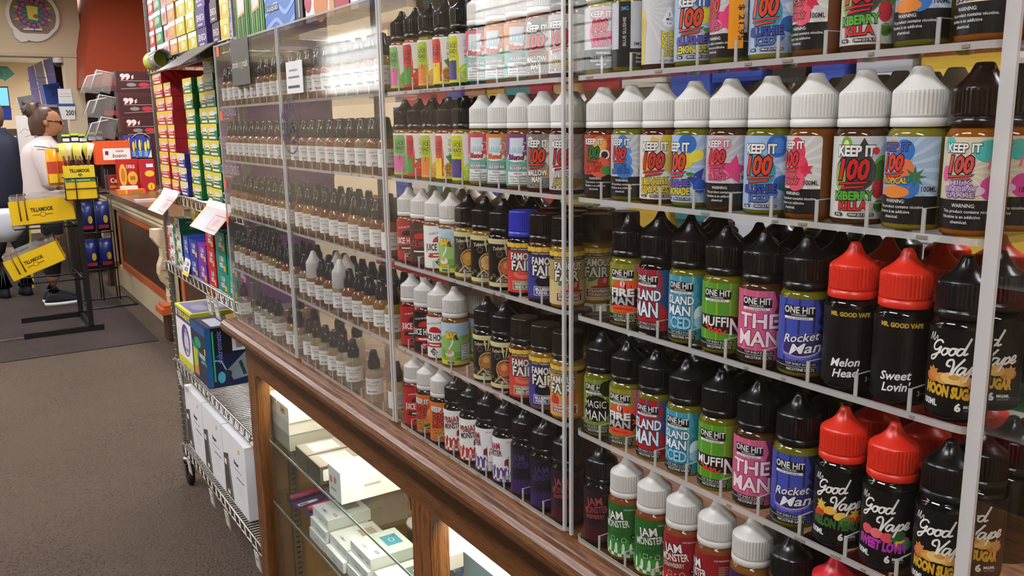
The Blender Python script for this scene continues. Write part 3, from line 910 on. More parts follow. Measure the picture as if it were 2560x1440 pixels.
def p_fry(L):
    L.rect(-45, 5, 45, 36, '#e0a23c'); L.ell(-12, 26, 7, 8, '#c8353a'); L.poly([(2, 8), (14, 8), (18, 40), (6, 40)], '#e86a4a'); L.rect(10, 10, 20, 22, '#f4f0ec'); L.star(15, 16, 5, '#c8283a', 4, 0.4)
    L.poly([(-2, 40), (16, 40), (7, 55)], '#d84a38')

def d_tobacco(nut, rim='#d9cf9a'):
    L = Ink()
    L.rect(-45, 66, 45, 73, rim); L.rect(-45, 5, 45, 11, rim)
    for k in range(6):
        a = math.radians(28 + k * 13)
        L.poly([(2, 40), (2 + 40 * math.cos(a), 40 + 34 * math.sin(a)), (2 + 40 * math.cos(a + 0.1), 40 + 34 * math.sin(a + 0.1))], '#cfc08a')
    L.rect(-45, 66.5, 45, 73, rim)
    L.ell(4, 33, 17, 17, '#2a2118'); L.ell(4, 33, 15.5, 15.5, '#b5966a'); L.ell(3, 33, 12.5, 12.5, '#1d1610'); L.ell(2, 33, 10.5, 11, nut); L.ell(1, 36, 4.5, 5, '#d9a15c')
    L.ell(-9, 52, 5, 5, '#6b5f4a'); L.ell(-9, 52, 3.4, 3.4, '#2a241c')
    for k in range(9):
        L.ell(-24 + k * 6, 17 + (k % 2) * 4, 3.6, 2.4, '#5f5b40' if k % 3 else '#8a8058', 30 * (-1) ** k)
    L.poly([(-16, 12), (-4, 24), (8, 12)], '#c8bd92'); L.poly([(-13, 12), (-4, 21.5), (5, 12)], '#3a3428')
    L.text('Tobacco', -8, 58, 5, '#efe8d6', w=22, shear=0.3, rot=6, bold=0.01)
    L.text('TOBACCO', 2, 12.4, 3, '#e6dcc0', w=20)
    return '#15120f', L, (-45, 45)

def d_hog(bg, ink, pale, rib):
    L = Ink()
    L.ell(2, 47, 12, 10, pale if bg != '#f0eee9' else '#c22026', n=16, a0=0, a1=180)
    L.text('-GO BIG OR GO HOME-', 0, 61, 2.8, ink, w=34, rot=8)
    L.text('JUICE HOG', -3, 34, 10, ink, w=42, bold=0.03)
    L.poly([(-18, 29), (16, 31), (22, 28), (18, 26), (20, 23), (-16, 22), (-21, 24), (-16, 26)], rib)
    L.rect(-10, 25, 10, 27.4, '#f0eee9')
    L.poly([(0, 8), (7, 15), (0, 22), (-7, 15)], '#17151a' if bg != '#1b1718' else '#c22026'); L.text('100', 0, 15, 3.2, '#f0eee9'); L.text('ML', 0, 11.2, 2.8, '#f0eee9')
    return bg, L, (-45, 45)

def d_bar():
    L = Ink()
    L.rect(-45, 5, 45, 20, '#b7d431'); L.ell(0, 24, 40, 14, '#5fae3a'); L.rect(-45, 52, 45, 73, '#bcd7e4'); L.ell(0, 40, 40, 14, '#8fc46a'); L.ell(10, 60, 26, 9, '#a9d0e6')
    L.rect(-45, 5, 45, 12, '#d2dc34')
    L.curve([(-6, 46), (-8, 38), (-12, 32), (-14, 26)], 2.6, '#eef4f4'); L.ell(-12, 23, 8, 6, '#e8e2d2'); L.ell(-14, 26, 6, 3.5, '#c9ad72')
    L.text('BAR', -8, 48, 9, '#f2c62a', w=21, bold=0.1, out='#3a2a10', rot=-4)
    L.text('6MG', 15, 47, 4.4, '#c8a428', w=9, bold=0.06, out='#4a3a14'); L.text('E-LIQUID', -10, 13.5, 4, '#f2c62a', w=18, bold=0.06, out='#3a2a10'); L.rect(-16, 6.5, -4, 10, '#2c62a8', 1.5)
    L.rect(6, 11, 30, 38, INK); L.rect(6.7, 11.7, 29.3, 37.3, '#d5dadd')
    for j, t in enumerate(['WARNING:', 'This product', 'contains', 'nicotine.', 'Nicotine is', 'addictive.']):
        L.text(t, 16, 33 - j * 4.2, 2.3, INK)
    return '#a9cfdd', L, (-45, 45)

def d_head(strip, strip2, fruit, fruit2, extra=None):
    L = Ink()
    L.rect(-45, 36, -6, 70, strip); L.rect(-45, 5, -6, 36, strip2); L.poly([(-4, 36), (1, 44), (1, 64), (-4, 70)], '#f0eeea'); L.poly([(-6, 5), (-6, 70), (-4, 66), (-2, 40), (-2, 5)], strip2 if fruit2 is None else strip)
    L.poly([(-45, 73), (45, 73), (45, 70), (-45, 70)], '#f1efeb')
    L.stroke([(-26, 44), (-5, 44), (-5, 62), (-26, 62)], 0.5, INK)
    L.text('JUICE', -15, 54, 6, INK, w=17); L.text('HEAD', -15, 46, 6, INK, w=17)
    L.text('WITH EXTRA', -14, 40.5, 1.8, INK, w=13); L.text('3', -14, 33, 4, INK); L.text('MG', -14, 30.6, 1.6, INK)
    for j, t in enumerate(['WITH A BURST', 'OF NATURAL', 'FLAVOR']):
        L.text(t, 13, 62 - j * 3.4, 2.0, '#5a4a44', w=15)
    L.text('100ML', 13, 46, 4.6, INK, w=14); L.text('70% VG', 13, 39, 4.2, INK, w=14)
    L.ell(9, 18, 12.5, 13, fruit); L.ell(7, 20, 8, 9, fruit2 or fruit); L.ell(9, 16, 3, 4, '#8a4a24' if extra == 'pit' else fruit)
    if extra == 'pine':
        for k in range(7):
            a = math.radians(60 + k * 10); L.poly([(9, 27), (9 + 14 * math.cos(a) - 1, 27 + 14 * math.sin(a)), (9 + 14 * math.cos(a) + 1.4, 27 + 14 * math.sin(a))], '#2f7a34')
        for i in range(4):
            for j in range(4):
                L.ell(3 + i * 4, 9 + j * 5, 1.7, 2.0, '#a8641c')
    if extra == 'leaf':
        L.ell(6, 32, 6, 1.6, '#2f8a3a', 20); L.ell(2, 31, 4, 1.4, '#2f8a3a', -20)
    if extra == 'slice':
        L.ell(10, 18, 9, 9, '#e8ee9a'); L.ell(10, 18, 7.5, 7.5, fruit)
    L.rect(-45, 5, 45, 9, fruit)
    return '#f1efeb', L, (-45, 40)

def d_blend(top, fruit):
    L = Ink()
    L.rect(-45, 5, 45, 46, '#63bfa6'); L.rect(-45, 46, 45, 73, top)
    for k in range(-6, 7):
        L.ell(k * 7, 45, 3, 5 + (k % 2) * 4, top)
    L.rect(-2, 39, 40, 40, '#bfe6da'); L.rect(-2, 36, 40, 37, '#bfe6da')
    L.poly([(-22, 46), (-2, 46), (0, 68), (-20, 68)], '#b9d3e2'); L.poly([(-20, 58), (-3, 58), (0, 68), (-20, 68)], '#dfe9ef')
    for k in range(5):
        L.poly([(-19 + k * 4, 58), (-15 + k * 4, 58), (-17 + k * 4, 50 + (k % 2) * 3)], '#e8eff4')
    L.stroke([(0, 62), (5, 60), (5, 52), (-1, 50)], 1.6, '#b9d3e2')
    L.ell(-11, 42, 15, 6, '#f3efe9'); L.text('Blend', -11, 39.5, 6.5, fruit, w=24, bold=0.04, shear=0.2, out='#5a2430', ow=0.03)
    L.poly([(-20, 34), (-4, 34), (-6, 24), (-18, 24)], '#9fb4ba'); L.text('SLUSHIE', -8, 27, 3, '#f3dfe2', w=26, bold=0.05, out='#8a3a50')
    L.ell(8, 30, 5, 5, fruit); L.ell(13, 27, 4, 4, '#f0a060'); L.poly([(10, 26), (20, 27), (15, 36)], fruit)
    L.rect(-24, 7, 8, 24, '#f0f0ec')
    for j, t in enumerate(['WARNING:', 'This product contains', 'nicotine. Nicotine is', 'an addictive chemical.']):
        L.text(t, -8, 20 - j * 3.8, 2.3, INK, w=[12, 26, 25, 27][j])
    L.stroke([(-24, 7), (8, 7), (8, 24), (-24, 24), (-24, 7)], 0.4, INK)
    return '#63bfa6', L, (-45, 45)

E2 = lambda *a: ('ell',) + a
P2 = lambda *a: ('poly',) + a
STAR = lambda *a: ('star',) + a
DESIGN = {
    'tropblast': d_keep('#c8412e', '#d9583a', '#2f7a3c', ['TROPICAL', 'BLAST'], '#d8402c', [E2(-4, 62, 9, 9, '#f0913a'), E2(-4, 62, 7, 7, '#f7b65a'), E2(2, 50, 6, 6, '#f3efe6'), E2(2, 50, 4, 4, '#3a1f1a'), E2(-4, 36, 13, 12, '#e4604a'), E2(6, 32, 8, 5, '#3f8a3c')]),
    'blueslush': d_keep('#c3c6cc', '#d6d9de', '#d23a34', ['BLUE', 'SLUSHIE'], '#2f6fc0', [E2(-8, 66, 6, 7, '#3f86d8'), E2(-2, 55, 4, 4, '#5a9be0'), E2(-5, 44, 8, 9, '#4a90dc'), E2(-6, 33, 10, 8, '#3a80d0')]),
    'krunchy': d_keepfull('#e4dfd2', '#efe9d8', '#d03a2c', ['KRUNCHY', 'SQUARES'], ['#e2c43a'], [E2(14, 66, 13, 12, '#e3bf2c'), E2(15, 44, 11, 12, '#d9b24a'), P2([(-12, 64), (-4, 60), (0, 68), (-8, 72)], '#e9bd6a'), P2([(8, 52), (16, 50), (18, 58), (10, 60)], '#e2b872'), E2(8, 18, 10, 8, '#d6b060'), E2(-14, 44, 8, 10, '#e8a040')]),
    'lemonade': d_keepfull('#aac4e4', '#c4d8ee', '#e04a32', ['SLUSHIE', 'LEMONADE'], ['#6a5ab8', '#e0cf3a'], [E2(6, 64, 10, 10, '#2f74cc'), E2(4, 48, 9, 9, '#e8d23c'), E2(16, 52, 8, 6, '#f0e04a', 30), E2(14, 26, 9, 6, '#e8d83a', -30), P2([(6, 30), (24, 40), (20, 18)], '#2c44a0'), E2(20, 22, 7, 7, '#2f5cc0'), E2(8, 24, 5, 4, '#3a8ad8'), E2(10, 34, 4, 2, '#3a8a3c')]),
    'pinkburst': d_keep('#c9c4c6', '#dad6d6', '#d8343c', ['PINK', 'BURST'], '#e8507c', [E2(-12, 64, 14, 7, '#e690a8'), STAR(4, 40, 15, '#e6427e', 5, 0.5, 80), E2(-18, 46, 8, 12, '#e86a96'), E2(-12, 35, 12, 6, '#ee7aa0')]),
    'iced': d_keepfull('#a6c2e2', '#c0d6ec', '#e2482e', ['SLUSHIE', 'ICED'], ['#3a4fa8', '#5a78b8'], [E2(10, 64, 10, 11, '#2c6cc6'), E2(10, 64, 6, 7, '#4a8ad8'), E2(-6, 40, 15, 16, '#3f98b8'), P2([(10, 46), (22, 52), (18, 36)], '#dfe8f2'), E2(16, 30, 9, 7, '#2f60b8'), P2([(12, 32), (26, 30), (20, 16)], '#3a8a50'), E2(6, 20, 6, 5, '#3a70c8')]),
    'strawmilk': d_keep('#d8d5d2', '#e8e6e2', '#d8303a', ['MILK', 'BERRY'], '#e85868', [E2(-8, 58, 8, 14, '#e0405a'), E2(-3, 46, 6, 10, '#e84a62'), STAR(1, 44, 7, '#d83048', 6, 0.5), E2(-8, 34, 9, 9, '#e85a72')], u=-14, edge=14),
    'kiberry': d_keepfull('#d5d6d2', '#e6e7e2', '#d8262a', ['KIBERRY', 'KILLA'], ['#5cae3c', '#d8302c'], [E2(-14, 66, 5, 7, '#7ab040'), E2(-14, 66, 2.4, 4, '#e0e8b0'), P2([(-7, 58), (8, 58), (0, 72)], '#3c3a3e'), E2(15, 44, 9, 14, '#7cae3e', -15), E2(14, 44, 6, 10, '#4c7a2c', -15), E2(-6, 44, 17, 17, '#4a464a'), E2(14, 30, 6, 8, '#d03038'), E2(-18, 40, 5, 12, '#8ab84a'), E2(15, 16, 5, 5, '#5c8a34'), E2(10, 61, 3, 3, '#d8383a')]),
    'tropslush': d_keep('#a8c2e2', '#c2d6ec', '#e0402e', ['TROPICAL'], '#e8b43a', [E2(-4, 62, 8, 9, '#3a7cc8'), E2(-14, 66, 7, 5, '#e8a040'), E2(-2, 44, 7, 12, '#e87a50'), E2(0, 34, 9, 9, '#3a7ac8'), STAR(5, 42, 9, '#3c7a4a', 8, 0.4), E2(-10, 30, 12, 5, '#e88a3a')], kc='#4a5ab0'),
    'bday': d_keep('#ddd2b8', '#eae0cc', '#d8504a', ['MILK', 'BIRTHDAY', 'SHAKE'], '#c8a8d8', [E2(8, 63, 10, 8, '#4cc2b8'), E2(-20, 68, 5, 6, '#5ac8b8'), E2(12, 36, 8, 9, '#e04aa0'), E2(-22, 46, 4, 6, '#e8609a'), E2(-6, 34, 14, 5, '#e8c8d8'), P2([(8, 50), (10, 50), (12, 58), (10, 58)], '#e88090')], u=-9, edge=24),
    'krside': None, 'mallow': d_keepfull('#8a8680', '#9a968e', '#d8422a', ['MALLOW', 'MAN'], ['#ece6d6'], [E2(12, 58, 9, 8, '#e8e2d2', 20), E2(14, 40, 8, 8, '#efe8d8'), P2([(6, 32), (22, 36), (20, 20), (6, 18)], '#d99a4a'), E2(16, 14, 6, 4, '#e8e2d6'), E2(-16, 66, 5, 4, '#e9e4d8'), P2([(4, 66), (16, 72), (20, 62)], '#c8b49a')]),
    'kmilk': d_keepfull('#c6c2c0', '#d6d2ce', '#c83040', ['MILK', 'ALMOND'], ['#d8d2cc', '#c8b448'], [E2(12, 34, 10, 8, '#efeae2', 30), E2(-10, 30, 12, 5, '#e6e0d6'), E2(8, 14, 14, 6, '#b89a4a')]),
    'autumn': d_keepfull('#e0752a', '#e88a3a', '#c8342a', ['CIDER', 'NUT'], ['#d8a03a'], [E2(10, 50, 9, 9, '#d8482c'), E2(14, 36, 9, 14, '#e89a58', 15), E2(12, 40, 4, 8, '#f0c08a', 15), E2(-14, 62, 6, 5, '#f0d8a8'), E2(8, 18, 7, 5, '#3c7a34'), E2(-14, 30, 8, 6, '#c8302a')]),
    'fire': d_onehit(('#8d8f2c', '#a8a83c', '#5c5e18'), '#d266bc', n_fire), 'island': d_onehit(('#b3202c', '#3a6c92', '#5a1018'), '#26507e', n_island),
    'isliced': d_onehit(('#3f9cba', '#8cc4d2', '#20607a'), '#2f7f9e', n_iced), 'muffin': d_onehit(('#57a02f', '#9aae38', '#2c5c18'), '#7a8a30', n_muffin),
    'the': d_onehit(('#d85f8c', '#e07a9e', '#8a2c50'), '#6a2a48', n_the), 'rocket': d_onehit(('#4353b4', '#2c3468', '#1c2040'), '#20254a', n_rocket),
    'magic': d_onehit(('#7d8f34', '#97a54a', '#3c4a18'), '#15160f', n_magic),
    'gvface1': d_goodvape('face1'), 'gvface2': d_goodvape('face2'), 'gvmoon': d_goodvape('moon'), 'gvmelon': d_goodvape('melon'), 'gvsweet': d_goodvape('sweet'),
    'jamras': d_jam('#241c20', '#4a1824', 'RASPBERRY', '#a8424e', dim=True), 'jamapple': d_jam('#2a6a2c', '#3f9a3a', 'APPLE', '#3f8a3a'),
    'jamstraw': d_jam('#9c2028', '#d02a2a', 'STRAWBERRY', '#d8c8b8'), 'jamstraw2': d_jam('#9c2028', '#b02a2a', 'BERRY', '#d8c8b8', side=True), 'jampurple': d_jam('#3a2150', '#5a2c7a', None, '#8a5ab0'),
    'jampb': d_jam('#f0eeea', '#c83a34', None, '#a02428', white=True), 'jampbg': d_jam('#eeeef0', '#6a4a98', None, '#5a3a80', white=True, side=True), 'jamdark': d_jam('#1d1826', '#3a2460', None, '#4a3a7a', dim=True),
    'slush': d_fair('#c23a34', p_slush, ('WATERMELON', 'SLUSH'), '#6a7a4a', '#f0ead6'), 'funnel': d_fair('#3a3a7c', p_blue, ('BLUEBERRY', 'FUNNEL CAKE'), '#2c3a80', '#e8ecf4'),
    'pound': d_fair('#b89a5a', p_cake, ('STRAWBERRY', 'POUNDCAKE'), '#7c2a30', '#f0e2d2'), 'fry': d_fair('#c89a3a', p_fry, ('STRAWBERRY', 'POUNDCAKE'), '#8c2a30', '#f0e2d2'),
    'tob1': d_tobacco('#c8963a'), 'tob2': d_tobacco('#dcb37a'), 'tob3': d_tobacco('#c8683a'), 'tob4': d_tobacco('#b87a3a'),
    'hogred': d_hog('#b81e24', '#f2efea', '#1b1718', '#2a1416'), 'hogblack': d_hog('#1b1718', '#f0eee9', '#c22026', '#c22026'), 'hogwhite': d_hog('#f0eee9', '#1b1718', '#c22026', '#c22026'), 'hogdark': d_hog('#3a1a18', '#c22838', '#c22026', '#1b1718'),
    'bar': d_bar(),
    'hd1': d_head('#8cc070', '#e070a8', '#a6cf52', '#7fb860'), 'hd2': d_head('#d8343a', '#4f9a3c', '#d8302c', '#e0483c', 'leaf'), 'hd3': d_head('#b8cc3c', '#e88a3a', '#eda552', '#f0b868', 'pit'),
    'hd4': d_head('#e2463a', '#f0d838', '#e6d93e', '#c8892a', 'pine'), 'hd5': d_head('#d4d82c', '#4a3f86', '#c9d838', '#dbe34a', 'slice'),
    'bl1': d_blend('#d8506a', '#c8344a'), 'bl2': d_blend('#e08a3c', '#d86a3a'), 'bl3': d_blend('#8a4a7c', '#7a3a6a'),
}
# seen from the side: three narrow spine panels
def d_spine(bg, name, ink, col):
    L = Ink()
    L.rect(-16, 24, -2, 73, INK); L.text('3MG', -9, 64, 4, '#4ab0c8', w=9); L.text(name, -7, 27, 3.6, '#d8d8d4', w=30, rot=90, al='L')
    L.rect(-45, 5, 40, 24, '#1b1a19'); rays(L, 10, 48, '#d6d9de'); L.ell(24, 60, 8, 10, col); L.ell(18, 40, 7, 10, col); L.ell(22, 30, 8, 8, col)
    L.text('3MG', 6, 27, 3.6, INK, w=9); L.text('100', 26, 44, 12, '#c83030', w=16, out=INK, bold=0.07)
    for j, t in enumerate(WARN[1:]):
        L.text(t, 4, 17 - j * 4, 2.3, '#e8e7e3', w=[37, 27, 12][j], al='L')
    return bg, L, (-45, 45)
def d_drop(bg):
    L = Ink()
    rays(L, -20, 60, '#e4e2de', -70, 40); L.rect(-30, 5, -22, 60, '#e8d060'); L.ell(-24, 44, 5, 10, '#d8c060')
    L.poly([(6, 62), (-1, 48), (1, 43), (6, 41), (11, 43), (13, 48)], '#f8f8f6'); L.text('3', 6, 52, 3.4, INK); L.text('MG', 6, 47.6, 3, INK); L.text('0.3%', 6, 44, 2, INK)
    L.text('KRUNCHY', 4, 12, 5.2, '#e2cf3a', w=26, rot=90, al='L', out=INK, bold=0.08); L.text('SQUARES', 12, 12, 5.2, '#e2cf3a', w=26, rot=90, al='L', out=INK, bold=0.08)
    L.text('LIQUID LABS NJ', 6, 7, 2, INK, w=18)
    return bg, L, (-45, 18)
DESIGN['blspine'] = d_spine('#c6c9cf', 'BLUE SLUSHIE', INK, '#3f86d8')
DESIGN['krside'] = d_drop('#d6d6d8')

LABELS = {}
def label_meshes(key):
    if key not in LABELS:
        bg, L, (u0, u1) = DESIGN[key]
        base = Ink().rect(u0, 5, u1, 73, bg, 0 if u1 > 35 else 3)
        LABELS[key] = (base.mesh('label', BR, 0.00012), L.mesh('label_print', BR, 0.00022, 0.00002, clip=(u0, u1, 5, 73)))
    return LABELS[key]

def skin(o, m):
    o.material_slots[0].link = 'OBJECT'
    o.material_slots[0].material = m
    return o

def bottle(key, cap, liq, x, y, z, turn, label, group, flat=False):
    t = thing('e_liquid_bottle', label, 'bottle', (x, y, z), math.atan2(-x, y) + math.radians(turn), group)
    skin(put('bottle_body', BODY, t), LIQ[liq])
    skin(put('cap', CAP_FLAT if flat else (CAP_BLUNT if cap in ('white', 'brown') else CAP_CONE), t), CAPM[cap])
    if key:
        a, b = label_meshes(key)
        lb = put('label', a, t)
        put('label_print', b, lb)
    return t

# ------------------------------------------------------------------ what stands on the shelves (far end first)
D = {}
D[(0, 4)] = [('pinkburst', 'white', 'yellow', 20, 'pale pink'), ('blspine', 'white', 'olive', 0, 'blue slush spine'), ('krside', 'white', 'maroon', 0, 'white drop mark'), ('lemonade', 'white', 'olive', 0, 'lemon yellow and blue'), ('pinkburst', 'white', 'olive', -28, 'pink star'),
             ('iced', 'white', 'yellow', -6, 'iced blue'), ('strawmilk', 'white', 'amber', -20, 'strawberry red'), ('kiberry', 'white', 'brown', -6, 'green kiwi'), ('tropslush', 'white', 'olive', -14, 'blue tropical'), ('bday', 'brown', 'orange', -26, 'black warning panel')]
D[(0, 3)] = [('tropblast', 'white', 'brown', -2, 'red tropical'), ('blueslush', 'white', 'olive', -4, 'grey and blue slush'), ('krunchy', 'white', 'maroon', -4, 'yellow cereal square'), ('lemonade', 'white', 'olive', -34, 'blue and lemon'), ('pinkburst', 'white', 'brown', 0, 'pink star'),
             ('iced', 'white', 'olive', -6, 'iced blue'), ('strawmilk', 'white', 'amber', -16, 'strawberry red'), ('kiberry', 'white', 'brown', 4, 'green kiwi'), ('tropslush', 'white', 'yellow', -12, 'pale blue tropical'), ('bday', 'brown', 'orange', -2, 'birthday balloon')]
D[(0, 2)] = [None, ('fire', 'black', 'olive', -8, 'flame orange and pink'), ('island', 'black', 'smoke', -22, 'red and navy'), ('isliced', 'black', 'olive', -12, 'icy turquoise'), ('muffin', 'black', 'olive', -4, 'bright green'), ('the', 'black', 'brown', 2, 'pink'),
             ('rocket', 'black', 'olive', 4, 'violet blue'), ('gvface1', 'red', 'black', 8, 'black melon'), ('gvface2', 'red', 'black', 8, 'black sweet'), ('gvmoon', 'black', 'black', -6, 'black cookie')]
D[(0, 1)] = [('magic', 'black', 'olive', -8, 'olive and black'), ('fire', 'black', 'olive', -14, 'flame orange and pink'), ('island', 'black', 'olive', -14, 'red and navy'), ('isliced', 'black', 'olive', -14, 'icy turquoise'), ('muffin', 'black', 'olive', -6, 'bright green'), ('the', 'black', 'brown', -4, 'pink'),
             ('rocket', 'black', 'olive', 0, 'violet blue'), ('gvmelon', 'red', 'black', -4, 'black mango'), ('gvsweet', 'red', 'black', -8, 'black watermelon'), ('gvmoon', 'black', 'black', -4, 'black cookie')]
D[(0, 0)] = [('jamras', 'black', 'smoke', 0, 'dark raspberry'), ('jamapple', 'frost', 'rust', -14, 'green apple'), ('jamapple', 'frost', 'rust', 6, 'green apple'), ('jamstraw', 'frost', 'rust', -8, 'red strawberry'), ('jamstraw2', 'frost', 'rust', -10, 'red warning panel'), ('jampurple', 'frost', 'tan', 0, 'purple'),
             ('jamdark', 'black', 'smoke', 0, 'black'), ('gvsweet', 'crimson', 'black', 0, 'black'), ('gvmoon', 'black', 'black', 0, 'black cookie'), ('gvmelon', 'black', 'black', 0, 'black mango')]
D[(1, 4)] = [('hd1', 'black', 'tan', -14, 'watermelon and lime'), ('hd2', 'black', 'tan', -14, 'red strawberry'), ('hd3', 'black', 'olive', -10, 'orange peach'), ('hd4', 'black', 'smoke', -18, 'pineapple yellow'), ('hd5', 'black', 'smoke', -16, 'lemon and violet'),
             ('bl1', 'white', 'smoke', -2, 'pink and teal'), ('bl2', 'white', 'orange', -6, 'teal'), ('bl2', 'white', 'rust', 10, 'orange and teal'), ('mallow', 'white', 'rust', -10, 'marshmallow grey'), ('kmilk', 'brown', 'maroon', -8, 'pale grey')]
D[(1, 3)] = [('hd1', 'black', 'gold', 2, 'pink and lime'), ('hd2', 'black', 'amber', -20, 'red strawberry'), ('hd3', 'black', 'gold', -8, 'orange peach'), ('hd4', 'black', 'amber', -22, 'pineapple yellow'), ('hd5', 'black', 'gold', -6, 'lemon and violet'),
             ('bl1', 'white', 'gold', -4, 'pink and teal'), ('bl2', 'white', 'brown', -4, 'orange and teal'), ('bl3', 'white', 'amber', 4, 'purple and teal'), ('mallow', 'white', 'maroon', -10, 'marshmallow grey'), ('kmilk', 'white', 'maroon', 0, 'silver milk')]
D[(1, 2)] = [('hogred', 'frost', 'tan', -16, 'red hog'), ('hogdark', 'frost', 'red', -22, 'dark red hog'), ('hogwhite', 'frost', 'tan', 4, 'white hog'), ('bar', 'frost', 'tan', -12, 'green cereal'), ('tob1', 'black', 'gold', -6, 'black and gold lemon'), ('tob2', 'black', 'gold', 0, 'black and gold cream'),
             ('tob3', 'black', 'smoke', 6, 'black and copper almond'), ('slush', 'blue', 'smoke', 2, 'watermelon slush', 1), ('funnel', 'black', 'brown', 4, 'blueberry cake', 1), ('pound', 'black', 'gold', 6, 'strawberry cake', 1)]
D[(1, 1)] = [('hogred', 'frost', 'red', 2, 'red hog'), ('hogblack', 'frost', 'red', -14, 'black hog'), ('hogwhite', 'frost', 'rust', -32, 'white hog'), ('bar', 'frost', 'tan', 4, 'green cereal'), None, ('tob4', 'black', 'smoke', -10, 'black and gold almond'),
             ('tob3', 'black', 'smoke', -10, 'black and copper almond'), ('slush', 'amber', 'brown', 0, 'watermelon slush', 1), ('funnel', 'amber', 'gold', -2, 'blueberry cake', 1), ('fry', 'amber', 'gold', -16, 'orange fairground', 1)]
D[(1, 0)] = [('hogred', 'frost', 'red', 4, 'red hog'), ('autumn', 'frost', 'smoke', -26, 'orange autumn'), ('autumn', 'frost', 'smoke', -4, 'orange autumn'), ('jampb', 'black', 'black', -2, 'white and red jam'), ('jampb', 'black', 'black', 4, 'white and red jam'), ('jampbg', 'black', 'black', -22, 'white and purple jam'),
             ('jampbg', 'black', 'black', -8, 'white and black warning'), ('jamdark', 'black', 'smoke', -10, 'dark violet'), ('jamdark', 'black', 'smoke', 6, 'dark violet'), ('jamras', 'black', 'smoke', 0, 'dark raspberry')]
CAPW = {'white': 'white', 'frost': 'frosted', 'black': 'black', 'brown': 'dark brown', 'red': 'red', 'crimson': 'crimson', 'blue': 'blue', 'amber': 'smoky'}
XB1 = XF + 0.003 + BR + 0.0015
for (ci, si), row in D.items():
    ya, yb = CASES[ci]
    for k, e in enumerate(row):
        if e is None:
            continue
        key, cap, liq, turn, desc = e[:5]
        y = yb - 0.006 - (yb - ya - 0.012) * (k + 0.5) / 10
        z = SH[si] + 0.0005
        lab = '%s capped %s bottle, %s along the %s, %s' % (CAPW[cap], desc, ORD[k], SNAME[si].replace(' down', ''), CNAME[ci].replace(' clear', ''))
        bottle(key, cap, liq, XB1, y, z, turn, lab, 'big bottles on the %s of the %s' % (SNAME[si], CNAME[ci]), len(e) > 5)
        for dpt in range(1, 4 if ci == 0 else 3):
            if si == 0 and (k < 5 or dpt > 1):
                continue
            if random.random() < 0.12:
                continue
            x2 = XB1 + dpt * (2 * BR + 0.003)
            c2 = 'black' if cap == 'blue' else cap
            lab2 = '%s capped bottle %s behind %s, slot %s, %s' % (CAPW[c2], ['one', 'two', 'three'][dpt - 1], desc, ORD[k], SNAME[si].replace(' down', '') + ', ' + ['nearest case', 'second case'][ci])
            bottle(key if dpt == 1 else None, c2, liq, x2, y, z, turn + random.uniform(-15, 15), lab2, 'bottles standing behind in the %s' % CNAME[ci], len(e) > 5)

# ------------------------------------------------------------------ small dropper bottles in the two far cases
def small_label(v):
    L = Ink()
    L.text('smok', -15.9, 37.5, 4.0, '#3a3a38', w=10.4, al='L', bold=0.0); L.text('ecig', -4.2, 37.5, 4.0, '#9bb070', w=9.6, al='L', bold=0.0); L.text('nals', 5.9, 37.5, 4.0, '#3a3a38', w=9.6, al='L', bold=0.0)
    L.text('PREMIUM E-LIQUID', 0, 31.5, 2.3, '#4a4a48', w=22)
    L.rect(-9, 28.6, 8, 29.1, '#6a6a68')
    L.text(['0MG 50/50', '12MG MAX VG', '6MG 70% VG'][v], 0, 19, 2.6, '#2a2a28', w=20, bold=0.03)
    return Ink().rect(-30, 14, 30, 46, '#f8f8f4', 1.5).mesh('label', SR, 0.00012), L.mesh('label_print', SR, 0.00022, 0.00002)
SLAB = [small_label(v) for v in range(3)]
CAPM['smallblack'] = mat('cap_small_black', '#14110f', 0.2)
rnd = random.Random(11)
NC = 10
for ci in (2, 3):
    ya, yb = CASES[ci]
    for si, z in enumerate(SH):
        for k in range(NC):
            if si == 0 and ci == 2 and k in (6, 8):
                continue
            if si == 0 and ci == 3 and k in (1, 2, 7):
                continue
            y = yb - 0.006 - (yb - ya - 0.012) * (k + 0.5) / NC
            for dpt in range(3):
                if dpt and (rnd.random() < (0.25 if si else 0.8)):
                    continue
                x = XF + 0.004 + SR + 0.001 + dpt * 0.036
                lq = rnd.choice({0: ['clear', 'clear', 'pale'], 1: ['tan', 'pale', 'gold', 'yellow', 'rust'], 2: ['rust', 'tan', 'gold', 'amber'], 3: ['rust', 'pinkish', 'tan', 'pale'], 4: ['pinkish', 'pale', 'tan', 'gold']}[si])
                tall = (ci == 2 and si == 1 and dpt == 0 and k in (1, 4)) or (ci == 2 and si == 1 and dpt == 1 and k in (2, 3, 5, 6))
                lab = 'small %s dropper bottle, %s along%s, %s, %s' % ('frosted cap' if tall else 'white labelled', ORD[k], ['', ', one deep', ', two deep'][dpt], SNAME[si].replace(' down', ''), CNAME[ci].replace(' clear', ''))
                t = thing('dropper_bottle', lab, 'bottle', (x, y, z + 0.0005), math.atan2(-x, y) + math.radians(rnd.uniform(-22, 14)), 'small dropper bottles in the %s' % CNAME[ci])
                skin(put('bottle_body', BODY_S, t), LIQ[lq])
                skin(put('cap', CAP_SW if tall else CAP_S, t), CAPM['frost' if tall else 'smallblack'])
                if dpt < 2:
                    a, b = SLAB[rnd.randrange(3)]
                    lb = put('label', a, t)
                    if dpt == 0:
                        put('label_print', b, lb)
# ------------------------------------------------------------------ boxes with print
BOXM = {}
def box_mesh(w, d, h, nm='box_body'):
    k = (round(w, 4), round(d, 4), round(h, 4))
    if k not in BOXM:
        BOXM[k] = MB().box(-w / 2, 0, 0, w / 2, d, h).mesh(nm, [None])
    return BOXM[k]

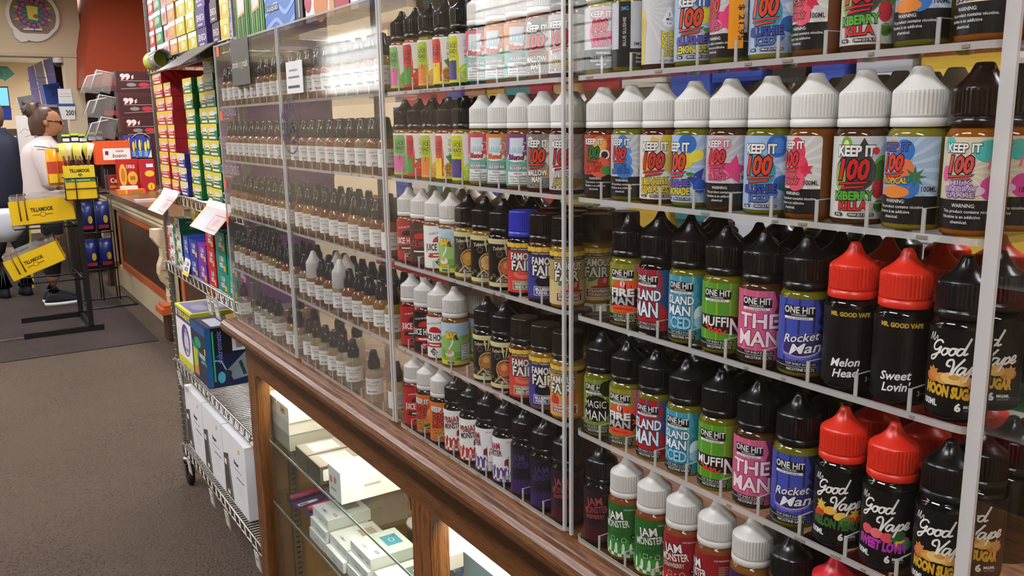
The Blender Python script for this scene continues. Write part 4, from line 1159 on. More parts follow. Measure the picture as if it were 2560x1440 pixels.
PRINTS = {}
def pmesh(key, ink, rough=0.38):
    if key not in PRINTS:
        PRINTS[key] = ink.mesh('print', None, 0.0003, 0.00004, rough=rough)
    return PRINTS[key]

def box_item(name, label, cat, loc, rotz, w, d, h, col, front=None, side=None, left=None, top=None, group=None, rot=None, body='box_body', rough=0.4):
    """front faces local -Y; side = local +X; left = local -X. front etc. are print meshes"""
    t = thing(name, label, cat, loc, math.radians(rotz), group, rot)
    skin(put(body, box_mesh(w, d, h), t), col if not isinstance(col, str) else pm(col, rough))
    if front:
        put('front_print', front, t)
    if side:
        put('side_print', side, t, (w / 2, d / 2, 0), (0, 0, PI / 2))
    if left:
        put('end_print', left, t, (-w / 2, d / 2, 0), (0, 0, -PI / 2))
    if top:
        put('top_print', top, t, (0, d / 2, h), (-PI / 2, 0, 0))
    return t

# ------------------------------------------------------------------ chrome wire rack
M_CHROME = mat('chrome_wire', '#b5b0a6', 0.28, metal=0.85)
M_CHROMED = mat('chrome_post', '#8e8a83', 0.32, metal=0.8)
M_RUB = mat('black_rubber', '#1c1b1a', 0.6)
RX0, RX1, RY0, RY1 = 0.69, 1.13, 2.45, 3.66
RZ = [0.178, 0.552, 0.965, 1.252, 1.738]
rack = thing('wire_rack', 'tall chrome wire rack on casters packed with cartons', 'rack', (0, 0, 0))
prof = []
z = 0.115
while z < 2.12:
    prof += [(0.0125, z), (0.0125, z + 0.0225), (0.0112, z + 0.0235), (0.0112, z + 0.0245)]
    z += 0.0254
for x, y in ((RX0 + 0.013, RY1 - 0.013), (RX0 + 0.013, RY0 + 0.013), (RX1 - 0.013, RY1 - 0.013), (RX1 - 0.013, RY0 + 0.013)):
    MB().lathe(prof, 14, cx=x, cy=y, smooth=False).build('post', M_CHROMED, rack)
for z in RZ:
    fr = MB()
    zl = z - 0.034
    for (xa, y2), (xb, y3) in (((RX0, RY0), (RX0, RY1)), ((RX1, RY0), (RX1, RY1)), ((RX0, RY0), (RX1, RY0)), ((RX0, RY1), (RX1, RY1))):
        fr.tube([(xa, y2, z), (xb, y3, z)], 0.0036, 8)
        fr.tube([(xa, y2, zl), (xb, y3, zl)], 0.0030, 6)
        n = int(round((Vector((xb, y3, 0)) - Vector((xa, y2, 0))).length / 0.031))
        pts = []
        for k in range(n + 1):
            q = k / n; px, py = xa + (xb - xa) * q, y2 + (y3 - y2) * q
            dq = 0.3 / n
            e = ((xb - xa) * dq, (y3 - y2) * dq)
            if k % 2 == 0:
                pts += [(px - e[0], py - e[1], z - 0.004), (px + e[0], py + e[1], z - 0.004)]
            else:
                pts += [(px - e[0], py - e[1], zl + 0.002), (px + e[0], py + e[1], zl + 0.002)]
        fr.tube(pts, 0.0021, 6)
    sh = fr.build('shelf_frame', M_CHROME, rack)
    dk = MB()
    n = 62
    for k in range(n):
        y = RY0 + 0.02 + (RY1 - RY0 - 0.04) * k / (n - 1)
        dk.tube([(RX0, y, z - 0.001), (RX1, y, z - 0.001)], 0.0022, 6)
    for x in (RX0 + 0.11, RX0 + 0.22, RX0 + 0.33):
        dk.tube([(x, RY0, z - 0.006), (x, RY1, z - 0.006)], 0.0026, 6)
    d = dk.build('wire_deck', M_CHROME, rack)
    d['kind'] = 'stuff'
    for x, y in ((RX0 + 0.013, RY1 - 0.013), (RX0 + 0.013, RY0 + 0.013)):
        MB().lathe([(0.0165, zl - 0.004), (0.0185, zl), (0.0185, z), (0.0165, z + 0.003)], 14, cx=x, cy=y).build('corner_collar', M_CHROMED, rack)
for x, y in ((RX0 + 0.013, RY1 - 0.013), (RX0 + 0.013, RY0 + 0.013), (RX1 - 0.013, RY1 - 0.013), (RX1 - 0.013, RY0 + 0.013)):
    ca = MB()
    ca.lathe([(0.02, 0.105), (0.024, 0.108), (0.024, 0.116), (0.014, 0.12)], 16, cx=x, cy=y)
    ca.box(x - 0.019, y - 0.03, 0.05, x - 0.016, y + 0.012, 0.108).box(x + 0.016, y - 0.03, 0.05, x + 0.019, y + 0.012, 0.108).box(x - 0.019, y - 0.03, 0.098, x + 0.019, y + 0.012, 0.108)
    cb = ca.build('caster', M_CHROMED, rack)
    w = MB()
    pr = [(0.040, -0.012), (0.044, -0.009), (0.045, 0.0), (0.044, 0.009), (0.040, 0.012), (0.018, 0.013)]
    vv = [(r, s) for r, s in [(0.018, -0.013)] + pr]
    seg = 24
    v = []; f = []
    for r, s in vv:
        for i in range(seg):
            a = 2 * PI * i / seg
            v.append((x + s, y - 0.012 + r * math.cos(a), 0.0455 + r * math.sin(a)))
    for k in range(len(vv) - 1):
        for i in range(seg):
            j = (i + 1) % seg
            f.append((k * seg + i, k * seg + j, (k + 1) * seg + j, (k + 1) * seg + i))
    f.append(tuple(range(seg))); f.append(tuple((len(vv) - 1) * seg + i for i in range(seg)))
    w.add(v, f, 0, True)
    w.build('wheel', M_RUB, cb)

# ------------------------------------------------------------------ cartons on the upper two shelves
def end_print(base, top, tag_c, txt=None, inkc='#f2efe6', w=140, h=50, swash=True):
    L = Ink()
    if swash:
        L.poly([(-w / 2, h), (w / 2, h), (w / 2, h * 0.62), (0, h * 0.80), (-w / 2, h * 0.55)], top)
        L.poly([(-w / 2, h * 0.55), (0, h * 0.80), (w / 2, h * 0.62), (w / 2, h * 0.42), (-w / 2, h * 0.2)], inkc)
        L.poly([(-w / 2, h * 0.42), (w / 2, h * 0.60), (w / 2, h * 0.22), (-w / 2, h * 0.15)], base)
    else:
        L.rect(-w / 2, h * 0.72, w / 2, h, top)
    L.rect(-w * 0.30, h * 0.07, w * 0.34, h * 0.2, '#efe7c4')
    for j in range(2):
        L.rect(-w * 0.2, h * (0.34 + 0.16 * j), w * 0.25, h * (0.40 + 0.16 * j), '#f4f0e6')
    if txt:
        L.text(txt, 0, h * 0.45, h * 0.24, '#f4f0e6', w=w * 0.8, bold=0.03)
    L.rect(-w * 0.38, h * 0.3, -w * 0.2, h * 0.6, tag_c)
    return L
RED, GRN, PUR = '#b3202a', '#17703e', '#3a2f8c'
def stack(nm, desc, y1, y0, z0, n, hh, d, col, front, side, grp, x=RX0 + 0.004, jit=0.006, start=0, side_top=None):
    w = abs(y1 - y0) - 0.008
    rr = random.Random(nm + desc)
    for k in range(start, start + n):
        lab = '%s carton, %s up in its wire rack stack' % (desc, ORD[k])
        box_item('carton', lab, 'carton', (x + rr.uniform(0, jit), (y1 + y0) / 2 + rr.uniform(-0.002, 0.002), z0 + k * hh), -90, w, d, hh - 0.001, col,
                 front, side_top if (side_top and k == start + n - 1) else side, group=grp)
def scaled(key, f, w, h):
    return pmesh((key, round(w, 3), round(h, 3)), f(w * 1000, h * 1000))
crisscross = Ink().text('CRISS-CROSS', 0, 14, 20, '#8a6a5a', w=210, bold=0.0).star(-125, 24, 5, '#b08a5a', 4, 0.25)
star_side = Ink().star(100, 24, 5, '#b08a5a', 4, 0.25)
hh = 0.0505
def fr_red(w, h): return end_print(RED, '#e8c42c', '#f0a02a', w=w, h=h, inkc='#efb8bc')
def fr_grn(w, h): return end_print(GRN, '#e2cc3a', '#f0a02a', w=w, h=h, inkc='#cfe0d2')
def fr_pur(w, h): return end_print(PUR, '#e8d87c', '#f0b02a', w=w, h=h, inkc='#d8d2ea')
for desc, y1, y0, n, col, fr, sd, st in (('red and yellow far', 3.622, 3.452, 9, RED, fr_red, None, None), ('red and yellow second', 3.44, 3.315, 8, RED, fr_red, star_side, crisscross),
                                  ('purple and yellow', 3.31, 3.18, 3, PUR, fr_pur, None, None), ('green and yellow first column', 3.125, 2.99, 8, GRN, fr_grn, None, None),
                                  ('green and yellow second column', 2.98, 2.86, 8, GRN, fr_grn, None, None), ('green and yellow third column', 2.85, 2.715, 9, GRN, fr_grn, None, None)):
    w = abs(y1 - y0) - 0.008
    stack('upper', desc, y1, y0, RZ[3] + 0.0048, n, hh, 0.28, col, scaled(desc[:3], fr, w, hh - 0.001), pmesh('ss', sd) if sd else None, 'cartons on the upper rack shelf', side_top=pmesh('cc', st) if st else None,
          x=RX0 + 0.004 + (0.012 if 'second column' in desc else 0))
# cartons nearer than the case edge, seen through the far case
PURB = '#5a2a5e'
cc2 = Ink().text('CRISS-CROSS', 0, 18, 26, '#d8c8d8', w=190, bold=0.0).rect(-60, 8, 20, 12, '#c8a878')
stack('near', 'purple banner', 2.69, 2.54, RZ[3] + 0.0048, 5, 0.085, 0.3, PURB, pmesh('cc2', cc2), None, 'cartons on the upper rack shelf')
# top shelf: small packs in columns
def fr_pack(base, top, ink, tagc):
    def f(w, h):
        L = Ink().rect(-w / 2, h * 0.72, w / 2, h, top)
        L.ell(0, h * 0.45, w * 0.3, h * 0.22, ink)
        L.rect(-w * 0.4, h * 0.2, -w * 0.15, h * 0.6, tagc)
        return L
    return f
def fr_word(word, c):
    def f(w, h):
        return Ink().text(word, 0, h * 0.35, h * 0.32, c, w=w * 0.85, bold=0.02).rect(-w * 0.3, h * 0.1, w * 0.2, h * 0.2, '#c8b8e0')
    return f
tops = [('red and white', 3.61, 3.51, '#c8303a', fr_pack('', '#f2ecea', '#f0d8da', '#f0a82a')), ('green and white', 3.50, 3.375, '#2c8a58', fr_pack('', '#eef2ee', '#a8d4bc', '#f0a82a')), ('pale pink', 3.367, 3.278, '#d8a8b0', fr_pack('', '#f4ecec', '#c86a80', '#f0a82a')),
        ('orange and white', 3.274, 3.16, '#d8a060', fr_pack('', '#f6efe6', '#e8b878', '#f0a82a')), ('yellow and silver', 3.152, 3.02, '#dccb3a', fr_pack('', '#f4f2e8', '#e9e3a0', '#e8b82a')), ('lime and silver', 3.012, 2.895, '#d6d84a', fr_pack('', '#f4f2e8', '#ece8b0', '#e8b82a')),
        ('violet', 2.882, 2.762, '#4a3378', fr_word('SENECA', '#efe8f4')), ('dark brown', 2.70, 2.615, '#4a3038', fr_word('SENECA', '#e8dcd4')), ('bright yellow', 2.608, 2.508, '#e2c832', fr_pack('', '#f2e27c', '#f4ecb0', '#e8b82a')), ('sky blue', 2.50, 2.46, '#5a78c8', fr_word('SENECA', '#f0f0f6'))]
for desc, y1, y0, col, fr in tops:
    w = abs(y1 - y0) - 0.008
    stack('top', desc, y1, y0, RZ[4] + 0.0048, 5, 0.058, 0.05 if desc == 'sky blue' else 0.2, col, scaled(desc, fr, w, 0.057), None, 'packs on the top rack shelf')

# ------------------------------------------------------------------ middle shelf: tube cartons
def fr_max(c):
    def f(w, h):
        L = Ink().poly([(-w / 2, 0), (-w * 0.1, 0), (-w * 0.25, h), (-w / 2, h)], c)
        L.text('MAX', w * 0.15, h * 0.22, h * 0.34, INK, w=w * 0.42, bold=0.05).rect(-w * 0.05, h * 0.68, w * 0.35, h * 0.76, '#9a9a98')
        L.rect(-w * 0.36, h * 0.3, -w * 0.14, h * 0.62, '#f0a82a')
        return L
    return f
def sd_max(L_=300, h=46):
    L = Ink().poly([(20, 0), (L_ / 2, 0), (L_ / 2, h), (-10, h)], '#d8d6d0').poly([(-10, h), (30, 0), (60, 0), (10, h)], GRN)
    L.text('MAX', 95, 12, 20, INK, w=70, bold=0.06)
    L.text('100 KING SIZE TUBES PREMIUM', -80, 30, 4.4, '#dfe8e2', w=90)
    for j in range(3):
        L.text('KING SIZE FILTER TUBES', -80, 17 - j * 5, 3, '#cfdcd4', w=64)
    return L
Z2 = RZ[2] + 0.0048
for desc, y1, y0, n, col in (('red white', 3.62, 3.50, 3, '#c8323c'), ('green white', 3.49, 3.37, 4, '#1d7a4a')):
    w = abs(y1 - y0) - 0.006
    stack('tube', desc, y1, y0, Z2, n, 0.0475, 0.30, '#e4e2dc' if desc[0] == 'r' else '#14603a', pmesh(('mx', desc), Ink().rect(-w * 500, 0, w * 500, 57, '#e6e4de')) if False else scaled(('mx', desc), (lambda w_, h_, c=col: (lambda L: (L.items.insert(0, ([(-w_ / 2, 0), (w_ / 2, 0), (w_ / 2, h_), (-w_ / 2, h_)], [(0, 1, 2, 3)], L._c('#e6e4de'))), L)[1])(fr_max(c)(w_, h_))), w, 0.0465), pmesh('sdmax', sd_max()) if desc[0] == 'g' else None, 'tube cartons on the middle rack shelf')
def fr_quarter(w, h):
    L = Ink().text('1', -w * 0.12, h * 0.52, h * 0.26, '#f0e8ee', bold=0.04, out=INK).text('1/4', w * 0.12, h * 0.52, h * 0.26, '#f0e8ee', w=w * 0.24, bold=0.04, out=INK)
    L.text('SIZE', 0, h * 0.24, h * 0.2, '#f0e8ee', w=w * 0.36, bold=0.04, out=INK).rect(w * 0.2, h * 0.08, w * 0.42, h * 0.36, '#f0a82a')
    return L
for desc, y1, y0, n, col, dx, z0 in (('blue white', 3.35, 3.27, 2, '#3a54b8', 0.0, Z2), ('deep blue', 3.255, 3.13, 2, '#2c3a9c', -0.0, Z2), ('purple', 3.12, 3.0, 2, '#7a2f94', 0.0, Z2), ('cherry red', 2.99, 2.885, 4, '#c01f30', 0.0, Z2), ('teal green', 2.875, 2.75, 3, '#0f8a70', 0.0, Z2), ('teal inner', 2.74, 2.62, 3, '#0f8a70', 0, Z2), ('purple inner', 2.61, 2.52, 3, '#7a3f84', 0, Z2)):
    w = abs(y1 - y0) - 0.006
    stack('quarter', desc, y1, y0, z0, n, 0.066, 0.22, col, scaled('q', fr_quarter, w, 0.065), None, 'paper cartons on the middle rack shelf', x=RX0 + 0.004 + dx)
tg = thing('price_card', 'white price card leaning on the blue carton at the rack edge', 'price card', (RX0 - 0.008, 3.285, Z2 - 0.012), math.radians(-90))
MB().box(-0.045, 0, 0, 0.045, 0.0015, 0.062).build('card', pm('#f0eee8'), tg, rot=(-0.25, 0, 0))
put('card_print', pmesh('pcard', Ink().rect(-45, 0, 45, 14, '#e8d94a').text('1 1/4', 0, 36, 16, INK, w=56, bold=0.04).text('SIZE', 0, 18, 12, INK, w=56, bold=0.04)), tg, rot=(-0.25, 0, 0))
# small yellow packs in a clear tray above the green cartons
ty = thing('clear_tray', 'clear tray of yellow packs on top of the green cartons', 'tray', (RX0 + 0.03, 3.33, Z2 + 4 * 0.0475), math.radians(-90))
MB().box(-0.10, 0, 0, 0.10, 0.22, 0.002).box(-0.10, 0, 0.002, 0.10, 0.002, 0.03).build('tray_body', M_ACR, ty)
for k in range(3):
    box_item('yellow_pack', 'yellow pack in the clear tray, %s from the far end' % ORD[k], 'pack', (RX0 + 0.035, 3.39 - k * 0.062, Z2 + 4 * 0.0475 + 0.002), -90, 0.054, 0.1, 0.028 + 0.006 * (k % 3), ['#d9bb3e', '#c9a94a', '#d8c060'][k], group='yellow packs in the clear tray')

# ------------------------------------------------------------------ lower shelf: rolling machines in boxes
Z1 = RZ[1] + 0.0048
def sd_top():
    L = Ink().rect(-136, 0, 136, 236, '#efece6').rect(-136, 186, 136, 236, '#4a3f7c').rect(-136, 0, 136, 30, '#d6cf2c').rect(-136, 226, 136, 236, '#d6d62c')
    L.ell(20, 110, 70, 66, '#5a4a94').ell(30, 100, 40, 50, '#cfcfd4').rect(0, 66, 60, 80, '#8a8a90').rect(14, 130, 44, 160, '#b0b0b6').rect(20, 96, 30, 112, '#f0a82a')
    L.text('TOP-O-MATIC', 16, 198, 22, '#e8d62c', w=205, bold=0.06).ell(-112, 208, 14, 16, '#dcd6ea')
    return L
def tp_top():
    return Ink().rect(-137, -100, 137, 100, '#d9d83a').rect(-122, -88, 122, 92, '#5c548c').ell(-10, 40, 80, 40, '#c8c6cc', 15).ell(-20, 10, 60, 20, '#3c3a44').ell(20, -40, 60, 30, '#8a8694')
box_item('rolling_machine_box', 'yellow and purple boxed rolling machine on the rack', 'box', (RX0 + 0.012, 3.49, Z1), -90, 0.272, 0.2, 0.236, '#d6cf2c', pmesh('topo', sd_top()), None, None, pmesh('topot', tp_top()))
def fr_mik():
    L = Ink().rect(-110, 0, 110, 222, '#26304e').rect(-110, 190, 110, 222, '#2c5a8c').poly([(-110, 150), (110, 90), (110, 70), (-110, 130)], '#3a8a6a').rect(-90, 16, -20, 120, '#b8bf36').poly([(-90, 16), (-20, 16), (-20, 60), (-90, 40)], '#d88a3a')
    L.ell(-10, 150, 50, 20, '#2f9a6a').text('KING-SIZE', 50, 100, 14, '#e8ecf0', w=80, bold=0.04).rect(25, 80, 75, 86, '#a0a8b4').rect(84, 120, 104, 144, '#f0a82a')
    return L
def sd_mik():
    L = Ink().rect(-111, 0, 111, 222, '#101a4a').rect(-111, 120, 111, 222, '#0a0e1e').rect(-88, 20, -82, 210, '#2fd08a').rect(-111, 0, -92, 222, '#1f6fae')
    L.text('mikromatic', -54, 88, 20, '#7f9ae8', w=120, rot=90, al='L', bold=0.01)
    L.rect(-16, 128, 30, 186, '#e8eaee')
    for k in range(6):
        L.rect(-2 + k * 4, 138, 0 + k * 4 + (k % 2), 176, '#3a3a44')
    L.poly([(-40, 60), (30, 120), (66, 100), (70, 30), (-20, 18)], '#7d8c92').poly([(30, 120), (66, 100), (70, 30), (44, 34)], '#b8c2c0').poly([(2, 84), (14, 90), (30, 34), (18, 32)], '#2a3438')
    L.ell(-62, 34, 14, 22, '#58c8e0').ell(-36, 44, 12, 14, '#1a2a3c').stroke([(-84, 100), (-60, 96), (-44, 60)], 5, '#9ad8e0')
    return L
tpm = Ink().rect(-105, -100, 105, 100, '#3a4058').poly([(-105, 20), (105, -20), (105, 40), (-105, 100)], '#e0b64a').poly([(-105, 60), (20, 40), (20, 100), (-105, 100)], '#e8d83a').rect(-60, -80, 80, -30, '#c8ccd4')
for k, (x, nm) in enumerate(((RX0 + 0.008, 'next to the yellow one'), (RX0 + 0.236, 'half hidden by the oak post'))):
    box_item('rolling_machine_box', 'dark blue boxed rolling machine, %s' % nm, 'box', (x, 3.24, Z1), -90, 0.222, 0.222, 0.222, '#15205a', pmesh('mikf', fr_mik()), pmesh('miks', sd_mik()), None, pmesh('mikt', tpm), group='dark blue boxed rolling machines')

# ------------------------------------------------------------------ bottom shelf: white boxes with slanted windows
Z0 = RZ[0] + 0.0048
def fr_white(w=290, h=262):
    L = Ink().poly([(-w / 2 + 4, h * 0.02), (-w / 2 + 4, h * 0.60), (-w / 2 + 66, h * 0.66), (-w / 2 + 100, h * 0.02)], '#4a4440')
    L.stroke([(-w / 2 + 66, h * 0.66), (-w / 2 + 104, h * 0.02)], 6, '#2a2828').stroke([(-w / 2 + 60, h * 0.6), (-w / 2 + 92, h * 0.05)], 4, '#dcdcda')
    L.rect(-w / 2 + 10, h * 0.46, -w / 2 + 40, h * 0.54, '#ecebe7').rect(-w / 2 + 30, h * 0.05, -w / 2 + 62, h * 0.11, '#e6e4c8')
    L.text('Super', 26, h * 0.62, 14, '#3a3a3a', w=60, bold=0.05).rect(0, h * 0.55, 90, h * 0.565, '#8a8a88').rect(20, h * 0.44, 110, h * 0.46, '#5a5a5a')
    for j in range(4):
        L.rect(20, h * (0.36 - j * 0.04), 90, h * (0.365 - j * 0.04), '#b8b8b4')
    L.ell(70, h * 0.86, 7, 9, '#e8c22a')
    return L
tpw = Ink().rect(20, -40, 100, -36, '#8a8a88').text('SUPER', 50, -30, 10, '#5a5a5a', w=60).rect(60, -60, 90, -48, '#3a3a3a').stroke([(-143, -92), (-143, 92)], 1.5, '#9a9a96')
for k in range(4):
    y = 3.475 - k * 0.292
    box_item('white_box', 'large white box with slanted dark window, %s along the bottom rack shelf' % ORD[k], 'box', (RX0 + (0.05 if k == 3 else 0.018), y, Z0), -90, 0.286, 0.19, 0.262, '#e6e6e4', pmesh('wbf', fr_white()), None, None, pmesh('wbt', tpw), group='white boxes on the bottom rack shelf')

# ------------------------------------------------------------------ price tags and paper flags on the rack edges
M_TAG = mat('tag_clear_plastic', '#cfcabc', 0.25)
def tagholder(y, z, i, where, tilt=0.1):
    t = thing('price_tag', 'small plastic price tag, %s' % where, 'price tag', (RX0 - 0.007, y, z), math.radians(-90), 'price tags on the rack edges')
    MB().box(-0.026, -0.002, -0.062, 0.026, 0.001, 0.0).tube([(-0.01, 0, 0), (-0.01, 0.003, 0.012), (0.01, 0.003, 0.012), (0.01, 0, 0)], 0.0016, 6).build('tag_holder', M_TAG, t, rot=(tilt, 0, 0))
    put('tag_print', pmesh('tagp', Ink().rect(-20, -52, 20, -10, '#e4e1d6', 2).rect(-12, -40, 12, -38, '#8a8680').rect(-12, -32, 8, -30, '#8a8680').rect(-10, -26, 10, -20, '#4a4a48')), t, (0, -0.0022, 0), (tilt, 0, 0))
for i, (x, y) in enumerate(((470, 1140), (525, 1205), (563, 1250), (638, 1342))):
    p = onX(x, y, RX0 - 0.007)
    tagholder(p.y, RZ[0] - 0.034, i, '%s from the far end under the white boxes' % ORD[i])
for i, (x, y) in enumerate(((447, 925),)):
    p = onX(x, y, RX0 - 0.007)
    tagholder(p.y, RZ[1] - 0.034, i, 'hanging below the yellow boxed machine')
for i, (x, y) in enumerate(((522, 757), (540, 765))):
    p = onX(x, y, RX0 - 0.007)
    tagholder(p.y, RZ[2] - 0.034, i, '%s of two above the yellow box' % ('farther' if i == 0 else 'nearer'))
def flag(y, z, w, label, l2, tilt=-0.75):
    t = thing('paper_flag', label, 'price flag', (RX0 - 0.006, y, z), math.radians(-90))
    MB().box(-w / 2, -0.003, -0.004, w / 2, 0.003, 0.018).build('clip_strip', mat('clip_strip', '#e8e6e2', 0.3), t, rot=(tilt * 0.6, 0, 0))
    pg = MB().box(-w / 2, -0.0008, -0.088, w / 2, 0.0008, 0.0).build('paper', pm('#c4aca2'), t, rot=(tilt, 0, 0))
    hw = w * 500
    put('paper_print', pmesh(('flag', l2), Ink().rect(-hw, -88, -hw + 16, 0, '#cfc43a').rect(-hw + 22, -82, hw * 0.1, -12, '#b4b2b0').rect(hw * 0.15, -82, hw - 8, -12, '#cf9c90').curve([(hw * 0.35, -40), (hw * 0.42, -62), (hw * 0.5, -36), (hw * 0.58, -64), (hw * 0.66, -38), (hw * 0.75, -60)], 4, INK).stroke([(hw * 0.2, -76), (hw * 0.9, -76), (hw * 0.9, -26), (hw * 0.2, -26), (hw * 0.2, -76)], 3, INK)), pg, (0, -0.0009, 0))
flag(3.43, RZ[3] - 0.002, 0.27, 'pink and yellow paper price flag jutting out at the rack post', '4.99')
flag(2.72, RZ[3] - 0.002, 0.30, 'pink and yellow paper price flag jutting out beside the far case', '5.25')
# black price flap and rolled label tube on the top shelf edge
fl = thing('price_flap', 'grey plastic price flap tilted on the top rack shelf edge', 'price flap', (RX0 - 0.008, 2.75, RZ[4] + 0.002), math.radians(-90))
MB().box(-0.17, -0.0015, -0.13, 0.17, 0.0015, 0.0).build('flap', mat('flap_grey', '#77716a', 0.35), fl, rot=(-1.0, 0, 0.0))
put('flap_print', pmesh('flapp', Ink().text('3.83', 60, -100, 34, '#e6e2dc', w=90, rot=60, bold=0.04).rect(-160, -120, -80, -90, '#a8a298')), fl, (0, -0.0009, -0.0015), (-1.0, 0, 0))
st = thing('shelf_strip', 'black notched price strip along the top rack shelf edge', 'shelf strip', (RX0 - 0.006, 3.02, RZ[4] - 0.036), math.radians(-90))
MB().box(-0.36, -0.003, 0, 0.36, 0.002, 0.04).build('strip', pm('#16130f'), st)
put('strip_print', pmesh('strp', (lambda L: [L.text('7', -320 + k * 60, 6, 24, '#d8d4cc', w=18, bold=0.03) for k in range(10)] and L)(Ink())), st, (0, -0.003, 0))
ro = thing('label_roll', 'rolled glossy label tube hung at the top rack corner', 'label roll', onX(394, 150, RX0 - 0.038), 0)
MB().lathe([(0.031, -0.09), (0.032, -0.088), (0.032, 0.09), (0.031, 0.092), (0.0295, 0.092), (0.0295, -0.09)], 24).build('roll', mat('roll_gloss', '#a8a8a4', 0.15, coat=0.5), ro, rot=(PI / 2, 0, 0))
MB().lathe([(0.0325, -0.09), (0.0325, -0.0)], 24).build('roll_band', pm('#c8cc3c'), ro, rot=(PI / 2, 0, 0))
# ------------------------------------------------------------------ goods on the glass shelves of the oak counter
SA, SB = 0.6265, 0.4405
GX = 0.674
def cbox(name, label, y1, y0, z0, h, d, col, x=GX, front=None, side=None, top=None, group=None, rough=0.4, rz=-90):
    return box_item(name, label, 'box', (x, (y1 + y0) / 2, z0), rz, abs(y1 - y0), d, h, col, front, side, None, top, group, rough=rough)
slot_top = pmesh('slottop', Ink().rect(-36, -70, 36, -50, '#7a7468').rect(-36, -40, 36, -20, '#8a8478').rect(-36, -10, 36, 10, '#7a7468').rect(-36, 20, 36, 40, '#8a8478'))
def orange(w, h):
    return Ink().rect(-w * 0.22, h * 0.35, w * 0.18, h * 0.75, '#f0a42a').rect(-w * 0.14, h * 0.48, w * 0.1, h * 0.62, '#a86a18')
white_f = pmesh('ofr', orange(90, 45))
cbox('silver_box', 'flat silver box at the bottom of the far stack on the upper glass shelf', 2.355, 2.18, SA, 0.046, 0.22, '#a6a296', x=0.684, rough=0.25)
cbox('silver_box', 'pale grey box in the middle of the far stack on the upper glass shelf', 2.355, 2.178, SA + 0.0465, 0.036, 0.2, '#cfccc2', x=0.684, rough=0.3)
for k, (y1, y0) in enumerate(((2.355, 2.273), (2.268, 2.172))):
    cbox('vial_carton', 'white slotted carton with orange sticker, %s of the pair topping the stack' % ['farther', 'nearer'][k], y1, y0, SA + 0.083, 0.042, 0.19, '#e2dfd6', x=0.684, front=white_f, top=slot_top, group='white slotted cartons')
win = pmesh('wintop', Ink().rect(-42, -82, 42, 82, '#6f6a60').rect(-30, -60, 30, 10, '#c9c6bc').rect(-25, -54, 25, 4, '#9a9890'))
sid = pmesh('dsid', Ink().rect(-78, 8, -36, 38, '#e8e6e0', 4).text('i', -58, 14, 14, '#3a3a38'))
for k, (y1, y0) in enumerate(((2.10, 2.012), (2.008, 1.92))):
    cbox('windowed_box', 'dark silver box with square lid window, %s of two on the upper glass shelf' % ['farther', 'nearer'][k], y1, y0, SA, 0.046, 0.17, '#4b463e', top=win, side=sid if k else None, group='dark silver windowed boxes', rough=0.3)
cbox('clear_lid_box', 'shallow clear lidded box behind the dark silver boxes', 2.15, 1.98, SA, 0.03, 0.12, '#b8b4a4', x=GX + 0.2, rough=0.2)
logo = pmesh('biglogo', Ink().rect(-30, 36, -16, 52, '#e08a84').rect(-4, 40, 10, 56, '#e08a84').rect(-26, 20, 8, 25, '#a8a49e'))
sl = pmesh('bigside', Ink().rect(-62, 30, -20, 36, '#b4b0aa').rect(30, 34, 52, 44, '#e8b03a'))
cbox('white_box', 'big bright white box with two pink squares on the upper glass shelf', 1.862, 1.786, SA, 0.078, 0.24, '#f0eeea', front=logo, side=sl)
cbox('white_box', 'white box deep on the upper glass shelf under the rail', 1.86, 1.70, SA, 0.05, 0.12, '#f0eeea', x=GX + 0.28)
cbox('white_box', 'low white box close to the middle oak post on the upper glass shelf', 1.50, 1.38, SA, 0.03, 0.22, '#ebe8e2', x=GX + 0.06)
# pink pens in clamshell cards, lower shelf
M_PINK = mat('pen_pink', '#d23a6e', 0.3)
M_PENCLEAR = clear_mat('clam_clear', (0.92, 0.92, 0.94), base=0.08, rough=0.05)
for k, (x, y, rz) in enumerate(((0.70, 2.25, 6), (0.72, 2.15, 12))):
    t = thing('vape_pen_pack', 'pink pen in a purple clamshell card, %s on the lower glass shelf' % ['farther', 'nearer'][k], 'pen pack', (x, y, SB), math.radians(rz), 'pink pens in clamshell cards')
    MB().box(0, -0.035, 0, 0.18, 0.035, 0.002).build('card', pm('#4a3a78'), t)
    put('card_print', pmesh('pencard', Ink().rect(10, -30, 70, -14, '#e6e4e0').rect(14, -26, 40, -20, INK).ell(120, -14, 30, 8, '#2a2a34')), t, (0, 0, 0.002), (-PI / 2, 0, 0))
    pn = MB()
    pn.lathe([(0.005, 0), (0.0085, 0.004), (0.0085, 0.115), (0.006, 0.118), (0.006, 0.13), (0.0085, 0.132), (0.0085, 0.165), (0.004, 0.17)], 14)
    pb = pn.build('pen', M_PINK, t, (0.005, 0.02, 0.011), (0, PI / 2, 0))
    MB().lathe([(0.0088, 0.116), (0.0088, 0.131)], 14).build('pen_ring', M_STEEL, pb)
    MB().box(0.002, 0.006, 0.002, 0.178, 0.034, 0.022).build('clamshell', M_PENCLEAR, t)
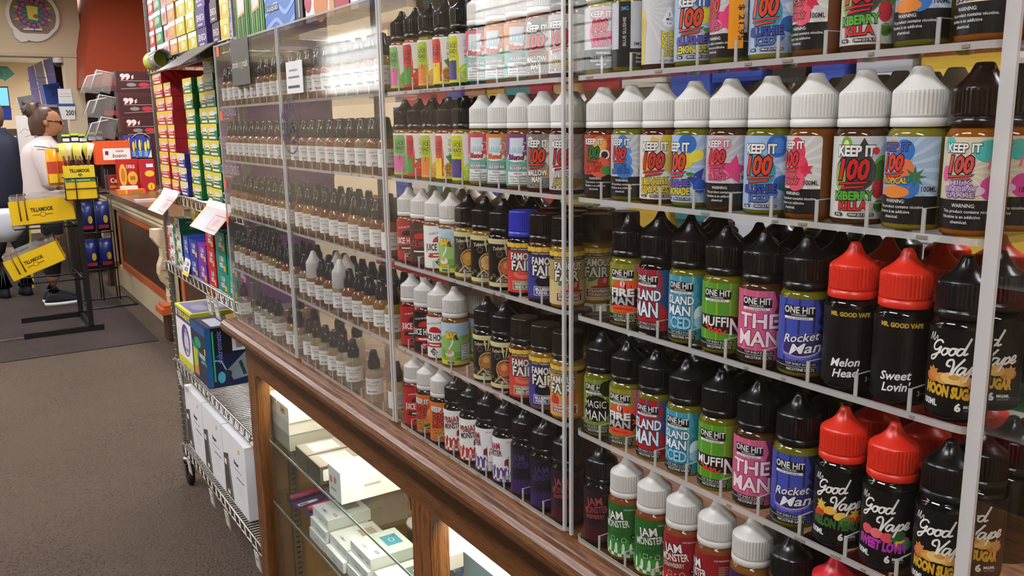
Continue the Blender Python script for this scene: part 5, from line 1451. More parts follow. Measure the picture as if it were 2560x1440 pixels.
# white starter kit boxes, stacked on the lower shelf
def kit_top(c, ring):
    L = Ink().rect(-30, 4, 22, 44, c)
    if ring:
        L.ell(-4, 24, 10, 7, '#e8f0f2').ell(-4, 24, 8, 5, c)
    L.text('GOB', 34, -34, 8, '#7a7876', w=20, bold=0.03).text('VAPMOD', -8, -46, 7, '#9a9894', w=34)
    return L
def kit_front():
    return Ink().text('VAPMOD', 0, 8, 6, '#a8a6a2', w=34).text('GOB', 38, 9, 5, '#8a8884', w=12)
KT = {k: pmesh(('kit', k), kit_top(*v)) for k, v in {'grey': ('#6f6c66', 0), 'blue': ('#5aa8c4', 1), 'slate': ('#7c8288', 1), 'rose': ('#c8a8a0', 0)}.items()}
KF = pmesh('kitf', kit_front())
kit_n = 0
for (y1, y0, n, x, tops) in ((2.035, 1.925, 3, 0.676, 'grey'), (1.918, 1.805, 2, 0.676, 'rose'), (1.80, 1.685, 3, 0.684, 'blue'), (1.68, 1.565, 2, 0.69, 'slate')):
    for k in range(n):
        cbox('kit_box', 'white starter kit box, %s up in the %s stack on the lower glass shelf' % (ORD[k], {'grey': 'far', 'rose': 'second', 'blue': 'third', 'slate': 'near'}[tops]), y1, y0, SB + k * 0.0285, 0.0275, 0.115, '#ebeae6', x=x + (0.012 if k == n - 1 else 0.004 * (k % 2)), front=KF, top=KT[tops] if k == n - 1 else None, group='white starter kit boxes')
# tins with clear lids
M_TINLID = mat('tin_lid', '#d8d5cc', 0.12, metal=0.4)
for k, (y, x) in enumerate(((1.735, 0.90), (1.64, 0.89), (1.545, 0.89))):
    t = thing('tin_case', 'black tin with shiny rounded lid, %s along the lower glass shelf' % ORD[k], 'tin', (x, y, SB), math.radians(-90), 'black tins with shiny lids')
    bevel(MB().box(-0.045, -0.07, 0, 0.045, 0.07, 0.085).build('tin_body', pm('#24221f'), t), 0.012, 3)
    bevel(MB().box(-0.046, -0.071, 0.085, 0.046, 0.071, 0.115).build('tin_lid', M_TINLID, t), 0.014, 4)
    put('tin_print', pmesh('tinp', Ink().rect(-20, 42, 20, 50, '#c8d83a')), t, (0, -0.0705, 0))
cbox('blue_box', 'royal blue open box behind the middle oak post', 1.46, 1.30, SB, 0.12, 0.18, '#2c5aa8', x=0.72, front=pmesh('bbf', Ink().rect(20, 60, 44, 96, '#f0a42a')))
cbox('black_box', 'black box with yellow lettering on the blue box', 1.42, 1.30, SB + 0.1215, 0.04, 0.16, '#2a2723', x=0.80, top=pmesh('bbt', Ink().rect(-40, 10, 36, 22, '#e8d82a').rect(-30, -30, 30, -20, '#e8d82a')))
# right of the middle post
SBX = SB
cbox('teal_box', 'pale turquoise box between the oak post and the grey box', 1.262, 1.20, 0.6268, 0.055, 0.16, '#7fc4c4', x=0.822)
cbox('maroon_box', 'maroon box with an orange price sticker right of the oak post', 1.262, 1.178, 0.6268, 0.045, 0.14, '#7c1a20', x=0.676, front=pmesh('mbf', Ink().rect(-24, 12, 10, 34, '#f0a42a').text('$ 50.00', -7, 19, 8, INK, w=28)), top=pmesh('mbt', Ink().rect(-42, -70, 42, 70, '#8d887e')))
cbox('maroon_box', 'second maroon box under the pale grey box', 1.172, 1.07, 0.6268, 0.045, 0.14, '#7c1a20', x=0.676, top=pmesh('mbt2', Ink().rect(-50, -70, 50, 70, '#8d887e')))
cbox('grey_blue_box', 'plain pale blue grey box against the glass right of the oak post', 1.235, 1.125, 0.6725, 0.075, 0.13, '#a9bcc0', x=0.688)
cbox('kit_box', 'white box at the near end of the upper glass shelf', 1.05, 0.93, 0.6268, 0.06, 0.14, '#e4e2dc', x=0.69)
# ------------------------------------------------------------------ cream service counter with terracotta trim
M_CREAM = mat('counter_cream', '#d2bf9c', 0.5, noise=0.05, nscale=7)
M_ORNG = mat('counter_terracotta', '#c4602c', 0.45, noise=0.06, nscale=9)
M_PANEL = mat('counter_brown_panel', '#4a3022', 0.35, noise=0.18, nscale=14)
M_CTOP = mat('counter_top_brown', '#6b4a28', 0.3, noise=0.1, nscale=12)
SY0, SY1, SX = 5.0, 9.66, 1.25
sc = thing('service_counter', 'cream service counter with brown panels and terracotta frames', 'counter', (0, 0, 0))
MB().box(SX - 0.06, SY0, 0.865, SX + 0.55, SY1, 0.914).build('countertop', M_CTOP, sc)
MB().prism([(SX - 0.05, 0.865), (SX - 0.05, 0.83), (SX - 0.02, 0.81), (SX - 0.03, 0.79), (SX - 0.005, 0.745), (SX + 0.02, 0.74), (SX + 0.02, 0.865)], 'Y', SY0, SY1).build('cornice', M_CREAM, sc)
MB().box(SX + 0.02, SY0, 0.0, SX + 0.5, SY1, 0.87).build('carcass', M_CREAM, sc)
MB().box(SX, SY0, 0.0, SX + 0.02, SY1, 0.205).build('base_board', M_CREAM, sc)
for ya, yb in ((6.58, 8.66), (5.3, 6.14), (9.28, 9.62)):
    MB().box(SX + 0.006, ya + 0.07, 0.27, SX + 0.02, yb - 0.07, 0.70).build('panel', M_PANEL, sc)
    f = MB()
    for a, b, c, d in ((ya, yb, 0.205, 0.27), (ya, yb, 0.70, 0.74), (ya, ya + 0.07, 0.27, 0.70), (yb - 0.07, yb, 0.27, 0.70)):
        f.prism([(SX - 0.004, c), (SX - 0.004, d), (SX + 0.02, d), (SX + 0.02, c)], 'Y', a, b) if False else f.box(SX - 0.004, a, c, SX + 0.02, b, d)
    f.build('panel_frame', M_ORNG, sc)
def corbel(y):
    pr = [(SX, 0.80), (SX - 0.13, 0.80), (SX - 0.135, 0.74), (SX - 0.11, 0.70), (SX - 0.08, 0.66), (SX - 0.08, 0.60), (SX - 0.105, 0.54), (SX - 0.11, 0.48), (SX - 0.09, 0.42), (SX - 0.07, 0.40), (SX - 0.05, 0.36), (SX - 0.06, 0.31), (SX - 0.03, 0.27), (SX, 0.25)]
    c = MB().prism(pr, 'Y', y - 0.06, y + 0.06).build('corbel', M_CREAM, sc)
    for j in range(4):
        MB().box(SX - 0.10 + 0.02 * j, y - 0.075, 0.52 - j * 0.06, SX, y + 0.075, 0.545 - j * 0.06).build('corbel_rib', M_CREAM, c)
    MB().box(SX - 0.05, y - 0.1, 0.0, SX, y + 0.1, 0.80).build('pilaster', M_CREAM, sc)
    MB().box(SX - 0.13, y - 0.11, 0.20, SX, y + 0.11, 0.24).box(SX - 0.11, y - 0.09, 0.24, SX, y + 0.09, 0.262).build('corbel_foot', M_ORNG, sc)
    MB().box(SX - 0.09, y - 0.08, 0.0, SX, y + 0.08, 0.20).build('corbel_base', M_PANEL, sc)
corbel(8.98); corbel(6.36)

# ------------------------------------------------------------------ goods on the service counter, placed where they touch it
CZ = 0.9145
def facing(name, label, cat, x0, x1, yt, yb, depth, col, front=None, zb=CZ, turn=0.0, group=None, y_world=None, rough=0.4, body='carton', drop=False):
    p0 = onZ(x0, yb, zb)
    if y_world:
        p0 = onY(x0, yb, y_world); zb = CZ if drop else p0.z
    p1 = onY(x1, yb, p0.y); w = p1.x - p0.x
    h = onY((x0 + x1) / 2, yt, p0.y).z - zb
    fr = None
    if front:
        fr = front(w * 1000, h * 1000).mesh('print', None, 0.0006, 0.0002)
    t = box_item(name, label, cat, ((p0.x + p1.x) / 2, p0.y, zb), turn, w, depth, h, col, fr, group=group, rough=rough, body=body)
    return t, w, h, p0
def pr_cookie(w, h):
    L = Ink().ell(-w * 0.28, h * 0.5, w * 0.18, h * 0.36, '#f2c648').ell(-w * 0.28, h * 0.5, w * 0.1, h * 0.22, '#d88a2a').ell(w * 0.16, h * 0.4, w * 0.24, h * 0.22, '#f2c648').rect(w * 0.04, h * 0.34, w * 0.28, h * 0.46, '#c87a2a')
    return L.text('2 FOR $2', w * 0.1, h * 0.72, h * 0.1, '#f4ece0', w=w * 0.4, bold=0.04)
def pr_red2(w, h):
    return Ink().ell(w * 0.1, h * 0.55, w * 0.35, h * 0.1, '#f2c840').rect(-w * 0.1, h * 0.75, w * 0.4, h * 0.86, '#e8ecf4').ell(w * 0.15, h * 0.14, w * 0.26, h * 0.12, '#f2d02a').text('2', w * 0.15, h * 0.09, h * 0.1, INK)
def pr_ce(w, h):
    return Ink().text('Cel', w * 0.1, h * 0.5, h * 0.3, '#f0d8a0', w=w * 0.6, bold=0.05).ell(0, h * 0.22, w * 0.3, h * 0.1, '#d89048').rect(-w / 2, 0, -w * 0.32, h, '#5a2418')
def pr_bueno(w, h):
    return Ink().rect(-w / 2, 0, w / 2, h, '#ece6e0').rect(-w / 2, 0, w / 2, h * 0.12, '#d8582c').text('bueno', w * 0.1, h * 0.3, h * 0.28, '#4a2a20', w=w * 0.52, shear=0.2).text('KINDER', w * 0.12, h * 0.72, h * 0.12, '#c8342c', w=w * 0.3, bold=0.04).rect(-w * 0.42, h * 0.5, -w * 0.3, h * 0.8, '#7a2420')
def pr_oval(w, h):
    L = Ink().rect(-w / 2, 0, w / 2, h * 0.35, '#3a78c4').ell(-w * 0.12, h * 0.55, w * 0.14, h * 0.26, '#e8dc3a').ell(w * 0.2, h * 0.66, w * 0.13, h * 0.24, '#e8dc3a').poly([(w * 0.1, 0), (w / 2, 0), (w / 2, h * 0.4)], '#e8e8d0')
    for j in range(3):
        L.rect(-w * 0.3, h * (0.08 + j * 0.08), w * 0.05, h * (0.11 + j * 0.08), '#e8ecf4')
    return L
def pr_bag(c):
    def f(w, h):
        return Ink().rect(-w / 2, h * 0.86, w / 2, h, '#c8d83a').rect(-w * 0.4, h * 0.5, w * 0.4, h * 0.72, '#e4e2de').rect(-w * 0.42, 0, w * 0.42, h * 0.4, c)
    return f
facing('cookie_box', 'red cookie box with yellow sunburst on the service counter', 'box', 299, 352, 398, 468, 0.12, '#c2261e', pr_cookie, y_world=8.75, drop=True)
facing('cookie_box', 'narrow red box with a yellow disc next to the rack post', 'box', 356, 390, 398, 462, 0.1, '#b82030', pr_red2, y_world=8.6, drop=True)
facing('candy_box', 'small red box with cream lettering left of the cookies', 'box', 268, 302, 438, 474, 0.1, '#a8241c', pr_ce, y_world=9.0, drop=True)
t, w, h, p = facing('snack_tray', 'low orange cardboard tray of snacks at the counter edge', 'tray', 296, 366, 474, 503, 0.14, '#e06a22', y_world=8.35, drop=True, front=lambda w, h: Ink().rect(-w * 0.5, 0, -w * 0.2, h, '#e8861e').rect(-w * 0.22, 0, -w * 0.14, h, '#f0c030').text('TAKIS', w * 0.2, h * 0.2, h * 0.4, '#3aa03a', w=w * 0.36, bold=0.05))
MB().box(-0.08, 0.02, h, 0.06, 0.10, h + 0.03).build('snack_bag', pm('#e8e4dc'), t)
facing('flyer_stack', 'pale pink flyers lying along the counter edge', 'paper', 340, 395, 499, 512, 0.1, '#c8b2ac', y_world=7.3, drop=True)
t, w, h, p = facing('chocolate_display', 'orange and white chocolate bar display box on the counter', 'box', 240, 330, 352, 412, 0.12, '#e0551e', None, y_world=9.25)
put('front_print', pr_bueno(w * 760, h * 560).mesh('print', None, 0.0006, 0.0002), t, (w * 0.1, -0.001, h * 0.12))
for k in range(4):
    MB().box(-0.02 + k * 0.045, 0.01, h * 0.6, 0.015 + k * 0.045, 0.03, h * 0.95).build('chocolate_bar', pm(['#5a2018', '#e8e0d8'][k % 2]), t)
st2 = thing('display_shelf', 'dark display stand holding the chocolate box above the counter', 'stand', (p.x + w / 2, p.y + 0.02, CZ))
sz = p.z - CZ - 0.001
MB().box(-0.12, 0, 0, 0.2, 0.12, 0.02).box(-0.12, 0.10, 0.02, 0.2, 0.12, sz).box(0.18, 0.0, 0.02, 0.2, 0.12, sz).box(-0.12, 0, 0.02, -0.1, 0.12, sz).build('stand_body', pm('#241a16'), st2)
for k, (x0, x1) in enumerate(((312, 328), (328, 344), (344, 360), (358, 374))):
    facing('chewing_gum_pack', 'blue hanging pack with yellow ovals, %s from the left' % ORD[k], 'pack', x0, x1 + 6, 338 + (k % 2) * 6, 394, 0.015, '#2f3f98', pr_oval, y_world=9.42 - 0.01 * k, group='blue packs with yellow ovals')
qq = onY(352, 345, 9.43)
pk = thing('pack_hook', 'white wire hoop above the blue packs', 'hook', qq)
MB().tube([(-0.09 + 0.18 * k / 12, 0, 0.05 * math.sin(PI * k / 12)) for k in range(13)], 0.004, 6).build('hoop', pm('#c8c0b4'), pk)
cols = ['#e8955a', '#8a4ab0', '#d8d4cc', '#c87a80', '#e0a83a']
for k, (x0, x1, yt) in enumerate(((157, 178, 336), (179, 201, 333), (199, 222, 335), (221, 244, 330), (242, 260, 328))):
    facing('jerky_bag', 'black snack bag with lime top, %s from the left behind the woman' % ORD[k], 'bag', x0, x1, yt, 372, 0.03, '#1d1b1c', pr_bag(cols[k]), y_world=9.75, group='black snack bags with lime tops', body='bag')
qa, qb = onY(150, 372, 9.75), onY(266, 372, 9.75)
bs = thing('bag_shelf', 'dark low shelf carrying the black snack bags', 'shelf', ((qa.x + qb.x) / 2, 9.75, 0.006))
hw_ = (qb.x - qa.x) / 2 + 0.02
MB().box(-hw_, -0.03, qa.z - 0.046, hw_, 0.2, qa.z - 0.006 - 0.001).box(-hw_, -0.03, 0, -hw_ + 0.03, 0.2, qa.z - 0.046).box(hw_ - 0.03, -0.03, 0, hw_, 0.2, qa.z - 0.046).box(-hw_, 0.17, 0, hw_, 0.2, qa.z - 0.046).build('shelf_body', pm('#3a2c22'), bs)
# cigar tower: maroon price cards, clear bins tipping out to the left
q = onY(303, 330, 9.45)
tw = thing('cigar_display', 'maroon cigar display tower with three 99 cent cards', 'display stand', (q.x, q.y, CZ))
TZ = lambda y: onY(330, y, q.y).z - CZ
M_MAROON = pm('#4a1c1e')
MB().box(0, 0, 0, 0.36, 0.2, TZ(178)).build('tower', M_MAROON, tw)
def pr_99(w, h):
    L = Ink().rect(-w / 2, 0, w / 2, h, '#3f1718').stroke([(-w * 0.4, h * 0.12), (w * 0.46, h * 0.2), (w * 0.46, h * 0.55), (-w * 0.4, h * 0.55)], 3, '#cfc4bc')
    return L.text('99', -w * 0.26, h * 0.62, h * 0.28, '#f0dcd8', w=w * 0.28, bold=0.05, out='#a83a3a').text('\u00a2', -w * 0.05, h * 0.68, h * 0.2, '#f0dcd8', bold=0.03).ell(w * 0.26, h * 0.34, w * 0.16, h * 0.12, '#c02c3c').ell(-w * 0.1, h * 0.34, w * 0.14, h * 0.1, '#8a8480')
for k, zc in enumerate((TZ(228), TZ(288), TZ(342))):
    cd = put('price_card', Ink().mesh('x') if False else pr_99(330, 185).mesh('price_card', None, 0.0008, 0.0003), tw, (0.17 + 0.01 * k, -0.004, zc))
    M_BAG = clear_mat('bag_clear', (0.90, 0.89, 0.88), base=0.12, rough=0.08, haze=0.12)
    for j in range(2):
        bx = MB()
        o = -0.02 - j * 0.09
        bx.add([(o, -0.02, zc + 0.17), (o - 0.15, -0.02, zc + 0.20 - j * 0.06), (o - 0.22, -0.02, zc + 0.02 - j * 0.03), (o - 0.05, -0.02, zc - 0.03), (o, 0.14, zc + 0.17), (o - 0.15, 0.14, zc + 0.20 - j * 0.06), (o - 0.22, 0.14, zc + 0.02 - j * 0.03), (o - 0.05, 0.14, zc - 0.03)],
               [(0, 1, 2, 3), (4, 5, 6, 7), (0, 1, 5, 4), (1, 2, 6, 5), (2, 3, 7, 6)])
        b = bx.build('clear_bin', M_BAG, tw)
        MB().tube([(o, -0.02, zc + 0.17), (o - 0.15, -0.02, zc + 0.20 - j * 0.06), (o - 0.22, -0.02, zc + 0.02 - j * 0.03)], 0.005, 6).build('bin_rim', pm('#d8d4cc', 0.2), b)
    MB().box(-0.12, 0.02, zc + 0.0, 0.02, 0.12, zc + 0.05).build('cigar_pouch', pm(['#5a2a34', '#8a2430', '#3a3034'][k]), tw)

# ------------------------------------------------------------------ black jerky stand with yellow bins
M_BLK = mat('black_metal', '#141313', 0.35)
M_YEL = pm('#e2b912')
js = thing('jerky_stand', 'black tube floor stand holding yellow jerky bins', 'stand', (0.745, 6.97, 0))
def lb(x0, y0, z0, x1, y1, z1): return MB().box(x0 - 0.745, y0 - 6.97, z0, x1 - 0.745, y1 - 6.97, z1)
lb(0.30, 6.95, 0.006, 0.83, 6.985, 0.045).build('floor_bar', M_BLK, js)
lb(0.10, 6.955, 0.006, 0.30, 6.975, 0.02).build('floor_bar_inner', M_STEEL, js)
lb(0.32, 7.56, 0.006, 0.83, 7.595, 0.045).build('floor_bar', M_BLK, js)
lb(0.735, 6.985, 0.006, 0.765, 7.56, 0.04).build('cross_bar', M_BLK, js)
for y in (6.95, 7.56):
    lb(0.727, y, 0.04, 0.763, y + 0.035, 1.12).build('post', M_BLK, js)
wr = MB()
for z in (0.405, 0.80):
    wr = MB().tube([(-0.42, 0.0, z), (0.0, 0.0, z), (0.0, 0.30, z), (-0.42, 0.30, z)], 0.006, 6, closed=True)
    wr.tube([(-0.02, 0.0, z), (-0.02, 0.62, z)], 0.006, 6)
    wr.build('bin_cradle', M_BLK, js)
def pr_till(w, h, big=0.3):
    return Ink().text('TILLAMOOK', 0, h * 0.5, h * 0.16, '#3a2a0a', w=w * big * 1.2, bold=0.04).ell(0, h * 0.36, w * 0.05, h * 0.1, '#6a4e10').ell(0, h * 0.36, w * 0.04, h * 0.08, '#e2b912').rect(-w * 0.16, h * 0.34, -w * 0.05, h * 0.37, '#6a4e10').rect(w * 0.05, h * 0.34, w * 0.16, h * 0.37, '#6a4e10')
def bin_(label, x0, x1, z0, h, y, roll, px):
    t = thing('jerky_bin', label, 'bin', ((x0 + x1) / 2, y, z0), rot=(0.0, math.radians(roll), math.radians(-6)), group='yellow jerky bins')
    w = x1 - x0
    MB().box(-w / 2, 0, 0, w / 2, 0.24, 0.004).box(-w / 2, 0, 0, w / 2, 0.004, h).box(w / 2 - 0.004, 0, 0, w / 2, 0.24, h).box(-w / 2, 0.236, 0, w / 2, 0.24, h).build('bin_shell', M_YEL, t)
    MB().box(-w / 2, 0, 0, -w / 2 + 0.004, 0.24, h).box(-w / 2 + 0.01, 0.004, h, w / 2, 0.236, h + 0.035).build('clear_lid', clear_mat('bin_clear', (0.9, 0.9, 0.88), base=0.1, rough=0.06, haze=0.12), t)
    put('bin_print', pr_till(w * 1000, h * 1000).mesh('print', None, 0.0008, 0.0003), t)
    c = MB()
    for dx in (0.06, 0.10):
        c.tube([(-w / 2 + dx, -0.008, 0.03), (-w / 2 + dx + 0.005, -0.008, h + 0.045), (-w / 2 + dx + 0.005, 0.06, h + 0.045)], 0.005, 6)
    c.build('wire_clip', mat('copper_wire', '#8a5a34', 0.3, metal=0.7), t)
    return t
bin_('upper yellow jerky bin with clear top on the black stand', 0.312, 0.716, 0.842, 0.17, 6.92, -4, 0)
bin_('lower yellow jerky bin tipped toward the floor', 0.265, 0.63, 0.505, 0.15, 6.90, -21, 0)
# stick box in a wire basket, sticks, header card
p0, p1 = onY(168, 500, 6.76), onY(246, 500, 6.76)
bx = thing('stick_box', 'yellow box of meat sticks with green band in a wire basket', 'box', ((p0.x + p1.x) / 2, 6.76, p0.z))
MB().box(-0.095, 0, 0, 0.095, 0.12, 0.235).build('carton', M_YEL, bx)
put('front_print', Ink().rect(-95, 120, 95, 150, '#4a7a3a').rect(-60, 130, 60, 141, '#a8bc8a').rect(-95, 150, 95, 235, '#d8c02a').text('TILLAMOOK', 0, 190, 22, '#3a2a0a', w=130, bold=0.05).ell(0, 172, 14, 12, '#7a6a1a').mesh('print', None, 0.0008, 0.0003), bx)
bk = MB()
for z in (0.0, 0.075, 0.15):
    bk.tube([(-0.105, -0.01, z), (0.105, -0.01, z), (0.105, 0.13, z), (-0.105, 0.13, z)], 0.004, 6, closed=True)
for x in (-0.105, -0.035, 0.105):
    bk.tube([(x, -0.01, 0), (x, -0.01, 0.15)], 0.004, 6)
bk.build('wire_basket', M_BLK, bx)
rnd = random.Random(3)
for k in range(9):
    x = -0.075 + k * 0.019
    a = rnd.uniform(-0.25, 0.3)
    s = thing('meat_stick', 'wrapped meat stick fanned out of the yellow box, %s from the left' % ORD[k], 'meat stick', ((p0.x + p1.x) / 2 + x, 6.80 + 0.02 * (k % 3), p0.z + 0.205), group='wrapped meat sticks', rot=(0, a, 0))
    MB().loft([(0, 0, 0, 0.008, 0.004), (0, 0, 0.10, 0.009, 0.005)], 8).build('stick', pm('#4a1d16'), s)
    MB().loft([(0, 0, 0.07, 0.012, 0.004), (0, 0, 0.14, 0.02, 0.004), (0, 0, 0.19, 0.024, 0.003)], 8).build('wrapper', pm(['#e6dc6a', '#e8e2b0', '#d9cf58'][k % 3], 0.2), s)
for k in range(3):
    q = onY(125 + k * 17, 372, 6.95)
    s = thing('jerky_pouch', 'orange hanging jerky pouch, %s from the left on the stand hooks' % ORD[k], 'pouch', (q.x, 6.95 + 0.03 * k, 1.10), group='orange hanging jerky pouches')
    MB().loft([(0, 0, 0.0, 0.035, 0.004), (0, 0, 0.06, 0.037, 0.014), (0, 0, 0.16, 0.037, 0.016), (0, 0, 0.26, 0.034, 0.003)], 12).build('pouch', pm('#e39a14', 0.25), s)
    put('pouch_print', Ink().rect(-33, 90, 33, 170, '#c2452a').rect(-26, 20, 26, 80, '#e8c23a').mesh('print', None, 0.0165, 0.0002), s)
hk = MB()
for k in range(2):
    a, b = onY(85 + k * 8, 365 + k * 8, 6.95), onY(148, 372 + k * 4, 6.97)
    hk.tube([a - Vector((0.745, 6.97, 0)), b - Vector((0.745, 6.97, 0))], 0.005, 6)
hk.build('peg_hook', M_STEEL, js)
# chip rack behind
cr = thing('chip_rack', 'black wire rack of blue chip bags behind the jerky stand', 'rack', (0.985, 8.08, 0))
w = MB()
for z in (0.30, 0.62, 0.95):
    w.tube([(-0.13, -0.02, z), (0.13, -0.02, z), (0.13, 0.14, z), (-0.13, 0.14, z)], 0.006, 6, closed=True)
for x in (-0.13, 0.0, 0.13):
    w.tube([(x, -0.02, 0.02), (x, -0.02, 1.15)], 0.005, 6); w.tube([(x, 0.14, 0.02), (x, 0.14, 1.15)], 0.005, 6)
w.tube([(-0.15, -0.3, 0.012), (0.22, -0.3, 0.012), (0.22, 0.14, 0.012), (-0.15, 0.14, 0.012)], 0.007, 6, closed=True)
w.build('wire_frame', M_BLK, cr)
for k in range(4):
    s = thing('chip_bag', 'blue chip bag with yellow patch, %s in the black wire rack' % ORD[k], 'chip bag', (0.925 + 0.12 * (k % 2), 8.12, [0.31, 0.63, 0.96][k // 2]), group='blue chip bags')
    MB().loft([(0, 0, 0, 0.055, 0.006), (0, 0, 0.05, 0.06, 0.04), (0, 0, 0.17, 0.06, 0.04), (0, 0, 0.25, 0.055, 0.004)], 12).build('bag', pm('#16225c', 0.3), s)
    put('bag_print', Ink().ell(20, 100, 18, 34, '#b08a20').rect(-40, 20, 40, 50, '#7a1c26').mesh('print', None, 0.041, 0.0002), s)

# ------------------------------------------------------------------ people
M_SKIN = mat('skin_tan', '#a06c4c', 0.5)
M_SHIRT = mat('shirt_offwhite', '#c9bab3', 0.8, noise=0.05, nscale=12)
M_BLACKC = mat('cloth_black', '#15141a', 0.8)
M_NAVY = mat('cloth_navy', '#161c30', 0.75, noise=0.1, nscale=14)
M_HAIR = mat('hair_brown', '#4a2f1c', 0.5, noise=0.5, nscale=60)
def hand(mb, w, d, up, r=1.0, curl=0.35):
    """palm and five bent fingers leaving wrist w along direction d"""
    d = Vector(d).normalized(); up = Vector(up).normalized(); s = d.cross(up).normalized()
    w = Vector(w)
    mb.tube([w, w + d * 0.03, w + d * 0.06, w + d * 0.085], [0.022 * r, 0.03 * r, 0.034 * r, 0.028 * r], 10)
    for k, ln in enumerate((0.062, 0.072, 0.066, 0.05)):
        b = w + d * 0.08 + s * (0.027 - 0.018 * k)
        mb.tube([b, b + d * ln * 0.45 - up * ln * 0.1, b + d * ln * 0.75 - up * ln * curl, b + d * ln * 0.85 - up * ln * (curl + 0.35)], [0.009, 0.0085, 0.008, 0.006], 8)
    b = w + d * 0.03 + s * 0.03
    mb.tube([b, b + d * 0.03 + s * 0.022, b + d * 0.055 + s * 0.026 - up * 0.01], [0.011, 0.0095, 0.007], 8)

pl = onZ(148, 757, 0.006)
wm = thing('person', 'woman in white sweatshirt and dark glasses standing at the counter', 'person', (pl.x, pl.y, 0.006), 0.0)
B = MB()
# body turned to the right (+x); head, neck, trunk, arms, legs
B.loft([(0.005, 0, 0.86, 0.12, 0.155), (0.0, 0, 1.0, 0.115, 0.15), (0.0, 0, 1.15, 0.11, 0.145), (0.0, 0, 1.3, 0.10, 0.165), (0.012, 0, 1.375, 0.07, 0.12), (0.03, 0, 1.41, 0.052, 0.056), (0.05, 0, 1.47, 0.048, 0.05)], 16)
B.loft([(0.075, 0, 1.435, 0.045, 0.045), (0.09, 0, 1.46, 0.072, 0.058), (0.088, 0, 1.50, 0.094, 0.07), (0.075, 0, 1.545, 0.104, 0.076), (0.065, 0, 1.59, 0.106, 0.078), (0.058, 0, 1.63, 0.092, 0.07), (0.052, 0, 1.66, 0.05, 0.04)], 18)
B.loft([(0.165, 0, 1.515, 0.012, 0.014), (0.182, 0, 1.522, 0.016, 0.014), (0.178, 0, 1.54, 0.012, 0.01), (0.166, 0, 1.57, 0.008, 0.008)], 8)            # nose
B.loft([(0.155, 0, 1.482, 0.018, 0.022), (0.166, 0, 1.487, 0.014, 0.020), (0.157, 0, 1.494, 0.018, 0.022)], 8)                                         # lips
for sy in (-1, 1):
    B.loft([(0.055, sy * 0.076, 1.515, 0.012, 0.008), (0.05, sy * 0.082, 1.54, 0.02, 0.01), (0.048, sy * 0.08, 1.565, 0.014, 0.008)], 8)              # ear
    B.tube([(0.0, sy * 0.07, 0.9), (0.01, sy * 0.085, 0.6), (0.0, sy * 0.085, 0.45), (-0.03, sy * 0.085, 0.25), (-0.035, sy * 0.085, 0.08)], [0.085, 0.07, 0.055, 0.052, 0.035], 12)
    B.tube([(0.0, sy * 0.16, 1.34), (0.0, sy * 0.185, 1.2), (0.02, sy * 0.19, 1.06), (0.12, sy * 0.17, 1.0), (0.24, sy * 0.14, 1.02)], [0.05, 0.045, 0.04, 0.034, 0.025], 12)
    hand(B, (0.24, sy * 0.14, 1.02), (1, 0, 0.1), (0, 0, 1))
B.build('body', M_SKIN, wm)
sh = MB()
sh.loft([(0.01, 0, 0.90, 0.175, 0.195), (0.008, 0, 0.94, 0.185, 0.2), (0.008, 0, 1.05, 0.172, 0.19), (0.01, 0, 1.18, 0.175, 0.19), (0.01, 0, 1.28, 0.17, 0.2), (0.012, 0, 1.345, 0.145, 0.185), (0.018, 0, 1.39, 0.10, 0.125), (0.026, 0, 1.42, 0.07, 0.072), (0.03, 0, 1.435, 0.066, 0.066)], 20)
for sy in (-1, 1):
    sh.tube([(-0.005, sy * 0.13, 1.35), (-0.005, sy * 0.175, 1.31), (-0.002, sy * 0.195, 1.2), (0.015, sy * 0.2, 1.06), (0.06, sy * 0.195, 1.025)], [0.075, 0.08, 0.072, 0.066, 0.062], 14)
sh.build('sweatshirt', M_SHIRT, wm)
lg = MB().loft([(0.0, 0, 0.92, 0.13, 0.165), (0.0, 0, 0.84, 0.125, 0.16), (0.0, 0, 0.76, 0.11, 0.15)], 16)
for sy in (-1, 1):
    lg.tube([(0.0, sy * 0.075, 0.84), (0.01, sy * 0.085, 0.62), (0.0, sy * 0.085, 0.45), (-0.03, sy * 0.085, 0.26), (-0.035, sy * 0.085, 0.12)], [0.095, 0.08, 0.062, 0.058, 0.045], 12)
lg.build('leggings', M_BLACKC, wm)
for sy in (-1, 1):
    s = MB().loft([(-0.10, sy * 0.085, 0.05, 0.001, 0.02), (-0.09, sy * 0.085, 0.052, 0.012, 0.035), ], 4) if False else MB()
    s.loft([(0.02, sy * 0.085, 0.028, 0.135, 0.046), (0.018, sy * 0.085, 0.05, 0.128, 0.044), (-0.005, sy * 0.085, 0.075, 0.095, 0.04), (-0.03, sy * 0.085, 0.105, 0.058, 0.038)], 16)
    so = s.build('sneaker', M_BLACKC, wm)
    MB().loft([(0.02, sy * 0.085, 0.0, 0.138, 0.046), (0.02, sy * 0.085, 0.028, 0.140, 0.048)], 16).build('sole', pm('#e8e6e2'), so)
hr = MB()
hr.loft([(-0.01, 0, 1.44, 0.05, 0.06), (0.0, 0, 1.49, 0.07, 0.074), (0.015, 0, 1.55, 0.09, 0.084), (0.03, 0, 1.61, 0.098, 0.084), (0.04, 0, 1.65, 0.085, 0.07), (0.045, 0, 1.675, 0.045, 0.04)], 18)
hr.loft([(-0.01, 0, 1.58, 0.055, 0.05), (-0.04, 0, 1.63, 0.062, 0.056), (-0.045, 0, 1.68, 0.056, 0.05), (-0.035, 0, 1.712, 0.026, 0.026)], 14)
rr = random.Random(5)
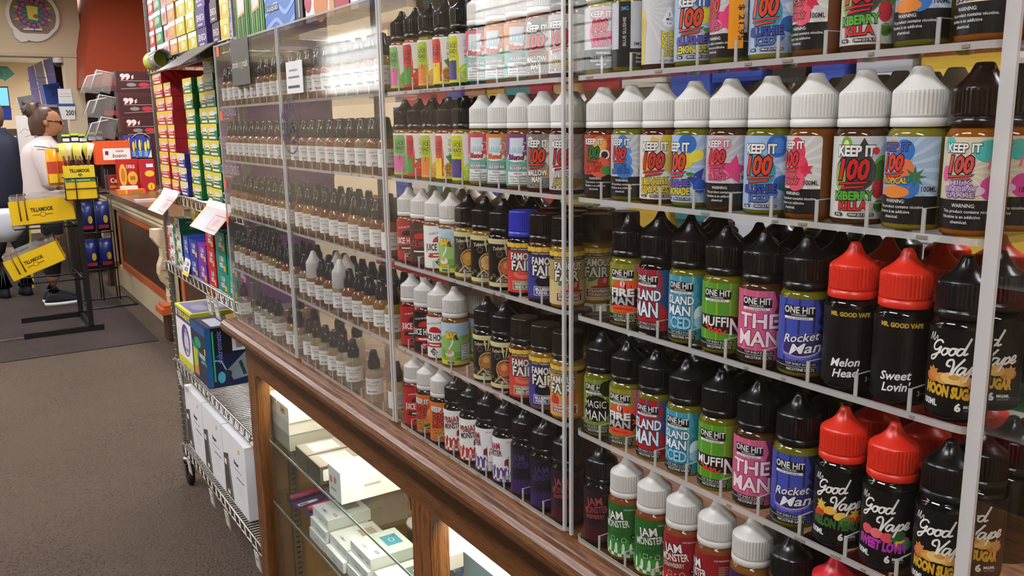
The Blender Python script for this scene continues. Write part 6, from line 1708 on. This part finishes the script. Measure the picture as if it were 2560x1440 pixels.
for k in range(18):
    a = rr.uniform(0, 2 * PI)
    c = Vector((-0.048, 0, 1.665)); p = c + Vector((math.cos(a) * 0.055, math.sin(a) * 0.05, rr.uniform(-0.03, 0.05)))
    hr.tube([p, p + Vector((math.cos(a) * 0.02, math.sin(a) * 0.02, rr.uniform(-0.01, 0.03)))], [0.008, 0.003], 6)
hr.build('hair', M_HAIR, wm)
gl = MB()
for sy in (-1, 1):
    gl.tube([(0.05, sy * 0.08, 1.562), (0.12, sy * 0.078, 1.556), (0.168, sy * 0.058, 1.55)], 0.0045, 6)
    gl.loft([(0.172, sy * 0.033, 1.528, 0.005, 0.02), (0.172, sy * 0.035, 1.545, 0.006, 0.028), (0.168, sy * 0.035, 1.562, 0.005, 0.026)], 10)
gl.tube([(0.174, -0.012, 1.552), (0.174, 0.012, 1.552)], 0.004, 6)
gl.build('sunglasses', mat('shades_black', '#0c0c0e', 0.1), wm)

# second shopper, back turned, cut by the left edge of the picture
mn = thing('person', 'shopper in a navy jacket with back turned at the left edge', 'person', (0.36, 8.9, 0.006), math.radians(100))
B = MB()
B.loft([(0.0, 0, 0.88, 0.12, 0.16), (0.0, 0, 1.1, 0.12, 0.165), (0.0, 0, 1.33, 0.12, 0.19), (0.01, 0, 1.42, 0.08, 0.12), (0.02, 0, 1.46, 0.055, 0.06), (0.03, 0, 1.52, 0.052, 0.055)], 16)
B.loft([(0.04, 0, 1.49, 0.05, 0.045), (0.05, 0, 1.53, 0.085, 0.068), (0.045, 0, 1.60, 0.10, 0.078), (0.035, 0, 1.66, 0.098, 0.076), (0.03, 0, 1.70, 0.06, 0.05)], 16)
for sy in (-1, 1):
    B.tube([(0, sy * 0.08, 0.9), (0.01, sy * 0.09, 0.5), (-0.02, sy * 0.09, 0.1)], [0.09, 0.06, 0.04], 12)
    B.tube([(0, sy * 0.2, 1.36), (0.0, sy * 0.225, 1.12), (0.05, sy * 0.22, 0.9)], [0.055, 0.045, 0.03], 12)
    hand(B, (0.05, sy * 0.22, 0.9), (0.3, 0, -1), (1, 0, 0))
    B.loft([(0.05, sy * 0.038, 1.60, 0.01, 0.01), (0.06, sy * 0.038, 1.605, 0.01, 0.01)], 6)
B.build('body', M_SKIN, mn)
jk = MB().loft([(0, 0, 0.80, 0.16, 0.2), (0, 0, 0.86, 0.165, 0.205), (0, 0, 1.1, 0.16, 0.21), (0, 0, 1.32, 0.15, 0.225), (0.0, 0, 1.42, 0.11, 0.16), (0.005, 0, 1.48, 0.08, 0.09), (0.005, 0, 1.51, 0.085, 0.09)], 20)
for sy in (-1, 1):
    jk.tube([(0, sy * 0.15, 1.40), (0, sy * 0.215, 1.34), (0.0, sy * 0.24, 1.12), (0.05, sy * 0.235, 0.92)], [0.08, 0.085, 0.07, 0.055], 14)
jk.build('jacket', M_NAVY, mn)
lg = MB().loft([(0, 0, 0.92, 0.14, 0.18), (0, 0, 0.76, 0.13, 0.17)], 16)
for sy in (-1, 1):
    lg.tube([(0, sy * 0.085, 0.84), (0.01, sy * 0.09, 0.5), (-0.02, sy * 0.09, 0.09)], [0.1, 0.08, 0.07], 12)
lg.build('trousers', mat('cloth_olive', '#23241f', 0.8), mn)
for sy in (-1, 1):
    s = MB().loft([(0.04, sy * 0.09, 0.0, 0.14, 0.05), (0.04, sy * 0.09, 0.04, 0.138, 0.05), (0.0, sy * 0.09, 0.09, 0.08, 0.045)], 14)
    s.build('shoe', M_BLACKC, mn)
MB().loft([(-0.01, 0, 1.52, 0.06, 0.06), (-0.005, 0, 1.58, 0.09, 0.08), (0.005, 0, 1.66, 0.105, 0.085), (0.02, 0, 1.71, 0.09, 0.07), (0.03, 0, 1.735, 0.04, 0.035)], 16).build('hair', mat('hair_grey_brown', '#5a4636', 0.6, noise=0.3, nscale=50), mn)

# ------------------------------------------------------------------ far wall: oval sign, camera dome, posters, screens
def plate(name, label, cat, pts, Y, col, th=0.02, front=None, rough=0.4, group=None):
    """flat panel hanging at depth Y; outline from picture points"""
    P = [onY(x, y, Y) for x, y in pts]
    cx = sum(p.x for p in P) / len(P); cz = sum(p.z for p in P) / len(P)
    t = thing(name, label, cat, (cx, Y, cz), group=group)
    MB().prism([(p.x - cx, p.z - cz) for p in P], 'Y', 0, th).build('panel', pm(col, rough), t)
    if front:
        put('panel_print', front.mesh('print', None, 0.001, 0.0006), t)
    return t
c0 = onY(83, 38, 10.93)
sg = thing('oval_sign', 'oval framed sign with sun mandala on the beige soffit', 'sign', (c0.x, 10.955, c0.z))
rx, rz = 0.262, 0.262
outer = [(rx * math.cos(a) * 0.98, rz * math.sin(a) * 1.05) for a in [2 * PI * k / 36 for k in range(36)]]
outer = [(x * (1.0 if z > -0.15 else 0.92), z) for x, z in outer]
inner = [(x * 0.87, max(z * 0.87, -0.19)) for x, z in outer]
rg = MB()
n = len(outer)
for k in range(n):
    j = (k + 1) % n
    a, b, c, d = outer[k], outer[j], inner[j], inner[k]
    rg.hexa([(a[0], 0, a[1]), (b[0], 0, b[1]), (b[0], 0.045, b[1]), (a[0], 0.045, a[1]), (d[0], 0, d[1]), (c[0], 0, c[1]), (c[0], 0.045, c[1]), (d[0], 0.045, d[1])])
rg.prism([(-0.215, -0.16), (-0.195, -0.24), (-0.14, -0.285), (-0.08, -0.275), (-0.05, -0.2)], 'Y', -0.002, 0.04)
rg.build('sign_frame', pm('#e6e0d4'), sg)
MB().prism(inner, 'Y', 0.02, 0.044).build('sign_face', pm('#8a6a50'), sg)
L = Ink()
for k in range(16):
    a = 2 * PI * k / 16
    L.poly([(150 * math.cos(a - 0.12), 150 * math.sin(a - 0.12)), (205 * math.cos(a), 190 * math.sin(a)), (150 * math.cos(a + 0.12), 150 * math.sin(a + 0.12))], '#d8a040' if k % 2 else '#4a5a98')
L.ell(0, 0, 150, 150, '#3a3a78')
for k in range(16):
    a = 2 * PI * k / 16; L.ell(125 * math.cos(a), 125 * math.sin(a), 20, 20, '#b8406a')
L.ell(0, 0, 105, 105, '#2f7a6a')
for k in range(12):
    a = 2 * PI * k / 12; L.ell(70 * math.cos(a), 70 * math.sin(a), 38, 10, '#1f4a48', math.degrees(a))
L.poly([(-50, -60), (40, -75), (52, 70), (-58, 80)], '#d8cc2c').ell(25, -30, 26, 22, '#a82c2c').rect(-80, 165, 80, 190, '#e8e0d8').rect(-110, -178, -10, -160, '#e4e0dc').rect(0, -178, 70, -160, '#e4e0dc')
put('sign_print', L.mesh('print', None, 0.001, 0.0008), sg, (0, 0.018, 0.02))
d0 = onY(146, 140, 10.98)
dm = thing('camera_dome', 'white security camera dome under the soffit edge', 'security camera', (d0.x, 11.05, 2.284))
MB().lathe([(0.055, 0.0), (0.055, -0.05), (0.045, -0.06)], 18).build('dome_base', pm('#e4e0d8'), dm)
MB().lathe([(0.042, -0.055), (0.036, -0.085), (0.018, -0.1), (0.004, -0.102)], 18).build('dome_glass', mat('dome_dark', '#3a3634', 0.1), dm)
for k, (q, c) in enumerate(((((68, 170), (84, 162), (104, 262), (84, 270)), '#8f82a8'), (((86, 162), (104, 152), (126, 256), (106, 262)), '#a39aa2'), (((108, 150), (130, 144), (146, 210), (122, 216)), '#8480b4'))):
    plate('menu_poster', '%s pale violet poster hung in the back room' % ['leftmost', 'middle', 'rightmost'][k], 'poster', q, 12.4, c, front=Ink().rect(-60, 60, 50, 80, '#8a86b0').rect(-50, -40, 60, -20, '#9a92b8').rect(-40, 10, 50, 18, '#8a86b0'), group='pale violet posters in the back room')
plate('dark_screen', 'black screen beside the violet posters', 'screen', ((131, 142), (164, 150), (170, 226), (143, 214)), 12.2, '#14110f', 0.04, rough=0.2)
plate('blue_carton', 'blue lettered carton stack above the woman', 'carton', ((106, 212), (148, 206), (150, 262), (118, 262)), 12.1, '#2348a8', 0.15, front=Ink().text('PARTY', 10, 60, 40, '#16307c', w=150, bold=0.04).text('PT', 40, -40, 60, '#16307c', bold=0.04))
plate('blue_carton', 'blue carton with red mark by the cream pier', 'carton', ((150, 208), (172, 208), (172, 262), (150, 262)), 12.27, '#2a56b0', 0.1)
plate('notice_sheet', 'white notice sheet with a blue footer by the pier', 'notice', ((144, 222), (177, 222), (184, 266), (148, 266)), 10.985, '#f0eeea', 0.01, front=Ink().rect(-60, 10, 60, 16, '#a8a8a0').rect(-90, -100, 90, -66, '#2a5a9c').rect(-40, 40, 60, 44, '#a8a8a0'))
plate('number_sign', 'white sign reading 2001 beside the woman face', 'sign', ((146, 266), (188, 266), (188, 299), (156, 299)), 10.98, '#efece4', 0.01, front=Ink().text('2001', 30, -25, 55, INK, w=100, bold=0.02))
plate('monitor', 'computer monitor with bright blue screen at the left edge', 'monitor', ((-12, 216), (20, 216), (27, 272), (-12, 272)), 11.6, '#2a2622', 0.05, rough=0.3, front=Ink())
sc2 = bpy.data.objects['monitor']
MB().box(-0.12, -0.003, -0.09, 0.06, 0.0, 0.11).build('screen', mat('screen_blue', '#5a9ad8', 0.3, emit=1.2), sc2)
plate('arrow_sign', 'green arrow sign hanging on a thread in the opening', 'hanging sign', ((-10, 164), (18, 166), (37, 185), (12, 203), (8, 198), (-10, 197)), 11.5, '#3f8a68', 0.01, front=Ink().text('8', -30, -20, 60, '#2a5a48', bold=0.02))
plate('file_row', 'grey binders standing on the back desk', 'binders', ((42, 244), (84, 236), (92, 300), (60, 300)), 11.9, '#a6a8ae', 0.15, front=Ink().rect(-60, -80, -40, 80, '#6a6c78').rect(0, -80, 16, 80, '#d8d8dc').rect(50, -80, 64, 80, '#5a5c68'))
plate('blue_bin', 'blue bin on the back desk behind the shopper', 'bin', ((-5, 270), (28, 270), (30, 300), (-5, 300)), 11.5, '#1f3ca0', 0.15)
plate('paper_roll_sheet', 'white hanging paper sheet between the two people', 'paper sheet', ((38, 289), (86, 289), (98, 388), (50, 391)), 8.75, '#d8d4cc', 0.005, front=Ink().stroke([(-60, 20), (-20, 60), (40, 40)], 4, '#8a8884').stroke([(-20, -10), (40, 10), (70, -20)], 4, '#8a8884'))
plate('yellow_bag', 'yellow and clear bag behind the woman', 'bag', ((46, 395), (66, 400), (86, 722), (60, 724)), 9.25, '#c8c84a', 0.06)
plate('price_board', 'dark blue price board behind the snack bags', 'board', ((196, 300), (252, 300), (254, 340), (198, 340)), 11.82, '#1f2f58', 0.02, front=Ink().rect(-120, 50, 20, 56, '#8a9ac0').rect(-120, 20, 0, 26, '#8a9ac0').rect(40, 0, 110, 60, '#4a5a88').rect(-120, -20, -20, -14, '#8a9ac0'))
sb_ = onY(104, 263, 12.1); sb2 = onY(176, 263, 12.1)
bsf = thing('carton_stand', 'white stand under the blue cartons in the back room', 'shelf', ((sb_.x + sb2.x) / 2, 12.08, 0.006))
MB().box(-0.28, -0.02, sb_.z - 0.03, 0.28, 0.3, sb_.z).box(-0.28, 0.27, 0, 0.28, 0.3, sb_.z).box(-0.28, -0.02, 0, -0.25, 0.3, sb_.z).box(0.25, -0.02, 0, 0.28, 0.3, sb_.z).build('shelf_body', pm('#cfc6b4'), bsf)
bn = thing('counter_bench', 'dark back desk under the binders in the back room', 'desk', (0.2, 11.62, 0.006))
MB().box(-1.6, -0.1, 1.42, 0.9, 0.4, 1.50).box(-1.6, -0.1, 0.0, 0.9, 0.4, 0.08).box(-1.6, 0.0, 0.08, -1.5, 0.4, 1.42).box(0.8, 0.0, 0.08, 0.9, 0.4, 1.42).build('desk_body', pm('#5a4a3a'), bn)
wb = thing('white_bag', 'white plastic bag and black scale beside the jerky stand', 'bag', onY(15, 585, 7.95))
MB().loft([(0, 0, -0.06, 0.06, 0.06), (0, 0, 0.03, 0.14, 0.1), (0.02, 0, 0.16, 0.16, 0.1), (0.0, 0, 0.2, 0.15, 0.09)], 14).build('bag', pm('#c8ccd2', 0.3), wb)
# ------------------------------------------------------------------ back bar behind the cases, seen through the gaps
M_BAR = mat('bar_white', '#b9b2a6', 0.5)
bar = thing('back_bar', 'long back bar shelving with red shelf strips behind the cases', 'shelving', (0, 0, 0))
BX0, BX1 = 1.86, 2.2
BZ = [0.80, 1.13, 1.46, 1.79, 2.12]
for y in (-0.62, 1.0, 2.6, 4.2):
    MB().box(BX1 - 0.06, y - 0.015, 0.0, BX1, y + 0.015, 2.4).build('upright', M_BAR, bar)
MB().box(BX1 - 0.02, -0.62, 0.0, BX1, 4.2, 2.4).build('back_board', mat('bar_back', '#8f8678', 0.6), bar)
for z in BZ:
    s = MB().box(BX0, -0.62, z - 0.02, BX1 - 0.02, 4.2, z).build('shelf_board', M_BAR, bar)
    MB().box(BX0 - 0.004, -0.62, z - 0.035, BX0, 4.2, z + 0.004).build('shelf_strip', pm('#8e2026'), s)
rnd = random.Random(21)
pal = [('mustard yellow', '#c9a83a'), ('pale grey', '#b6b9be'), ('green and white', '#1f7a52'), ('white', '#d8d4ca'), ('red', '#a82430'), ('royal blue', '#2f4aa0'), ('olive', '#8f8f4a'), ('tan', '#b08a5a'), ('black', '#26221f'), ('teal', '#2c7a78')]
for si, z in enumerate(BZ[:4]):
    y = 0.15; k = 0
    while y < 3.9:
        w = rnd.uniform(0.10, 0.2)
        nm, c = pal[rnd.randrange(len(pal))]
        if si == 1 and y < 1.15:
            nm, c = pal[0] if k % 2 == 0 else pal[1]
        if si == 0 and y < 1.3:
            nm, c = pal[2]
        n = rnd.choice((1, 2, 2, 3)) if si != 1 else rnd.choice((2, 3))
        hh = rnd.uniform(0.06, 0.09)
        fr = None
        if nm == 'green and white':
            fr = pmesh(('gw', round(w, 2)), Ink().rect(-w * 480, 0, -w * 60, hh * 1000, '#e6e4de'))
        for j in range(n):
            if j * hh + hh > 0.30:
                break
            lab = '%s carton, %s along the %s back bar shelf, %s up' % (nm, ORD[k] if k < 20 else ['twenty-first', 'twenty-second', 'twenty-third', 'twenty-fourth', 'twenty-fifth', 'twenty-sixth', 'twenty-seventh', 'twenty-eighth', 'twenty-ninth', 'thirtieth'][k - 20], ['lowest', 'second', 'third', 'fourth'][si], ORD[j])
            box_item('carton', lab, 'carton', (BX0 + rnd.uniform(0.005, 0.03), y + w / 2, z + j * hh + 0.0005), -90, w - 0.006, 0.22, hh - 0.001, c, fr if j % 2 == 0 else None, group='cartons on the back bar')
        y += w + rnd.uniform(0.0, 0.03); k += 1
# ------------------------------------------------------------------ goods standing on top of the far cases
TZ0 = TOPZ + 0.0045
def ontop(name, label, cat, x0, x1, h, col, front=None, X=0.66, d=0.07, rough=0.35, group=None, mk=None):
    y1 = onX(x0, 40, X).y; y0 = onX(x1, 40, X).y
    w = abs(y1 - y0) - 0.003
    fr = front(w * 1000, h * 1000).mesh('print', None, 0.0005, 0.0001) if front else None
    return box_item(name, label, cat, (X, (y1 + y0) / 2, TZ0), -90, w, d, h, col, fr, group=group, rough=rough)
def pr_green(w, h):
    L = Ink()
    for k in range(6):
        L.rect(-w * 0.5 + k * w / 6, 0, -w * 0.5 + (k + 0.4) * w / 6, h, '#7fae4a' if k % 2 else '#3f6a28')
    return L.poly([(-w * 0.3, h * 0.3), (w * 0.25, h * 0.34), (w * 0.3, h * 0.7), (-w * 0.3, h * 0.66)], '#d8a24a').poly([(-w * 0.25, h * 0.33), (w * 0.2, h * 0.37), (w * 0.24, h * 0.67), (-w * 0.25, h * 0.63)], '#e6e2d2')
def pr_swirl(w, h):
    L = Ink()
    for k in range(6):
        L.curve([(-w * 0.5, h * (0.05 + k * 0.2)), (-w * 0.1, h * (0.16 + k * 0.2)), (w * 0.2, h * (0.02 + k * 0.2)), (w * 0.5, h * (0.14 + k * 0.2))], h * 0.06, '#8fb4e6')
    return L.rect(-w * 0.45, h * 0.28, 0, h * 0.36, '#1d2a4a').text('E-LIQUID', -w * 0.22, h * 0.295, h * 0.05, '#e8ecf6', w=w * 0.38)
ontop('green_canister_box', 'green striped pack with cream tag, farther of two on the far case', 'pack', 588, 622, 0.2, '#3f7a2c', pr_green, group='green striped packs')
ontop('green_canister_box', 'green striped pack with cream tag, nearer of two on the far case', 'pack', 624, 660, 0.2, '#4a8a34', pr_green, group='green striped packs')
ontop('blue_swirl_box', 'blue swirl patterned box on the corner of the far case', 'box', 663, 738, 0.17, '#4a78c8', pr_swirl, d=0.06)
ontop('black_box', 'narrow black box with a pale stripe beside the blue swirl box', 'box', 740, 758, 0.17, '#141416', lambda w, h: Ink().rect(-w * 0.1, h * 0.1, w * 0.1, h * 0.7, '#b8b8b4'), d=0.06)
ontop('white_box', 'white box with a red corner and orange disc on the third case', 'box', 764, 838, 0.14, '#ece6e2', lambda w, h: Ink().ell(w * 0.05, h * 0.22, w * 0.24, h * 0.26, '#d88438').ell(-w * 0.4, h * 0.3, w * 0.12, h * 0.16, '#c8344a').rect(w * 0.34, 0, w * 0.5, h, '#e8a04a'))
ontop('red_box', 'red box with pale lines on the third case top', 'box', 840, 875, 0.13, '#b8242c', lambda w, h: Ink().rect(-w * 0.4, h * 0.2, w * 0.4, h * 0.26, '#e8c8c4').rect(-w * 0.4, h * 0.34, w * 0.3, h * 0.38, '#e8c8c4'))
ontop('blue_box', 'blue and white box at the near end of the third case top', 'box', 878, 930, 0.13, '#3a5aa8', lambda w, h: Ink().rect(-w * 0.5, 0, -w * 0.1, h, '#dfe4ee'))
# sticker on the farthest case front
sg2 = thing('case_sticker', 'grey shop name sticker on the farthest case front', 'sticker', (XF - 0.0012, onX(600, 140, XF).y, onX(600, 160, XF).z), math.radians(-90))
MB().box(-0.075, 0, -0.05, 0.075, 0.0008, 0.06).build('sticker_sheet', pm('#4d463e'), sg2)
put('sticker_print', Ink().text('smok', -66, -8, 18, '#e6e2da', w=46, al='L', bold=0.0).text('ecig', -18, -8, 18, '#a8b86a', w=38, al='L', bold=0.0).text('nals', 22, -8, 18, '#e6e2da', w=40, al='L', bold=0.0).mesh('print', None, 0.0004, 0.0001), sg2)
sg3 = thing('case_sticker', 'round dark blue emblem sticker on the seam of the far cases', 'sticker', (XF - 0.0012, onX(728, 310, XF).y, onX(728, 315, XF).z), math.radians(-90))
L = Ink()
for rr_, ww in ((58, 2.5), (36, 2.5), (32, 1.2)):
    L.stroke([(rr_ * math.cos(2 * PI * k / 40), rr_ * math.sin(2 * PI * k / 40)) for k in range(41)], ww, '#23305c')
for k, ch in enumerate('HONEY'):
    a = math.radians(200 - k * 26)
    L.text(ch, 46 * math.cos(a), 46 * math.sin(a) - 6, 13, '#23305c', bold=0.04, rot=math.degrees(a) - 90)
L.text('A', 0, -14, 30, '#23305c', bold=0.02)
put('sticker_print', L.mesh('print', None, 0.0004, 0.0001), sg3)
sg4 = thing('case_card', 'white price card stuck on the third case front', 'price card', (XF - 0.0012, onX(737, 190, XF).y, onX(737, 190, XF).z), math.radians(-90))
MB().box(-0.05, 0, -0.035, 0.05, 0.0008, 0.03).build('card', pm('#e3e3dd'), sg4)
put('card_print', Ink().rect(-30, 10, 20, 14, '#9a9a96').rect(-36, -4, 30, 0, '#7a7a76').rect(-40, -24, 30, -19, '#3a3a38').mesh('print', None, 0.0004, 0.0001), sg4)
for k, y in enumerate((130, 290, 460, 545)):
    p = onX(541 + (y - 130) * 0.058, y, XF - 0.001)
    s = thing('orange_tag', 'tiny orange tag on the far edge of the farthest case, %s from the top' % ORD[k], 'tag', (XF - 0.0012, p.y - 0.012, p.z), math.radians(-90), group='tiny orange tags')
    MB().box(-0.012, 0, -0.012, 0.012, 0.0008, 0.012).build('tag_sheet', pm('#e8603a'), s)
# price sticker on the top shelf of the nearest case
p = onX(1862, 50, XF + 0.016)
ps = thing('price_sticker', 'orange 21.95 price sticker on the nearest case top shelf', 'price sticker', (XF + 0.0045, p.y, p.z - 0.004), math.radians(-58))
MB().box(-0.007, 0, -0.022, 0.007, 0.0004, 0.022).build('sticker_sheet', pm('#f09a1e'), ps)
put('sticker_print', Ink().text('$ 21.95', 2.6, 17, 5, INK, w=32, rot=-90, al='L').mesh('print', None, 0.0003, 0.0001), ps)
